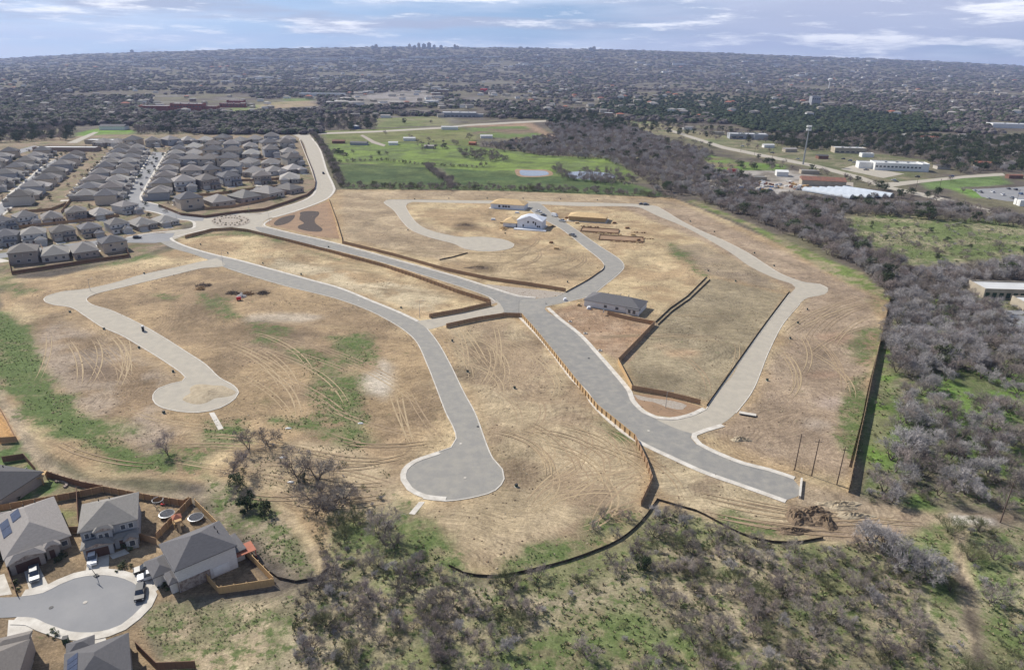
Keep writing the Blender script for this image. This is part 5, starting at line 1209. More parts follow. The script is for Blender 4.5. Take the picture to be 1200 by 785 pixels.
keep &= ~((py > 134) & inpoly(px, py, [(376, 134), (1040, 150), (1230, 165), (1230, 300), (376, 300)])) | (py < 134)
keep &= nz_ > np.where(py > 95, 0.385, 0.34)
for (X, Y, Z), d_, nn, k in zip(w, dist, nz_, keep):
    if not k or Y < 900: continue
    key = 'oak' if rng.random() < (0.24 + (nn - .5) * 0.9) else 'bare'
    FAR[key].append((X, Y, Z, rng.uniform(7, 11), 1 + max(0, (d_ - 2000)) / 2600))
w, px, py = far_points(16000, 106, 160, [(690, 128), (730, 115), (820, 109), (900, 117), (1000, 129), (1090, 141), (1125, 151), (1050, 158), (900, 156), (830, 141), (760, 139)])
for X, Y, Z in w: FAR['cedar' if rng.random() < .85 else 'oak'].append((X, Y, Z, rng.uniform(6.5, 9.5), 1))
w, px, py = far_points(3000, 128, 150, [(600, 130), (640, 132), (720, 142), (735, 150), (660, 146), (610, 138)])
for X, Y, Z in w: FAR['cedar'].append((X, Y, Z, rng.uniform(6.5, 9.5), 1))

# keep trees off houses and roads
hp = np.array(HP)
def near_house(x, y, r): return (np.hypot(hp[:, 0] - x, hp[:, 1] - y) < r).any()
TREES = [t for t in TREES if t[4].startswith('!') or not near_house(t[0], t[1], 9.5)]
BARE = [[(p.x, p.y) for p in wpts(q_)] for q_ in ([(1120, 615), (1137, 615), (1136, 660), (1150, 705), (1158, 760), (1168, 830), (1142, 830), (1128, 740), (1118, 690), (1115, 650)], [(1080, 686), (1094, 698), (1097, 722), (1114, 742), (1104, 750), (1083, 730), (1081, 705)],
        [(325, 575), (352, 600), (375, 640), (386, 668), (368, 680), (354, 640), (328, 612), (312, 590)], [(-20, 440), (18, 478), (50, 530), (95, 560), (262, 578), (262, 592), (160, 586), (78, 574), (28, 548), (-20, 505)], [(1000, 588), (1210, 598), (1210, 616), (1010, 612)])]
def bare_soil(x, y): return any(inpoly(np.array([x]), np.array([y]), b_)[0] for b_ in BARE)
TREES = [t for t in TREES if t[4].startswith('!') or not (t[1] < 330 and bare_soil(t[0], t[1]))]
def vis(t):
    d = math.sqrt(t[0] ** 2 + t[1] ** 2 + CAM_H ** 2)
    px, py = project(np.array([t[0]]), np.array([t[1]]), t[2] * .5)
    inside = -8 < px[0] < 1208 and py[0] < 793
    return (t[2] / d) if inside else 0
LBL = {
 ('bare_tree', 'lower wood'): 'bare grey-brown mesquite on the grassy floor of the wood below the silt fence',
 ('pale_bare_tree', 'lower wood'): 'pale grey bare tree among the mesquites of the lower wood',
 ('budding_shrub', 'lower wood'): 'greenish budding shrub among the mesquites of the lower wood',
 ('bare_tree', 'creek bank'): 'bare dark tree on the green creek bank at lower right',
 ('pale_bare_tree', 'creek bank'): 'pale bare tree on the green creek bank at lower right',
 ('budding_shrub', 'creek bank'): 'greenish shrub on the creek bank at lower right',
 ('bare_tree', 'right wood'): 'grey-brown bare tree in the wood right of the tall fence',
 ('pale_bare_tree', 'right wood'): 'silvery bare tree in the wood right of the tall fence',
 ('budding_shrub', 'right wood'): 'greenish shrub in the wood right of the tall fence',
 ('oak_tree', 'right wood'): 'green-leaved tree in the wood right of the tall fence'}
WHERE = {'lower wood': 'in the lower wood', 'creek bank': 'on the creek bank', 'right wood': 'in the wood right of the tall fence', 'belt beyond the site': 'in the belt beyond the upper right edge of the site', 'meadow': 'on the open meadow at right', 'upper wood': 'in the wood right of the ponds', 'field hedge': 'in the hedges of the green field', 'roadside hedge': 'in the hedge beside the curved road', 'pond hedge': 'round the second pond', 'farm copse': 'among the farm buildings on the green field', 'house gardens': 'in the gardens of the house blocks', 'far green wood': 'in the green wood behind the white building', 'wood behind the houses': 'in the wood just behind the house blocks'}
KW = {'bare_tree': 'bare tree', 'pale_bare_tree': 'pale silvery bare tree', 'budding_shrub': 'greenish budding shrub', 'oak_tree': 'dark green leafy tree', 'cedar_tree': 'dark green cedar'}
TREES.sort(key=lambda t: -vis(t))
cnt = {}
LIM = {'bare': 295, 'oak': 200, 'pale': 0, 'budding': 0}
def fam(k): return 'oak' if k in ('oak', 'cedar') else 'bare'
rest = []
for t in TREES:
    x, y, h, key, zn = t
    f_ = fam(key)
    if not zn.startswith('!') and (vis(t) == 0 or cnt.get(f_, 0) >= LIM[f_]): 
        if vis(t) > 0 or y < 200: rest.append(t)
        continue
    cnt[f_] = cnt.get(f_, 0) + 1
    nm = NAME[key]
    if zn.startswith('!'): lab, grp = zn[1:], 'trees of the thicket and slopes'
    else:
        lab = LBL.get((nm, zn)) or (KW[nm] + ' ' + WHERE[zn]); grp = KW[nm] + 's ' + WHERE[zn]
    root = empty(nm, (x, y, 0), rng.uniform(0, 6.28), lab, 'shrub' if nm == 'budding_shrub' else 'tree', grp)
    s = h; root.scale = (s * rng.uniform(.9, 1.15), s * rng.uniform(.9, 1.15), s)
    v = SPEC[key][rng.integers(len(SPEC[key]))]
    for me, pn in zip(v, ('trunk', 'crown')):
        o = bpy.data.objects.new(pn, me); COL.objects.link(o); o.parent = root

# everything else: one mass per kind, instanced
def scatter_object(name, items, protos, label=None):
    """items: (x, y, z, sx, sy, sz, rot, idx); protos: list of meshes"""
    n = len(items)
    me = bpy.data.meshes.new(name); A = np.array(items, float)
    me.vertices.add(n); me.vertices.foreach_set('co', A[:, :3].ravel())
    for nm, c_, ty in (('rot', 6, 'FLOAT'), ('pick', 7, 'INT')):
        a_ = me.attributes.new(nm, ty, 'POINT'); a_.data.foreach_set('value', A[:, c_].astype(np.float32 if ty == 'FLOAT' else np.int32))
    a_ = me.attributes.new('size', 'FLOAT_VECTOR', 'POINT'); a_.data.foreach_set('vector', A[:, 3:6].astype(np.float32).ravel())
    me.update()
    o = bpy.data.objects.new(name, me); COL.objects.link(o); o['kind'] = 'stuff'
    if label: o['label'] = label
    pc = bpy.data.collections.new(name + '_kinds')
    for i, p in enumerate(protos):
        po = bpy.data.objects.new('%s_kind_%02d' % (name, i), p); pc.objects.link(po)
    ng = bpy.data.node_groups.new(name, 'GeometryNodeTree')
    ng.interface.new_socket('Geometry', in_out='INPUT', socket_type='NodeSocketGeometry')
    ng.interface.new_socket('Geometry', in_out='OUTPUT', socket_type='NodeSocketGeometry')
    N, L = ng.nodes, ng.links
    gi, go = N.new('NodeGroupInput'), N.new('NodeGroupOutput')
    ip = N.new('GeometryNodeInstanceOnPoints'); ci = N.new('GeometryNodeCollectionInfo')
    ci.inputs['Collection'].default_value = pc; ci.inputs['Separate Children'].default_value = True; ci.inputs['Reset Children'].default_value = True
    ip.inputs['Pick Instance'].default_value = True
    def attr(nm, ty):
        a = N.new('GeometryNodeInputNamedAttribute'); a.data_type = ty; a.inputs['Name'].default_value = nm
        return [s for s in a.outputs if s.enabled and s.name == 'Attribute'][0]
    cx = N.new('ShaderNodeCombineXYZ')
    L.new(attr('rot', 'FLOAT'), cx.inputs['Z'])
    er = N.new('FunctionNodeEulerToRotation'); L.new(cx.outputs[0], er.inputs[0])
    L.new(gi.outputs[0], ip.inputs['Points']); L.new(ci.outputs[0], ip.inputs['Instance'])
    L.new(attr('pick', 'INT'), ip.inputs['Instance Index']); L.new(er.outputs[0], ip.inputs['Rotation'])
    L.new(attr('size', 'FLOAT_VECTOR'), ip.inputs['Scale']); L.new(ip.outputs[0], go.inputs[0])
    md = o.modifiers.new('scatter', 'NODES'); md.node_group = ng
    return o
def joined(ms, name):
    bm = bmesh.new(); mats_ = []
    for i, me in enumerate(ms):
        n0 = len(bm.faces); bm.from_mesh(me); bm.faces.ensure_lookup_table()
        for f in bm.faces[n0:]: f.material_index = i
        mats_.append(me.materials[0])
    out = bpy.data.meshes.new(name); bm.to_mesh(out); bm.free()
    for m_ in mats_: out.materials.append(m_)
    return out
J = {k: [joined(v, k + '_mass') for v in SPEC[k]] for k in SPEC}
# far crowns: simpler, fuller
def far_crown(seed, mm, flat_=0.75):
    r = random.Random(seed); mb = MB()
    for k in range(130):
        d = Vector((r.gauss(0, 1), r.gauss(0, 1), abs(r.gauss(0, 1)))).normalized(); rr = r.uniform(.35, .56)
        p = Vector((d.x * rr, d.y * rr, .25 + d.z * rr * flat_ * 1.3))
        a_ = perp(d, r); b_ = d.cross(a_); l_ = r.uniform(.10, .22)
        mb.add([p - a_ * l_, p + b_ * l_ * .7, p + a_ * l_, p - b_ * l_ * .7], [(0, 1, 2, 3)])
    me = mb.mesh('crown'); me.materials.append(M[mm]); return me
FC = {'bare': [far_crown(i, 'twig_far') for i in range(4)], 'oak': [far_crown(10 + i, 'leaf') for i in range(4)], 'cedar': [far_crown(20 + i, 'leaf_dark') for i in range(4)]}
mass = {'bare_woodland': ([], [], 'grey leafless woodland filling the right side and the distance'), 'evergreen_woodland': ([], [], 'dark green trees spread through the distance')}
ofs = {}
for key in SPEC:
    tgt = mass['evergreen_woodland' if fam(key) == 'oak' else 'bare_woodland']; ofs[key] = len(tgt[1]); tgt[1].extend(J[key])
for key in FC:
    tgt = mass['evergreen_woodland' if fam(key) == 'oak' else 'bare_woodland']; ofs['far_' + key] = len(tgt[1]); tgt[1].extend(FC[key])
for (x, y, h, key, zn) in rest:
    tgt = mass['evergreen_woodland' if fam(key) == 'oak' else 'bare_woodland']
    s = h * rng.uniform(.9, 1.1)
    tgt[0].append((x, y, 0, s, s, h, rng.uniform(0, 6.28), ofs[key] + rng.integers(len(SPEC[key]))))
for key, L_ in FAR.items():
    tgt = mass['evergreen_woodland' if fam(key) == 'oak' else 'bare_woodland']
    for (x, y, z, h, g_) in L_:
        if near_house(x, y, 12): continue
        wdt = h * rng.uniform(1.0, 1.5) * g_; h = h * (1 + (g_ - 1) * .10)
        tgt[0].append((x, y, z, wdt, wdt, h, rng.uniform(0, 6.28), ofs['far_' + key] + rng.integers(4)))
for nm, (items, protos, lab) in mass.items(): scatter_object(nm, items, protos, lab)
print('trees', cnt, len(rest), {k: len(v) for k, v in FAR.items()})

# ------------------------------------------------------------------ vehicles
def vehicle(style, paint):
    def f():
        root = empty({'suv': 'parked_suv', 'sedan': 'parked_car', 'pickup': 'pickup_truck', 'van': 'delivery_van'}[style], (0, 0, 0), 0, '', {'suv': 'suv', 'sedan': 'car', 'pickup': 'pickup', 'van': 'van'}[style])
        P_ = M['paint_' + paint]
        if style == 'suv': low = [(-2.35, .35), (2.35, .35), (2.4, .75), (2.3, .98), (1.1, 1.08), (-2.3, 1.1), (-2.4, .8)]; cab = (-2.2, 1.15, -1.95, .55, 1.08, 1.72)
        elif style == 'sedan': low = [(-2.3, .3), (2.3, .3), (2.35, .65), (2.2, .82), (1.0, .92), (-1.5, .95), (-2.25, .88), (-2.35, .6)]; cab = (-1.6, 1.05, -1.0, .3, .92, 1.43)
        elif style == 'pickup': low = [(-2.8, .45), (2.8, .45), (2.85, .85), (2.7, 1.08), (1.4, 1.15), (-0.9, 1.15), (-0.95, .75), (-2.7, .75), (-2.7, 1.1), (-2.82, 1.1)]; cab = (-0.95, 1.5, -.8, .75, 1.15, 1.85)
        else: low = [(-2.8, .4), (2.8, .4), (2.85, .9), (2.5, 1.25), (2.3, 1.3), (-2.8, 1.3)]; cab = (-2.8, 2.3, -2.75, 1.4, 1.3, 2.4)
        b = MB(); b.prism(low, -.93, .93)
        x0, x1, t0, t1, z0, z1 = cab
        b.box(t0 + .05, t1 - .05, -.68, .68, z1 + .003, z1 + .07)
        if style == 'pickup':
            for s in (-1, 1): b.box(-2.75, -.96, s * .88 - .05, s * .88 + .05, .76, 1.16)
        body = b.build('body', P_, root)
        g = MB(); g.add([(x0, -.86, z0 + .002), (x1, -.86, z0 + .002), (x1, .86, z0 + .002), (x0, .86, z0 + .002), (t0, -.7, z1), (t1, -.7, z1), (t1, .7, z1), (t0, .7, z1)], [(3, 2, 1, 0), (4, 5, 6, 7), (0, 1, 5, 4), (1, 2, 6, 5), (2, 3, 7, 6), (3, 0, 4, 7)])
        g.build('cabin_window', P_ if style == 'van' else M['glass'], root)
        L_ = low[1][0]
        for sx in (-.62, .62):
            for sy in (-1, 1):
                w = MB(); w.tube((L_ * sx, sy * .74, .34), (L_ * sx, sy * .95, .34), .35, .35, 12); wo = w.build('wheel', M['tyre'], root)
                r = MB(); r.tube((L_ * sx, sy * .951, .34), (L_ * sx, sy * .965, .34), .2, .2, 8); r.build('rim', M['steel'], wo)
        for sy in (-1, 1):
            h = MB(); h.box(L_ + .02, L_ + .09, sy * .7 - .17, sy * .7 + .17, .62, .78); h.build('headlight', M['lamp'], root)
            h = MB(); h.box(-L_ - .09, -L_ - .02, sy * .75 - .12, sy * .75 + .12, .62, .84); h.build('tail_light', M['tail'], root)
        return root
    return f
VP = {}
def car(style, paint, x, y, rz, label, group=None, scale=None):
    k = (style, paint)
    if k not in VP: VP[k] = Pool(vehicle(style, paint))
    p = at(x, y); return VP[k].put((p.x, p.y, 0.05), R(rz), label, group, scale)
car('suv', 'white', 109, 657, -62, 'white suv parked on the driveway of the middle cul-de-sac house')
car('pickup', 'grey', 41, 675, -55, 'grey pickup on the driveway of the house with roof solar panels')
car('suv', 'white', 176, 677, 208, 'white suv on the driveway of the white-sided house, nearest the street')
car('sedan', 'black', 171, 668, 208, 'dark car half hidden behind the white suv')
car('suv', 'black', 165, 697, -68, 'dark suv with a red stripe of light parked at the kerb of the cul-de-sac')
car('pickup', 'white', 631, 249, -45, 'white pickup beside the farthest half-built house', 'vehicles on the half-built street')
car('sedan', 'black', 637, 253, -45, 'black car by the gabled half-built house', 'vehicles on the half-built street')
car('van', 'white', 650, 254, -48, 'white van on the right kerb of the half-built street', 'vehicles on the half-built street')
car('pickup', 'silver', 659, 260, -48, 'silver pickup by the timber-framed house', 'vehicles on the half-built street')
car('pickup', 'grey', 671, 277, -52, 'grey pickup in the middle of the half-built street', 'vehicles on the half-built street')
car('sedan', 'black', 752, 240, 0, 'dark car at the corner of the top road', 'vehicles on the top road')
car('suv', 'grey', 757, 240.5, 10, 'grey suv just right of the dark car on the top road', 'vehicles on the top road')
car('suv', 'black', 379, 204, -66, 'black suv alone on the curved road beside the hedge')
car('suv', 'black', 161, 279.5, 12, 'black suv at the right end of the second row driveway')
VA = [('sedan', 'black'), ('suv', 'white'), ('pickup', 'grey'), ('sedan', 'silver'), ('suv', 'blue'), ('suv', 'black')]
def many_cars(pts, rz, where, group):
    for i, (x, y) in enumerate(pts):
        st, pc = VA[(i * 5 + len(pts)) % 6]
        car(st, pc, x, y, rz + rng.uniform(-4, 4), '%s %s, %s from the left %s' % (pc, {'sedan': 'car', 'suv': 'suv', 'pickup': 'pickup'}[st], ORD[i], where), group)
many_cars([(12, 231), (31, 213.5), (34, 218.5), (43, 204.5), (47, 201), (44, 211), (49, 200 + 8), (24, 223)], 112, 'on the leftmost street', 'cars on the leftmost street')
many_cars([(160, 215), (163, 207), (166, 217), (171, 194), (172, 209), (181, 196), (183, 190)], 112, 'on the middle street', 'cars on the middle street')
many_cars([(1142, 224), (1149, 226), (1163, 226), (1182, 222), (1190, 223), (1196, 228), (1158, 233), (1186, 233), (1175, 229)], 80, 'in the far right parking lot', 'cars in the far right parking lot')
many_cars([(988, 187), (996, 189), (1001, 191), (1015, 200), (1047, 212), (1050, 213.5), (1075, 208), (1115, 207.5), (935, 187), (905, 180), (870, 172)], 150, 'on the far right roads', 'cars on the far right roads')

# ------------------------------------------------------------------ poles, lamps, tower
def upole(x, y, h, label, top=False):
    p = at(x, y); root = empty('utility_pole', (p.x, p.y, 0), rng.uniform(-.2, .2), label, 'pole', 'timber utility poles')
    a = MB(); a.tube((0, 0, -.2), (0.1, 0, h), .17, .11, 8); a.build('pole_shaft', M['pole'], root)
    c_ = MB(); c_.box(-.9, .9, -.05, .05, h - .9, h - .78); c_.build('cross_arm', M['pole'], root)
    for s in (-.8, .8):
        i_ = MB(); i_.tube((s, 0, h - .775), (s, 0, h - .6), .05, .04, 6); i_.build('insulator', M['steel'], root)
upole(931, 550.5, 11.5, 'timber utility pole nearest the end of the wide road')
upole(951, 557.6, 11.6, 'middle one of three timber poles at the road end')
upole(980.6, 567.4, 11.6, 'timber utility pole closest to the tall fence')
upole(1172, 612, 11.6, 'timber utility pole by the pale culvert on the right')
upole(1190, 241, 13, 'dark pole beside the far right parking lot')
for i, (x, y) in enumerate([(868, 178), (884, 182), (905, 186), (1073, 222), (1100, 224)]): upole(x, y, 11, '%s small utility pole from the left along the far road' % ORD[i])
def lamp(x, y, h, label, rz=0):
    p = at(x, y); root = empty('street_lamp', (p.x, p.y, 0), rz, label, 'street lamp', 'street lamps')
    a = MB(); a.tube((0, 0, 0), (0, 0, h), .1, .06, 8); a.build('lamp_post', M['steel'], root)
    c_ = MB(); c_.tube((0, 0, h - .1), (1.6, 0, h + .25), .05, .04, 6); c_.build('lamp_arm', M['steel'], root)
    d_ = MB(); d_.box(1.5, 2.15, -.14, .14, h + .2, h + .32); d_.build('lamp_head', M['steel'], root)
for a in [(608, 371, 8, 'street lamp at the lower corner of the main crossing'), (492, 373, 8, 'street lamp where the pale lane meets the lower street'), (261.6, 311, 8, 'street lamp at the junction of the two lower streets'), (208, 262, 7, 'street lamp left of the stone roundabout'), (292, 250, 7, 'street lamp above the stone roundabout'), (230, 246, 6, 'street lamp inside the curved fence corner'), (316, 262, 7, 'street lamp at the tip of the mulch bed corner'), (106, 341, 6, 'street lamp at the left elbow of the pale street'), (780, 478, 6, 'street lamp on the gravel verge at the side road mouth')]: lamp(*a)
p = at(941, 193); root = empty('telecom_tower', (p.x, p.y, 0), 0, 'tall pale telecom tower standing alone beyond the scrap yard', 'tower')
a = MB(); a.tube((0, 0, 0), (0, 0, 42), .95, .45, 10); a.build('tower_shaft', M['steel'], root)
for z_ in (41, 37.5):
    c_ = MB()
    for k in range(12):
        t = k * 6.283 / 12; c_.box(math.cos(t) * 2.4 - .3, math.cos(t) * 2.4 + .3, math.sin(t) * 2.4 - .3, math.sin(t) * 2.4 + .3, z_ - 1.1, z_ + 1.1)
    c_.tube((0, 0, z_ - .2), (0, 0, z_ + .2), 2.3, 2.3, 12); c_.build('antenna_ring', M['white'], root)
p = at(971, 105); root = empty('water_tower', (p.x, p.y, 0), 0, 'white water tower on legs above the far wood', 'water tower')
a = MB(); a.tube((0, 0, 0), (0, 0, 34), 2.5, 2.0, 10); a.build('tower_stem', M['white'], root)
a = MB(); a.tube((0, 0, 34), (0, 0, 38), 3, 10, 14); a.tube((0, 0, 38), (0, 0, 43), 10, 10, 14); a.tube((0, 0, 43), (0, 0, 46), 10, 3, 14); a.build('tank', M['white'], root)

# ------------------------------------------------------------------ larger buildings
def building(name, label, x, y, rz, blocks, wall='tan_wall', roofm='metal_roof', cat='building', nwin=0, winh=1.4, gable=False, sides='F', wz=1.0, winm='glass', parapet=True, unit=True):
    p = at(x, y); root = empty(name, (p.x, p.y, 0), R(rz), label, cat); HP.append((p.x, p.y))
    wb, rb = MB(), MB()
    for (x0, x1, y0, y1, h) in blocks:
        wb.box(x0, x1, y0, y1, 0, h)
        if gable: hip(rb, x0, x1, y0, y1, h, .28, .3, ('L', 'R') if (x1 - x0) >= (y1 - y0) else ('F', 'B'))
        else:
            rb.box(x0 + .35, x1 - .35, y0 + .35, y1 - .35, h + .004, h + .12)
            if parapet:
                for b in ((x0, x1, y0, y0 + .3), (x0, x1, y1 - .3, y1), (x0, x0 + .3, y0 + .3, y1 - .3), (x1 - .3, x1, y0 + .3, y1 - .3)): wb.box(*b, h, h + .7)
    wb.build('wall', M[wall], root); ro = rb.build('roof', M[roofm], root)
    if unit and not gable:
        b = blocks[0]
        for k in range(3):
            u = MB(); cx = b[0] + (b[1] - b[0]) * (.25 + .25 * k); cy = (b[2] + b[3]) / 2 + (k - 1) * 2; u.box(cx, cx + 2.4, cy, cy + 1.8, b[4] + .12, b[4] + 1.5); u.build('roof_unit', M['steel'], ro)
    if nwin:
        b = blocks[0]; st = (b[1] - b[0]) / nwin
        for k in range(nwin):
            u = MB(); xx = b[0] + st * (k + .2)
            u.box(xx, xx + st * .6, b[2] - .08, b[2] - .003, wz, wz + winh); u.build('window', M[winm], root)
    return root
building('storage_building', 'long pale-roofed storage building with dark doors at the right edge', 1185, 346, -3, [(-17, 26, -6, 8, 4.2)], 'tan_wall', 'metal_roof', nwin=13, winh=2.6, wz=.3, winm='green_box', unit=False)
building('storage_building', 'smaller pale storage building in front of the long one at the right edge', 1209, 361, -3, [(-7, 20, -5, 5, 3.6)], 'tan_wall', 'metal_roof', nwin=6, winh=2.4, wz=.3, winm='green_box', unit=False)
building('office_building', 'long white building with a blue right end beside the far road', 1052, 199, -12, [(-26, 20, -10, 12, 7), (-40, -26.003, -2, 12, 6), (20.003, 27, -10, 8, 7.6)], 'white', 'metal_roof', nwin=12, winh=1.6, wz=3.2)
building('office_building', 'grey building with a pale roof above the telecom tower foot', 993, 179, -8, [(-18, 20, -8, 10, 6)], 'tan_wall', 'metal_roof', nwin=6)
building('workshop', 'dark grey workshop with a white flat roof at the top of the far road', 878, 163, -6, [(-30, 24, -8, 14, 7), (4, 24, -12, -8.003, 6)], 'wall4', 'metal_roof', nwin=5, winh=3)
building('warehouse', 'tan warehouse with a brown roof above the greenhouses', 963, 217, -14, [(-19, 19, -9, 9, 5)], 'tan_wall', 'rust', gable=True)
building('shed', 'small white shed in the scrap yard', 915, 206, -10, [(-5, 6, -5, 5, 4.2)], 'white', 'white', gable=True)
building('shed', 'low pale shed between the white shed and the warehouse', 948, 203.5, -6, [(-9, 9, -4, 4, 3)], 'tan_wall', 'metal_roof', unit=False)
building('warehouse', 'large grey warehouse with a white roof above the ploughed field', 540, 137, 2, [(-36, 30, -14, 16, 8), (30.003, 44, -10, 8, 5)], 'wall4', 'metal_roof', nwin=8, winh=2)
building('school_building', 'red brick school with several blocks beyond the house blocks', 222, 130, 2, [(-32, 30, -12, 14, 14), (-95, -36, -10, 10, 9), (30.003, 58, -6, 12, 9)], 'red_brick', 'metal_roof', nwin=10, winh=2, wz=8)
building('school_building', 'second red brick school block, right of the larger one', 272, 126, 4, [(-24, 30, -8, 10, 8), (-20, 16, 30, 50, 12)], 'red_brick', 'metal_roof', nwin=8, winh=2, wz=4)
building('flat_building', 'long pale flat roof behind the leftmost street', 82, 177, 4, [(-38, 32, -6, 8, 4)], 'brick', 'metal_roof', unit=False)
building('flat_building', 'shorter pale flat roof right of the long one', 128, 168, 4, [(-26, 24, -8, 10, 4)], 'tan_wall', 'metal_roof', unit=False)
building('chapel', 'low dark-roofed building behind the small green lawn', 134, 152, 6, [(-18, 18, -8, 10, 5)], 'white', 'roof2', gable=True)
building('long_building', 'long white low building right of the sports field', 380, 113, 0, [(-70, 60, -10, 12, 8)], 'white', 'metal_roof')
building('long_building', 'pale flat building at the right edge beyond the trees', 1190, 150, -10, [(-45, 50, -14, 14, 7)], 'white', 'metal_roof')
building('tower_block', 'small grey tower block above the dark cedar hill', 954, 123, 0, [(-12, 12, -10, 10, 22)], 'wall4', 'metal_roof', nwin=4, winh=3, wz=14)
building('market_hall', 'bright red-roofed hall in the far town', 567, 108, 0, [(-12, 12, -12, 12, 10)], 'red', 'red', unit=False, parapet=False)
for (x, y, w_, d_, h_, wl_, rf, lb) in [
    (397, 168, 16, 8, 3, 'rust', 'rust', 'rusty long barn nearest the curved road on the green field'), (421, 170, 22, 9, 3, 'wall4', 'roof2', 'dark long barn in the middle of the farm'),
    (461, 170, 12, 9, 3, 'white', 'metal_roof', 'white-roofed farmhouse beside the farm track'), (480, 165, 16, 9, 3.4, 'white', 'metal_roof', 'white farmhouse under the bare tree on the green field'),
    (503, 174, 12, 8, 3, 'wall0', 'roof3', 'low grey farm shed on the right of the farm'), (570, 162, 17, 9, 3.2, 'white', 'metal_roof', 'white shed on the ploughed field edge'),
    (554, 170, 9, 8, 3, 'tile_red', 'tile_red', 'small red shed among the bare trees'), (601, 169, 12, 8, 3, 'rust', 'rust', 'rusty shed in the wood above the pond'),
    (417, 151, 14, 9, 4, 'blue', 'metal_roof', 'blue house beside the farm road'), (527, 152, 26, 8, 4, 'white', 'metal_roof', 'long white house above the farm road'),
    (452, 138, 18, 10, 4, 'white', 'roof3', 'white house behind the pale meadow'), (1152, 195, 22, 10, 4, 'tan_wall', 'tile_red', 'red-roofed house behind the far junction'),
    (1088, 165, 22, 12, 5, 'white', 'tile_red', 'white house with a red roof deep in the green wood'), (1060, 163, 18, 12, 6, 'white', 'roof3', 'white house left of the red-roofed one in the green wood'),
    (1188, 209, 14, 6, 3, 'rust', 'rust', 'rusty shed at the end of the far green strip'), (858, 202, 9, 5, 3.2, 'red', 'rust', 'red container at the left end of the scrap yard'),
    (1130, 162, 16, 10, 5, 'white', 'roof3', 'white house right of the red-roofed one in the green wood')]:
    building('farm_building' if x < 700 else 'outbuilding', lb, x, y, rng.uniform(-12, 12), [(-w_ / 2, w_ / 2, -d_ / 2, d_ / 2, h_)], wl_, rf, gable=True)
# greenhouses: a row of arched tunnels
p0, p1 = at(1003, 233), at(1050, 231.5)
ax = (p1 - p0); W5 = ax.length / 5; ang = math.atan2(ax.y, ax.x)
for k in range(6):
    c0 = p0 + ax * ((k - .5) / 5)
    root = empty('greenhouse', (c0.x, c0.y, 0), ang + .42, 'white arched greenhouse, %s from the left in its row' % ORD[k], 'greenhouse', 'arched greenhouses')
    HP.append((c0.x, c0.y + 10)); HP.append((c0.x - 8, c0.y + 25))
    n = 10; r = W5 * .5; v = []
    for yy in (0, 44):
        for i in range(n + 1):
            t = math.pi * i / n; v.append((-math.cos(t) * r, yy, .6 + math.sin(t) * r * .8))
    mb = MB(); mb.add(v, [(i, i + 1, n + 2 + i, n + 1 + i) for i in range(n)]); mb.build('cover', M['poly'], root)
    mb = MB(); mb.add([(x_ * .99, .1, z_) for x_, _, z_ in v[:n + 1]], [tuple(range(n + 1))]); mb.build('end_wall', M['steel'], root)
# scrap yard
SC = [('white', 'white'), ('blue', 'blue'), ('rust', 'rust'), ('metal_roof', 'grey'), ('steel', 'steel'), ('cedar_pale', 'timber')]
for k in range(95):
    x = rng.uniform(832, 948); y = rng.uniform(204, 224)
    if y < 212 and x > 900: continue
    if 208 < y < 214: y += 6
    p = at(x, y); m_, w_ = SC[rng.integers(6)]; mb = MB()
    for j in range(4):
        a, b = rng.uniform(-2, 2), rng.uniform(-2, 2); s = rng.uniform(.6, 1.8); mb.box(a - s, a + s, b - s * .5, b + s * .5, 0, rng.uniform(.6, 2.2), rng.uniform(0, 3), (0, 0))
    o = mb.build('scrap_heap', M[m_], None, loc=(p.x, p.y, 0)); o.rotation_euler.z = rng.uniform(0, 3)
    tag(o, '%s-coloured heap of scrap in the cluttered yard left of the greenhouses' % w_, 'scrap', w_ + ' heaps in the scrap yard')
# skyline
SKY = [(437, 8), (441, 11), (462, 7), (480, 12), (486, 9), (491, 14), (497, 12), (503, 15), (509, 10), (517, 9), (533, 11), (536, 8), (610, 6), (618, 5), (692, 8), (696, 10), (155, 6), (52, 9)]
wz_ = at_far(np.array([s[0] for s in SKY]), np.array([58.0 + (4 if s[0] < 200 else 0) + (2 if s[0] > 650 else 0) for s in SKY]))
for (x, hh), w in zip(SKY, wz_):
    if np.isnan(w[0]): continue
    sc_ = math.hypot(w[0], w[1]) / 850
    root = empty('office_tower', tuple(w), 0, 'tiny hazy tower on the skyline, at %d of a hundred from the left' % round(x / 12), 'tower', 'towers on the skyline')
    ww = rng.uniform(1.3, 2.6) * sc_
    mb = MB(); mb.box(-ww, ww, -ww * .5, ww * .5, -5, hh * .42 * sc_); mb.box(-ww * .4, ww * .4, -ww * .2, ww * .2, hh * .42 * sc_ + .01, hh * .48 * sc_); mb.build('tower_wall', M['wall4' if rng.random() < .5 else 'wall0'], root)

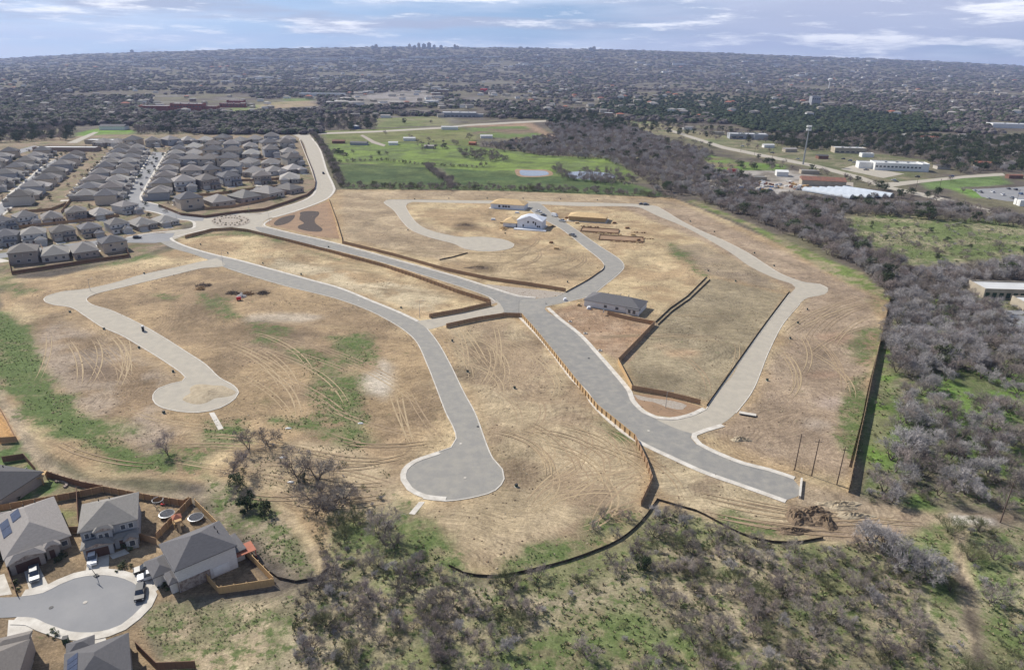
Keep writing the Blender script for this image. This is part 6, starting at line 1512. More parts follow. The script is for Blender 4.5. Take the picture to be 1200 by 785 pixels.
# town between the far trees
def far_house_mesh(i, wall, roofm, flat_=False):
    mb = MB(); mb.box(-.5, .5, -.32, .32, 0, .42)
    mb.cur = 1
    if flat_: mb.box(-.52, .52, -.34, .34, .421, .46)
    else: hip(mb, -.5, .5, -.32, .32, .42, .5, .04, ('L', 'R') if i % 2 else (), .02)
    me = mb.mesh('house'); me.materials.append(M[wall]); me.materials.append(M[roofm]); me.polygons.foreach_set('material_index', mb.m); return me
fh = [far_house_mesh(0, 'white', 'roof3'), far_house_mesh(1, 'wall0', 'roof1'), far_house_mesh(2, 'tan_wall', 'roof3'), far_house_mesh(3, 'brick', 'metal_roof', True), far_house_mesh(4, 'white', 'metal_roof', True), far_house_mesh(5, 'white', 'metal_roof', True), far_house_mesh(6, 'tan_wall', 'tile_red')]
items = []
def town(n, y0, y1, poly, size, kinds, zs=1.0):
    w, px, py = far_points(n, y0, y1, poly)
    for X, Y, Z in w:
        s = rng.uniform(*size) * (1 + max(0, Y - 2500) / 3500)
        items.append((X, Y, Z + rng.uniform(.5, 3) * (Y > 1500), s, s, s * zs * rng.uniform(.6, 1), rng.uniform(-.6, .6), kinds[rng.integers(len(kinds))]))
town(520, 78, 138, None, (11, 17), [0, 1, 2, 2, 1, 0, 1, 2, 3, 0, 6])
town(260, 66, 80, None, (15, 40), [3, 4, 4, 5], .3)
town(260, 100, 125, [(395, 102), (520, 100), (530, 126), (400, 130)], (16, 34), [1, 3, 4, 2, 0], .6)
town(260, 66, 74, [(160, 64), (520, 60), (600, 68), (420, 76), (160, 74)], (25, 80), [4, 5, 3], .18)
town(320, 84, 116, [(940, 84), (1215, 88), (1215, 118), (1000, 112)], (12, 19), [2, 2, 0, 1, 2, 2])
town(130, 100, 116, [(560, 102), (780, 104), (780, 118), (560, 114)], (14, 22), [2, 0, 1, 0])
town(120, 74, 92, [(780, 74), (960, 80), (960, 92), (780, 86)], (20, 55), [4, 5, 3], .4)
town(160, 90, 100, [(260, 88), (430, 86), (430, 106), (240, 106)], (18, 36), [4, 5, 3, 0], .5)
items_ok = [i for i in items if not near_house(i[0], i[1], 30)]
scatter_object('distant_town', items_ok, fh, 'pale houses and flat-roofed sheds of the far town among the trees')

# ------------------------------------------------------------------ site clutter
def lumpy(name, x, y, rx, ry, h, m, label, cat, seed=0, n=22, loc=None):
    p = at(x, y) if loc is None else Vector(loc); r_ = np.random.default_rng(seed + 50)
    a = np.linspace(0, 2 * np.pi, n, endpoint=False); v, f = [(0, 0, h)], []
    k = 7
    for i in range(1, k + 1):
        t = i / k
        for j, aa in enumerate(a):
            w_ = 1 + .18 * math.sin(3 * aa + seed) + .1 * math.sin(5 * aa + 2 * seed)
            z = h * (1 - t) ** .8 * (1 + (.5 if seed != 1 else .14) * r_.uniform(-1, 1)) if i < k else -.05
            v.append((math.cos(aa) * rx * t * w_, math.sin(aa) * ry * t * w_, max(z, .02) if i < k else -.05))
    for j in range(n): f.append((0, 1 + j, 1 + (j + 1) % n))
    for i in range(k - 1):
        for j in range(n):
            a0 = 1 + i * n; a1 = 1 + (i + 1) * n; f.append((a0 + j, a1 + j, a1 + (j + 1) % n, a0 + (j + 1) % n))
    mb = MB(); mb.add(v, f); o = mb.build(name, M[m], None, loc=(p.x, p.y, 0.03)); tag(o, label, cat); return o
lumpy('dirt_heap', 243, 461, 8.0, 7.4, .7, 'soil_pale', 'pale heap of spread spoil filling the right half of the left cul-de-sac', 'dirt heap', 1, 40)
for i, (x, y, rx, ry, h, m_, lb) in enumerate([(936, 606, 3.4, 4.2, 1.5, 'soil_dark', 'dark dug-out soil mound directly below the road end'), (955, 600, 4.5, 2.5, 1.3, 'soil_dark', 'long dark soil mound right of the dug-out one'), (966, 611, 3.0, 3.6, 1.6, 'soil_dark', 'rough brown soil mound with clods, lowest by the silt fence end'), (985, 592, 5.5, 2.2, .9, 'soil_pale', 'pale low soil bank below the foot of the tall fence'), (930, 622, 4.5, 1.6, .8, 'soil_dark', 'low brown bank just above the silt fence'), (1000, 604, 5, 1.6, .7, 'soil_pale', 'pale low bank leading to the track on the right'), (868, 515, 3.2, 1.5, .8, 'soil_pale', 'small sandy mound inside the road bend, above the wide road'), (545, 264, 6, 3, .8, 'soil_dark', 'dark soil pile on the lot left of the half-built houses'), (560, 314, 7, 3, .8, 'soil_dark', 'dark soil pile above the long fence near the main road'), (648, 249 + 17, 2.2, 1.6, 1, 'soil_dark', 'small pile of rubbish soil by the nearest half-built house'), (590, 270, 2.6, 2.0, .9, 'ply', 'heap of pale timber offcuts left of the gabled house')]):
    lumpy('dirt_mound' if m_ != 'ply' else 'timber_heap', x, y, rx, ry, h, m_, lb, 'mound' if m_ != 'ply' else 'timber heap', 3 + i)
def brush(x, y, s, label, m_='dark'):
    p = at(x, y); r = random.Random(int(x * 7 + y)); mb = MB()
    for k in range(90):
        a = r.uniform(0, 6.28); rr = s * r.random() ** .6; c_ = Vector((math.cos(a) * rr, math.sin(a) * rr * .7, r.uniform(.1, 1.3) * (1.2 - rr / s)))
        d = Vector((r.gauss(0, 1), r.gauss(0, 1), r.gauss(0, .5))).normalized(); l_ = r.uniform(.6, 1.6)
        mb.tube(c_ - d * l_, c_ + d * l_, .09, .05, 4)
    o = mb.build('brush_pile', M[m_], None, loc=(p.x, p.y, 0)); tag(o, label, 'brush pile')
brush(238, 335, 3.6, 'dark brush pile with pale poles, leftmost of four on the tan lot', 'bark')
brush(273, 344, 3.4, 'dark brush pile, second from the left on the tan lot', 'bark')
brush(290, 345, 3.0, 'brown mixed debris pile between two darker ones', 'ply_dark')
brush(309, 344, 3.0, 'dark brush pile, rightmost on the tan lot', 'bark')
brush(235, 339, 2.0, 'small pile of pale poles touching the leftmost brush pile', 'post')
brush(283, 348, 1.8, 'small pile of white rubble in front of the debris piles', 'white')
brush(384, 590, 5.0, 'dark tangled brush heap by the dirt track', 'bark')
brush(590, 268, 2.5, 'jumble of plywood sheets left of the gabled half-built house', 'ply')
p = at(280, 352); root = empty('storage_tank', (p.x, p.y, 0), .4, 'bright red tank standing on the tan lot below the debris piles', 'tank')
mb = MB(); mb.tube((-1.0, 0, .95), (1.0, 0, .95), .75, .75, 14); mb.build('tank_body', M['red'], root)
for s in (-.7, .7):
    mb = MB(); mb.box(s - .1, s + .1, -.6, .6, 0, .35); mb.build('leg', M['dark'], root)
for i, (x, y, w_, m_) in enumerate([(652, 292, 3, 'ply'), (646, 285, 2.5, 'ply_dark'), (676, 262, 3, 'ply'), (664, 256, 2.2, 'ply_dark'), (588, 262, 2.5, 'ply'), (578, 258, 3, 'wrap'), (735, 268, 3, 'ply_dark'), (742, 276, 3, 'ply'), (748, 282, 2.4, 'ply_dark'), (720, 262, 3, 'ply_dark'), (606, 250, 3, 'wrap'), (690, 362, 1.8, 'wrap'), (678, 358, 1.6, 'ply'), (662, 352, 1.5, 'wrap')]):
    p = at(x, y); root = empty('material_stack', (p.x, p.y, 0), rng.uniform(-.4, .4), 'stack of building boards, %s in the list from the left among the half-built houses' % ORD[i], 'board stack', 'stacks of building material')
    root['label'] = 'small %s stack of building material near the half-built and finished houses' % {'ply': 'pale timber', 'ply_dark': 'brown timber', 'wrap': 'white'}[m_]; root['group'] = {'ply': 'pale timber stacks', 'ply_dark': 'brown timber stacks', 'wrap': 'white stacks'}[m_]
    for k in range(3):
        mb = MB(); mb.box(-w_ / 2 + k * .15, w_ / 2 - k * .1, -.7, .7, .08 + k * .38, .08 + k * .38 + .34); mb.build('bundle', M[m_], root)
# small service boxes at the lot corners
def pedestal():
    root = empty('service_box', (0, 0, 0), 0, '', 'service box')
    a = MB(); a.box(-.36, .36, -.28, .28, 0.0, .7); a.build('cabinet', M['green_box'], root)
    a = MB(); a.box(-.4, .4, -.32, .32, .703, .78); a.build('lid', M['dark'], root)
    a = MB(); a.box(-.5, .5, -.42, .42, -.05, .05); a.build('pad', M['concrete'], root)
    return root
PP = Pool(pedestal)
for (x, y) in [(169, 321), (82, 366), (122, 386), (163, 408), (203, 436), (192, 484), (308, 309), (353, 322), (470, 361), (530, 400), (548, 436), (592, 274), (809, 260), (837, 272), (884, 297), (907, 312), (946, 363), (935, 379), (926, 397), (899, 446), (605, 570), (603, 455), (235, 287), (267, 297), (385, 290), (478, 270), (665, 331), (700, 450 - 95), (830, 318), (862, 330), (613, 233), (571, 233), (526, 233), (486, 234), (657, 234), (700, 235)]:
    p = at(x, y); PP.put((p.x, p.y, 0), rng.uniform(0, 3), 'small dark service box on a pad at the edge of an empty lot', 'service boxes on the empty lots')
# stones in the roundabout
sheet('roundabout_island', [(248, 259), (254, 254.5), (270, 252.5), (286, 254), (293, 258), (288, 263), (272, 266), (256, 265)], M['gravel'], 0.19, 2)
me_s = []
for k in range(3):
    mb = MB(); r = random.Random(k); n = 8; v = [(0, 0, .75)]
    for z, s in ((.6, .5), (.2, .75), (-.05, .7)):
        for j in range(n): v.append((math.cos(j * .785) * s * r.uniform(.8, 1.2), math.sin(j * .785) * s * .7 * r.uniform(.8, 1.2), z * r.uniform(.8, 1.1)))
    f = [(0, 1 + j, 1 + (j + 1) % n) for j in range(n)] + [(1 + i * n + j, 1 + (i + 1) * n + j, 1 + (i + 1) * n + (j + 1) % n, 1 + i * n + (j + 1) % n) for i in range(2) for j in range(n)]
    mb.add(v, f); me = mb.mesh('boulder'); me.materials.append(M['soil_pale']); me_s.append(me)
for k in range(44):
    ring = k % 2; t = k / 22 * math.pi; x = 270 + math.cos(t) * (20 if ring else 13) * rng.uniform(.9, 1.05); y = 259 + math.sin(t) * (5.4 if ring else 3.4)
    p = at(x, y); o = bpy.data.objects.new('boulder', me_s[k % 3]); COL.objects.link(o); o.location = (p.x, p.y, .19); o.rotation_euler.z = rng.uniform(0, 6); s = rng.uniform(.6, 1.2); o.scale = (s, s, s)
    tag(o, 'brown boulder set in the gravel island of the roundabout', 'boulder', 'boulders on the roundabout')
# pale tree-pit pads along the curved fence
for i, (x, y) in enumerate([(668, 377), (686, 391), (703, 411)]):
    p = at(x, y); root = empty('planter_ring', (p.x, p.y, 0), 0, 'pale concrete inlet in reddish soil beside the wide road, %s from the top' % ORD[i], 'drain inlet', 'drain inlets beside the wide road')
    a = MB(); a.box(-.7, .7, -.7, .7, -.05, .35); a.build('inlet_box', M['concrete'], root)
    a = MB(); a.box(-.45, .45, -.45, .45, .352, .4); a.build('grate', M['dark'], root)
root = empty('culvert_head', tuple(at(876, 486)), -.35, 'long concrete culvert box on the lot above the road bend', 'culvert')
a = MB(); a.box(-2.6, 2.6, -.8, .8, 0, .5); a.build('concrete_box', M['concrete'], root)
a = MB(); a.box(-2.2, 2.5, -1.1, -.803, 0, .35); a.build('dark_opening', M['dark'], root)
p = at(938, 573); root = empty('road_barrier', (p.x, p.y, 0), 1.15, 'low white concrete barrier closing the end of the wide road', 'barrier')
a = MB(); a.prism([(-4.6, 0), (4.6, 0), (4.6, .8), (-4.6, .8)], -.25, .25); a.build('barrier_wall', M['concrete'], root)
for i, (x, y) in enumerate([(545, 560), (560, 500), (540, 520), (690, 420), (760, 505), (640, 356), (100, 706), (60, 712), (420, 352)]):
    p = at(x, y); mb = MB(); mb.tube((0, 0, 0), (0, 0, .05), .42, .42, 14); o = mb.build('manhole_cover', M['dark' if i % 2 else 'concrete'], None, loc=(p.x, p.y, .08 if y < 700 else .1))
    tag(o, '%s manhole cover let into a road surface' % ('dark' if i % 2 else 'pale'), 'manhole cover', ('dark' if i % 2 else 'pale') + ' manhole covers')
# back-garden things at the cul-de-sac
def trampoline(x, y, label, rimm='white'):
    p = at(x, y); root = empty('trampoline', (p.x, p.y, 0), 0, label, 'trampoline', 'trampolines')
    n = 20; r = 1.8; mb = MB()
    for k in range(n):
        a0, a1 = k * 6.2832 / n, (k + 1) * 6.2832 / n
        mb.add([(math.cos(a0) * r, math.sin(a0) * r, .9), (math.cos(a1) * r, math.sin(a1) * r, .9), (math.cos(a1) * (r - .16), math.sin(a1) * (r - .16), .93), (math.cos(a0) * (r - .16), math.sin(a0) * (r - .16), .93)], [(0, 1, 2, 3)])
        mb.add([(math.cos(a0) * r, math.sin(a0) * r, .9), (math.cos(a1) * r, math.sin(a1) * r, .9), (math.cos(a1) * r, math.sin(a1) * r, .75), (math.cos(a0) * r, math.sin(a0) * r, .75)], [(0, 1, 2, 3)])
    mb.build('rim_pad', M[rimm], root)
    mb = MB(); mb.tube((0, 0, .86), (0, 0, .88), r - .16, r - .16, n); mb.build('mat', M['net'], root)
    for k in range(6):
        a0 = k * 1.0472; mb = MB(); mb.tube((math.cos(a0) * r * .96, math.sin(a0) * r * .96, 0), (math.cos(a0) * r * .98, math.sin(a0) * r * .98, 2.4), .03, .03, 5); mb.build('net_post', M['steel'], root)
trampoline(196, 605, 'round trampoline in the middle garden', 'steel')
trampoline(230, 609, 'round trampoline in the right garden by the fence corner', 'steel')
p = at(186, 592); root = empty('swing_ring', (p.x, p.y, 0), 0, 'pale round garden frame with red seats near the long fence', 'garden frame')
mb = MB()
for k in range(12):
    a0, a1 = k * .5236, (k + 1) * .5236; mb.tube((math.cos(a0) * 1.3, math.sin(a0) * 1.3, 1.7), (math.cos(a1) * 1.3, math.sin(a1) * 1.3, 1.7), .07, .07, 5)
    if k % 3 == 0: mb.tube((math.cos(a0) * 1.3, math.sin(a0) * 1.3, 0), (math.cos(a0) * 1.3, math.sin(a0) * 1.3, 1.7), .06, .06, 5)
mb.build('frame', M['frame'], root)
mb = MB(); mb.box(.6, 1.6, -.2, .2, .3, .5); mb.build('seat', M['red'], root)
p = at(209, 616); root = empty('play_set', (p.x, p.y, 0), .6, 'wooden play set with a red canopy between the two trampolines', 'play set')
mb = MB()
for sx in (-.9, .9):
    for sy in (-.9, .9): mb.box(sx - .07, sx + .07, sy - .07, sy + .07, 0, 2.6)
mb.box(-1, 1, -1, 1, 1.3, 1.42); mb.build('frame', M['cedar_pale'], root)
mb = MB(); hip(mb, -.9, .9, -.9, .9, 2.6, .8, .15, ('F', 'B'), .05); mb.build('canopy', M['tile_red'], root)
mb = MB(); mb.add([(-.3, -1, 1.4), (.3, -1, 1.4), (.3, -3.2, .15), (-.3, -3.2, .15), (-.3, -1, 1.3), (.3, -1, 1.3), (.3, -3.2, .05), (-.3, -3.2, .05)], [(0, 1, 2, 3), (7, 6, 5, 4), (0, 3, 7, 4), (1, 5, 6, 2)]); mb.build('slide', M['post'], root)
p = at(283, 655); root = empty('red_awning', (p.x, p.y, 0), R(38), 'faded red canopy over the patio of the right-hand house', 'awning')
mb = MB(); mb.box(-3.0, 3.0, -1.9, 1.9, 2.35, 2.47); mb.build('canopy', M['tile_red'], root)
for sx in (-2.8, 2.8):
    for sy in (-1.7, 1.7):
        mb = MB(); mb.box(sx - .06, sx + .06, sy - .06, sy + .06, 0, 2.347); mb.build('post', M['red'], root)
p = at(113, 675); root = empty('basketball_hoop', (p.x, p.y, .05), 2.6, 'portable basketball hoop standing at the kerb of the cul-de-sac', 'basketball hoop')
mb = MB(); mb.box(-.5, .5, -.4, .4, 0, .25); mb.build('base', M['dark'], root)
mb = MB(); mb.tube((0, 0, .25), (0, .7, 2.9), .07, .06, 6); mb.build('pole_shaft', M['dark'], root)
mb = MB(); mb.box(-.8, .8, .72, .78, 2.7, 3.7); mb.build('backboard', M['white'], root)
p = at(77.5, 752); root = empty('wheelie_bin', (p.x, p.y, 0), .3, 'dark green bin standing on the lawn between the two bottom houses', 'bin')
mb = MB(); mb.box(-.45, .45, -.45, .45, .0, 1.1); mb.build('bin_body', M['green_box'], root)
mb = MB(); mb.box(-.5, .5, -.5, .5, 1.103, 1.2); mb.build('lid', M['dark'], root)
for i, (x, y, lb) in enumerate([(254, 664, 'grey air conditioner against the brick side of the white-sided house'), (247, 667, 'second air conditioner left of its twin on the brick side wall')]):
    p = at(x, y + 2); root = empty('air_conditioner', (p.x + .3, p.y - .8, 0), R(40), lb, 'air conditioner', 'air conditioners'); mb = MB(); mb.box(-.5, .5, -.45, .45, .0, .9); mb.build('casing', M['steel'], root); mb = MB(); mb.tube((0, 0, .905), (0, 0, .95), .36, .36, 12); mb.build('fan_grille', M['dark'], root)
p = at(43, 566); root = empty('garden_pergola', (p.x, p.y, 0), .3, 'orange timber pergola in the small green garden', 'pergola')
mb = MB()
for sx in (-2, 2):
    for sy in (-1.5, 1.5): mb.box(sx - .1, sx + .1, sy - .1, sy + .1, 0, 2.3)
mb.build('frame', M['post'], root)
mb = MB(); mb.box(-2.4, 2.4, -1.9, 1.9, 2.303, 2.42); mb.build('canopy', M['cedar_pale'], root)
p = at(68, 569); root = empty('vegetable_bed', (p.x, p.y, 0), -.3, 'curved stone-edged bed in the small green garden', 'garden bed')
mb = MB()
for k in range(9):
    t = k / 8 * 2.4; mb.box(math.cos(t) * 2.4 - .35, math.cos(t) * 2.4 + .35, math.sin(t) * 1.6 - .25, math.sin(t) * 1.6 + .25, 0, .45)
mb.build('stone_edge', M['stone'], root)
# clipped shrubs beside the near houses
SH = [(63, 648), (70, 655), (76, 651), (66, 658), (148, 640), (154, 643), (158, 640), (146, 663), (152, 665), (140, 668), (198, 690), (205, 685), (190, 688), (22, 690), (18, 686), (60, 742), (66, 746), (5, 655), (10, 640), (20, 585)]
shr = leafy_tree(77, 1.0, 1.15, 260, 10, .16, .1)
sm2 = shr[1].mesh('crown'); sm2.materials.append(M['leaf'])
for (x, y) in SH:
    p = at(x, y); o = bpy.data.objects.new('garden_shrub', sm2); COL.objects.link(o); s = rng.uniform(1.2, 2.0); o.scale = (s, s, s * .8); o.location = (p.x, p.y, 0); o.rotation_euler.z = rng.uniform(0, 6)
    tag(o, 'small rounded shrub planted close to a cul-de-sac house', 'shrub', 'shrubs by the cul-de-sac houses')
# pale rocks in the thicket
for i, (x, y, lb) in enumerate([(338, 502, 'white rock on the green patch, right of the spillway'), (423, 496, 'white rock on the sandy slope, uppermost'), (332, 536, 'flat white rock in the middle of the thicket'), (341, 565, 'white rock with grass below the forked tree')]):
    p = at(x, y); o = bpy.data.objects.new('rock', me_s[i % 3].copy()); o.data.materials.clear(); o.data.materials.append(M['white']); COL.objects.link(o); o.location = (p.x, p.y, -.1); o.scale = (1.3, .9, .6); tag(o, lb, 'rock')

# ------------------------------------------------------------------ ground cover: tufts, clods and low scrub, real geometry
def pts_in(poly, sp, clump=0, thr=.45):
    W = [(p.x, p.y) for p in wpts(poly)]; a = np.array(W); x0, y0 = a.min(0); x1, y1 = a.max(0)
    n = int((x1 - x0) * (y1 - y0) / sp ** 2)
    x = rng.uniform(x0, x1, n); y = rng.uniform(y0, y1, n); k = inpoly(x, y, W)
    if clump: k &= fbm(x, y, clump, 31, 4) > thr
    px, py = project(x, y); k &= (px > -20) & (px < 1220) & (py < 820)
    for b_ in BARE: k &= ~inpoly(x, y, b_)
    return np.stack([x[k], y[k]], 1)
def tuft(seed, n=16, m='tuft'):
    r = random.Random(seed); mb = MB()
    for k in range(n):
        a = r.uniform(0, 6.28); rr = r.uniform(0, .45); p = Vector((math.cos(a) * rr, math.sin(a) * rr, -.02)); w = Vector((-math.sin(a), math.cos(a), 0)) * r.uniform(.08, .16)
        t = p + Vector((math.cos(a) * r.uniform(.1, .35), math.sin(a) * r.uniform(.1, .35), r.uniform(.25, .6)))
        mb.add([p - w, p + w, t + w * .5, t - w * .5], [(0, 1, 2, 3)])
    me = mb.mesh('tuft'); me.materials.append(M[m]); return me
def clod(seed, m):
    r = random.Random(seed); mb = MB(); n = 6; v = [(0, 0, .35)]
    for z, s in ((.22, .4), (-.05, .5)):
        for j in range(n): v.append((math.cos(j * 1.047) * s * r.uniform(.6, 1.2), math.sin(j * 1.047) * s * r.uniform(.6, 1.2), z * r.uniform(.7, 1.2)))
    f = [(0, 1 + j, 1 + (j + 1) % n) for j in range(n)] + [(1 + j, 1 + n + j, 1 + n + (j + 1) % n, 1 + (j + 1) % n) for j in range(n)]
    mb.add(v, f); me = mb.mesh('clod'); me.materials.append(M[m]); return me
M['tuft'] = mat('weed_leaves', (0.15, 0.205, 0.08), .9, (0.22, 0.24, 0.11), 3, rand=.35)
M['dry_tuft'] = mat('dry_grass', (0.34, 0.29, 0.18), .95, (0.26, 0.22, 0.14), 3, rand=.3)
tp = [tuft(1), tuft(2), tuft(3, 22), tuft(4, 16, 'dry_tuft'), tuft(5, 20, 'dry_tuft')]
cp = [clod(1, 'soil_dark'), clod(2, 'soil_dark'), clod(3, 'soil_pale')]
LOWER = [(330, 600), (440, 600), (500, 640), (560, 680), (640, 676), (700, 655), (735, 640), (770, 598), (815, 605), (870, 633), (960, 642), (1100, 622), (1215, 618), (1215, 830), (340, 830), (345, 700), (385, 672)]
RIGHT = [(1012, 590), (1020, 500), (1036, 420), (1045, 360), (1215, 350), (1225, 600)]
tw = []
def put_t(pts, size, kinds):
    for x, y in pts:
        s = rng.uniform(*size); tw.append((x, y, 0, s, s, s * rng.uniform(.7, 1.2), rng.uniform(0, 6.28), kinds[rng.integers(len(kinds))]))
put_t(pts_in(LOWER, 1.5, 12, .46), (.3, .8), [0, 1, 2, 0, 1, 3])
put_t(pts_in(LOWER, 1.7), (.3, .8), [3, 4, 0])
put_t(pts_in(RIGHT, 2.2, 16, .45), (.4, 1.0), [0, 1, 2, 3])
put_t(pts_in([(190, 700), (330, 692), (345, 705), (340, 790), (200, 800), (160, 740)], .75, 8, .45), (.15, .38), [0, 1, 3, 4])
put_t(pts_in([(240, 560), (330, 580), (370, 640), (385, 672), (350, 682), (310, 655), (240, 600)], .85, 8, .42), (.18, .5), [0, 1, 2, 3])
GP = [[(0, 370), (20, 385), (60, 440), (90, 480), (130, 510), (185, 535), (195, 550), (150, 548), (95, 525), (50, 490), (0, 455)], [(345, 410), (400, 425), (430, 470), (440, 520), (410, 530), (370, 500), (360, 450)], [(310, 487), (360, 485), (365, 503), (330, 508)], [(235, 490), (290, 488), (300, 520), (245, 530)],
      [(390, 395), (420, 392), (445, 410), (440, 430), (400, 425)], [(480, 605), (510, 610), (540, 650), (545, 668), (520, 662), (495, 635)], [(590, 655), (650, 635), (665, 650), (600, 672)], [(690, 610), (745, 590), (730, 625), (690, 640)], [(855, 600), (895, 610), (950, 628), (880, 626), (850, 612)], [(990, 445), (1015, 440), (1010, 540), (985, 530)], [(250, 530), (420, 520), (470, 570), (440, 610), (330, 590)], [(980, 256), (1210, 264), (1210, 302), (1060, 312), (985, 270)]]
for g_ in GP: put_t(pts_in(g_, 1.1, 9, .44), (.18, .5), [0, 1, 2, 0, 3])
scatter_object('weed_tufts', tw, tp, 'low green and straw-coloured weeds over the lower wood, slopes and green patches')
cl = []
SITE = [(0, 345), (200, 295), (230, 275), (400, 225), (600, 226), (790, 234), (960, 305), (1040, 350), (1012, 560), (1000, 590), (1150, 605), (975, 638), (870, 628), (765, 592), (735, 628), (577, 675), (480, 638), (380, 655), (260, 568), (110, 558), (0, 480)]
roads_px = []
for o in list(scene.objects):
    if o.get('kind') == 'structure' and o.name.split('.')[0] in ('road', 'concrete_spillway', 'gravel_path'): roads_px.append([(v.co.x, v.co.y) for v in o.data.vertices])
def off_road(P):
    k = np.ones(len(P), bool)
    for r_ in roads_px:
        a = np.array(r_); m_ = (P[:, 0] > a[:, 0].min()) & (P[:, 0] < a[:, 0].max()) & (P[:, 1] > a[:, 1].min()) & (P[:, 1] < a[:, 1].max()) & k
        idx_ = np.where(m_)[0]
        if len(idx_): k[idx_[inpoly(P[idx_, 0], P[idx_, 1], r_)]] = False
    return P[k]
for sp, c_, t_, sz in ((4.0, 22, .52, (.35, .9)), (7.5, 0, 0, (.3, .7)), (2.6, 6, .66, (.3, .6))):
    for x, y in off_road(pts_in(SITE, sp, c_, t_)):
        s = rng.uniform(*sz); cl.append((x, y, 0, s, s * rng.uniform(.6, 1), s * .7, rng.uniform(0, 6.28), rng.choice([0, 1, 2], p=[.4, .35, .25])))
scatter_object('soil_clods', cl, cp, 'loose clods and stones over the graded soil')
sc2 = []
for poly, sp, c_, t_, sz in ((LOWER, 4.2, 14, .44, (.8, 1.9)), ([(380, 610), (440, 600), (540, 680), (540, 830), (340, 830), (345, 700)], 3.6, 12, .46, (.7, 1.8)), (RIGHT, 5.0, 14, .44, (1.0, 2.6)), ([(240, 520), (420, 520), (470, 600), (440, 620), (330, 600), (250, 570)], 6, 10, .5, (.7, 1.6)), ([(980, 256), (1210, 264), (1210, 302), (1060, 312), (985, 270)], 8, 20, .48, (.8, 2.0)), ([(1085, 690), (1110, 620), (1205, 618), (1215, 830), (1105, 830)], 5, 12, .5, (.8, 2))):
    for x, y in pts_in(poly, sp, c_, t_):
        s = rng.uniform(*sz); sc2.append((x, y, 0, s * 1.2, s * 1.2, s, rng.uniform(0, 6.28), rng.integers(15)))
scatter_object('low_scrub', sc2, J['mesquite'] + J['budding'] + J['pale'], 'low bare scrub and twiggy bushes under the trees')
# tyre tracks pressed into the soil: pairs of shallow smoothed bands
M['track_pale'] = mat('pressed_soil', (0.44, 0.335, 0.205), .95, (0.335, 0.25, 0.15), .5, 8, 1, coords='World')
M['track_dark'] = mat('turned_soil', (0.27, 0.195, 0.125), .95, (0.37, 0.275, 0.17), .5, 8, 1, coords='World')
def tracks(mb, cx, cy, n, L, spread, head, curve):
    c0 = at(cx, cy)
    for i in range(n):
        a = R(head + rng.uniform(-9, 9)); x, y = c0.x + rng.normal() * spread, c0.y + rng.normal() * spread
        cv = R(curve * rng.uniform(.5, 1.5)); P = []
        for k in range(14):
            P.append(Vector((x, y, 0))); x += math.cos(a) * L / 13; y += math.sin(a) * L / 13; a += cv / 13
        tz[0] += .0004
        for off in (-.85, .85):
            w_ = rng.uniform(.12, .26); Nn = offsets(P); q_ = np.array([(p.x, p.y) for p in P])
            ok = len(off_road(q_)) == len(q_)
            if not ok or not all(inpoly(q_[:, 0], q_[:, 1], SITEW)): continue
            v = []
            for j, (p, nn) in enumerate(zip(P, Nn)):
                ww = w_ * min(1, j / 3, (13 - j) / 3) + .01
                v += [(p.x + nn.x * (off - ww), p.y + nn.y * (off - ww), tz[0]), (p.x + nn.x * (off + ww), p.y + nn.y * (off + ww), tz[0])]
            mb.add(v, [(2 * j, 2 * j + 2, 2 * j + 3, 2 * j + 1)[::-1] for j in range(13)])
tz = [0.004]; SITEW = [(p.x, p.y) for p in wpts(SITE)]
tA, tB = MB(), MB()
for (cx, cy, n, L, sp, hd, cv) in [(600, 450, 16, 40, 10, 80, 60), (620, 560, 18, 35, 12, 20, 120), (660, 590, 10, 35, 8, 60, -70), (560, 430, 8, 45, 5, 95, 15), (360, 370, 16, 55, 16, -20, 30), (300, 410, 14, 50, 14, -35, -25), (430, 480, 12, 40, 10, -50, 40), (480, 460, 8, 40, 5, -70, 10), (150, 440, 14, 45, 14, -30, 30), (100, 400, 10, 50, 10, -50, -20), (240, 530, 12, 40, 10, -5, -20), (430, 330, 14, 70, 14, -22, 8), (350, 300, 10, 60, 10, -20, 10), (800, 410, 14, 60, 16, 10, -40), (920, 460, 14, 45, 14, 60, 40), (960, 400, 12, 60, 12, 50, -20), (780, 290, 14, 90, 22, -30, 20), (640, 300, 12, 60, 18, 0, 60), (470, 290, 10, 70, 16, -20, 30), (430, 250, 10, 90, 20, 0, -20), (860, 590, 12, 35, 6, -25, 20), (980, 600, 14, 30, 5, -10, 30), (1040, 605, 8, 40, 3, -3, 5), (60, 540, 10, 35, 4, -40, 20), (350, 560, 12, 28, 8, -30, 50), (700, 560, 8, 30, 8, 90, 60), (600, 300, 8, 50, 14, 30, 60)]:
    tracks(tA, cx, cy, n // 2 + 1, L, sp, hd, cv); tracks(tB, cx, cy, n // 2, L, sp, hd + 8, cv)
tag(tA.build('tyre_track_ground', M['track_pale']), kind='structure'); tag(tB.build('turned_track_ground', M['track_dark']), kind='structure')
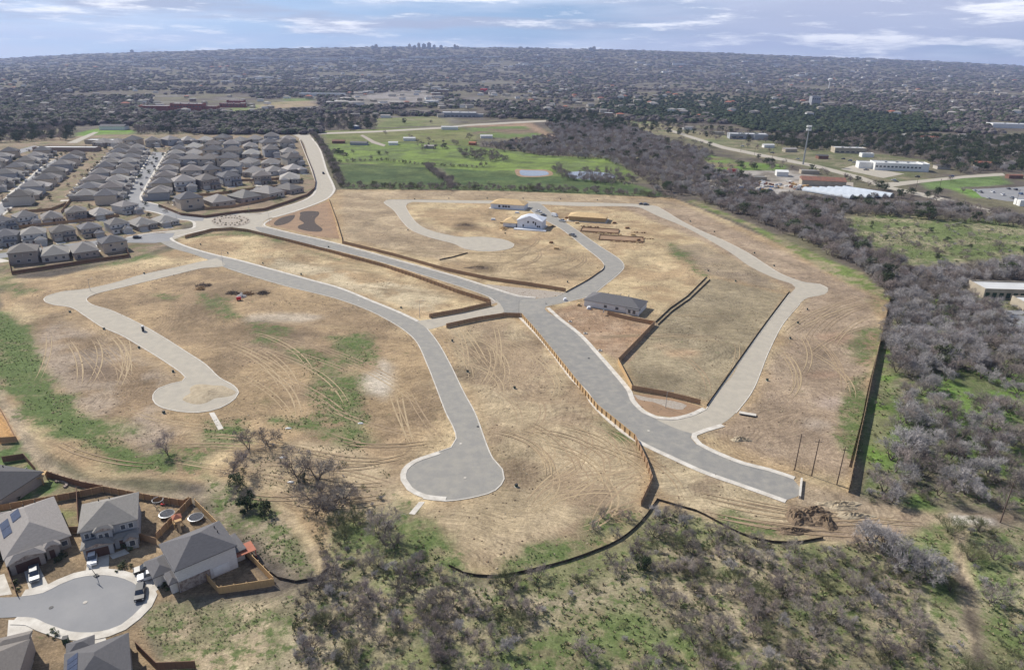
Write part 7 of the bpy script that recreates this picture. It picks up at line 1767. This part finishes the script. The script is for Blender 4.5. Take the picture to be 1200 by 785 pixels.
# portable toilet and skip on the site
p = at(168, 388); root = empty('portable_toilet', (p.x, p.y, .05), .5, 'small pale portable toilet with a dark door on the left street', 'portable toilet')
mb = MB(); mb.box(-.55, .55, -.55, .55, 0, 2.1); mb.build('cabin', M['white'], root)
mb = MB(); mb.box(-.4, .4, -.6, -.553, .1, 1.95); mb.build('door', M['dark'], root)
mb = MB(); mb.prism([(-.6, 2.103), (.6, 2.103), (.45, 2.3), (-.45, 2.3)], -.58, .58); mb.build('roof_cap', M['steel'], root)
# more low buildings beyond the belt
for (x, y, w_, d_, h_, wl_, rf, g_, lb) in [
    (900, 173, 14, 8, 3.4, 'white', 'metal_roof', True, 'small white shop beside the far road'), (925, 178, 16, 9, 3.6, 'tan_wall', 'roof3', True, 'tan shop with a grey roof left of the telecom tower'),
    (963, 186, 12, 8, 3.4, 'rust', 'roof2', True, 'brown hut between the tower and the white building'), (890, 211, 12, 7, 3, 'tan_wall', 'metal_roof', False, 'flat tan hut in the middle of the scrap yard'),
    (1015, 184, 14, 9, 4, 'white', 'metal_roof', False, 'small flat white block behind the long white building'), (1103, 198, 14, 9, 3.6, 'wall0', 'roof0', True, 'grey-roofed house left of the red-roofed one'),
    (1175, 196, 16, 10, 4, 'white', 'roof3', True, 'pale house right of the red-roofed one'), (1125, 182, 15, 10, 4, 'wall0', 'roof1', True, 'grey house among the oaks above the junction'),
    (1192, 183, 16, 10, 4, 'white', 'roof3', True, 'pale house at the right edge among the oaks'), (1160, 174, 16, 10, 4, 'tan_wall', 'roof0', True, 'tan house between the oaks at upper right'),
    (843, 209, 10, 4, 2.8, 'blue', 'metal_roof', False, 'blue container at the left of the scrap yard'), (1205, 241, 18, 10, 4, 'white', 'metal_roof', False, 'pale building corner at the right edge by the parking lot'),
    (842, 158, 16, 10, 4, 'tan_wall', 'metal_roof', False, 'small tan building at the upper end of the far road'), (806, 152, 18, 10, 4, 'white', 'roof3', True, 'pale shed where the far road leaves the wood')]:
    building('outbuilding', lb, x, y, rng.uniform(-14, 10), [(-w_ / 2, w_ / 2, -d_ / 2, d_ / 2, h_)], wl_, rf, gable=g_, unit=False)
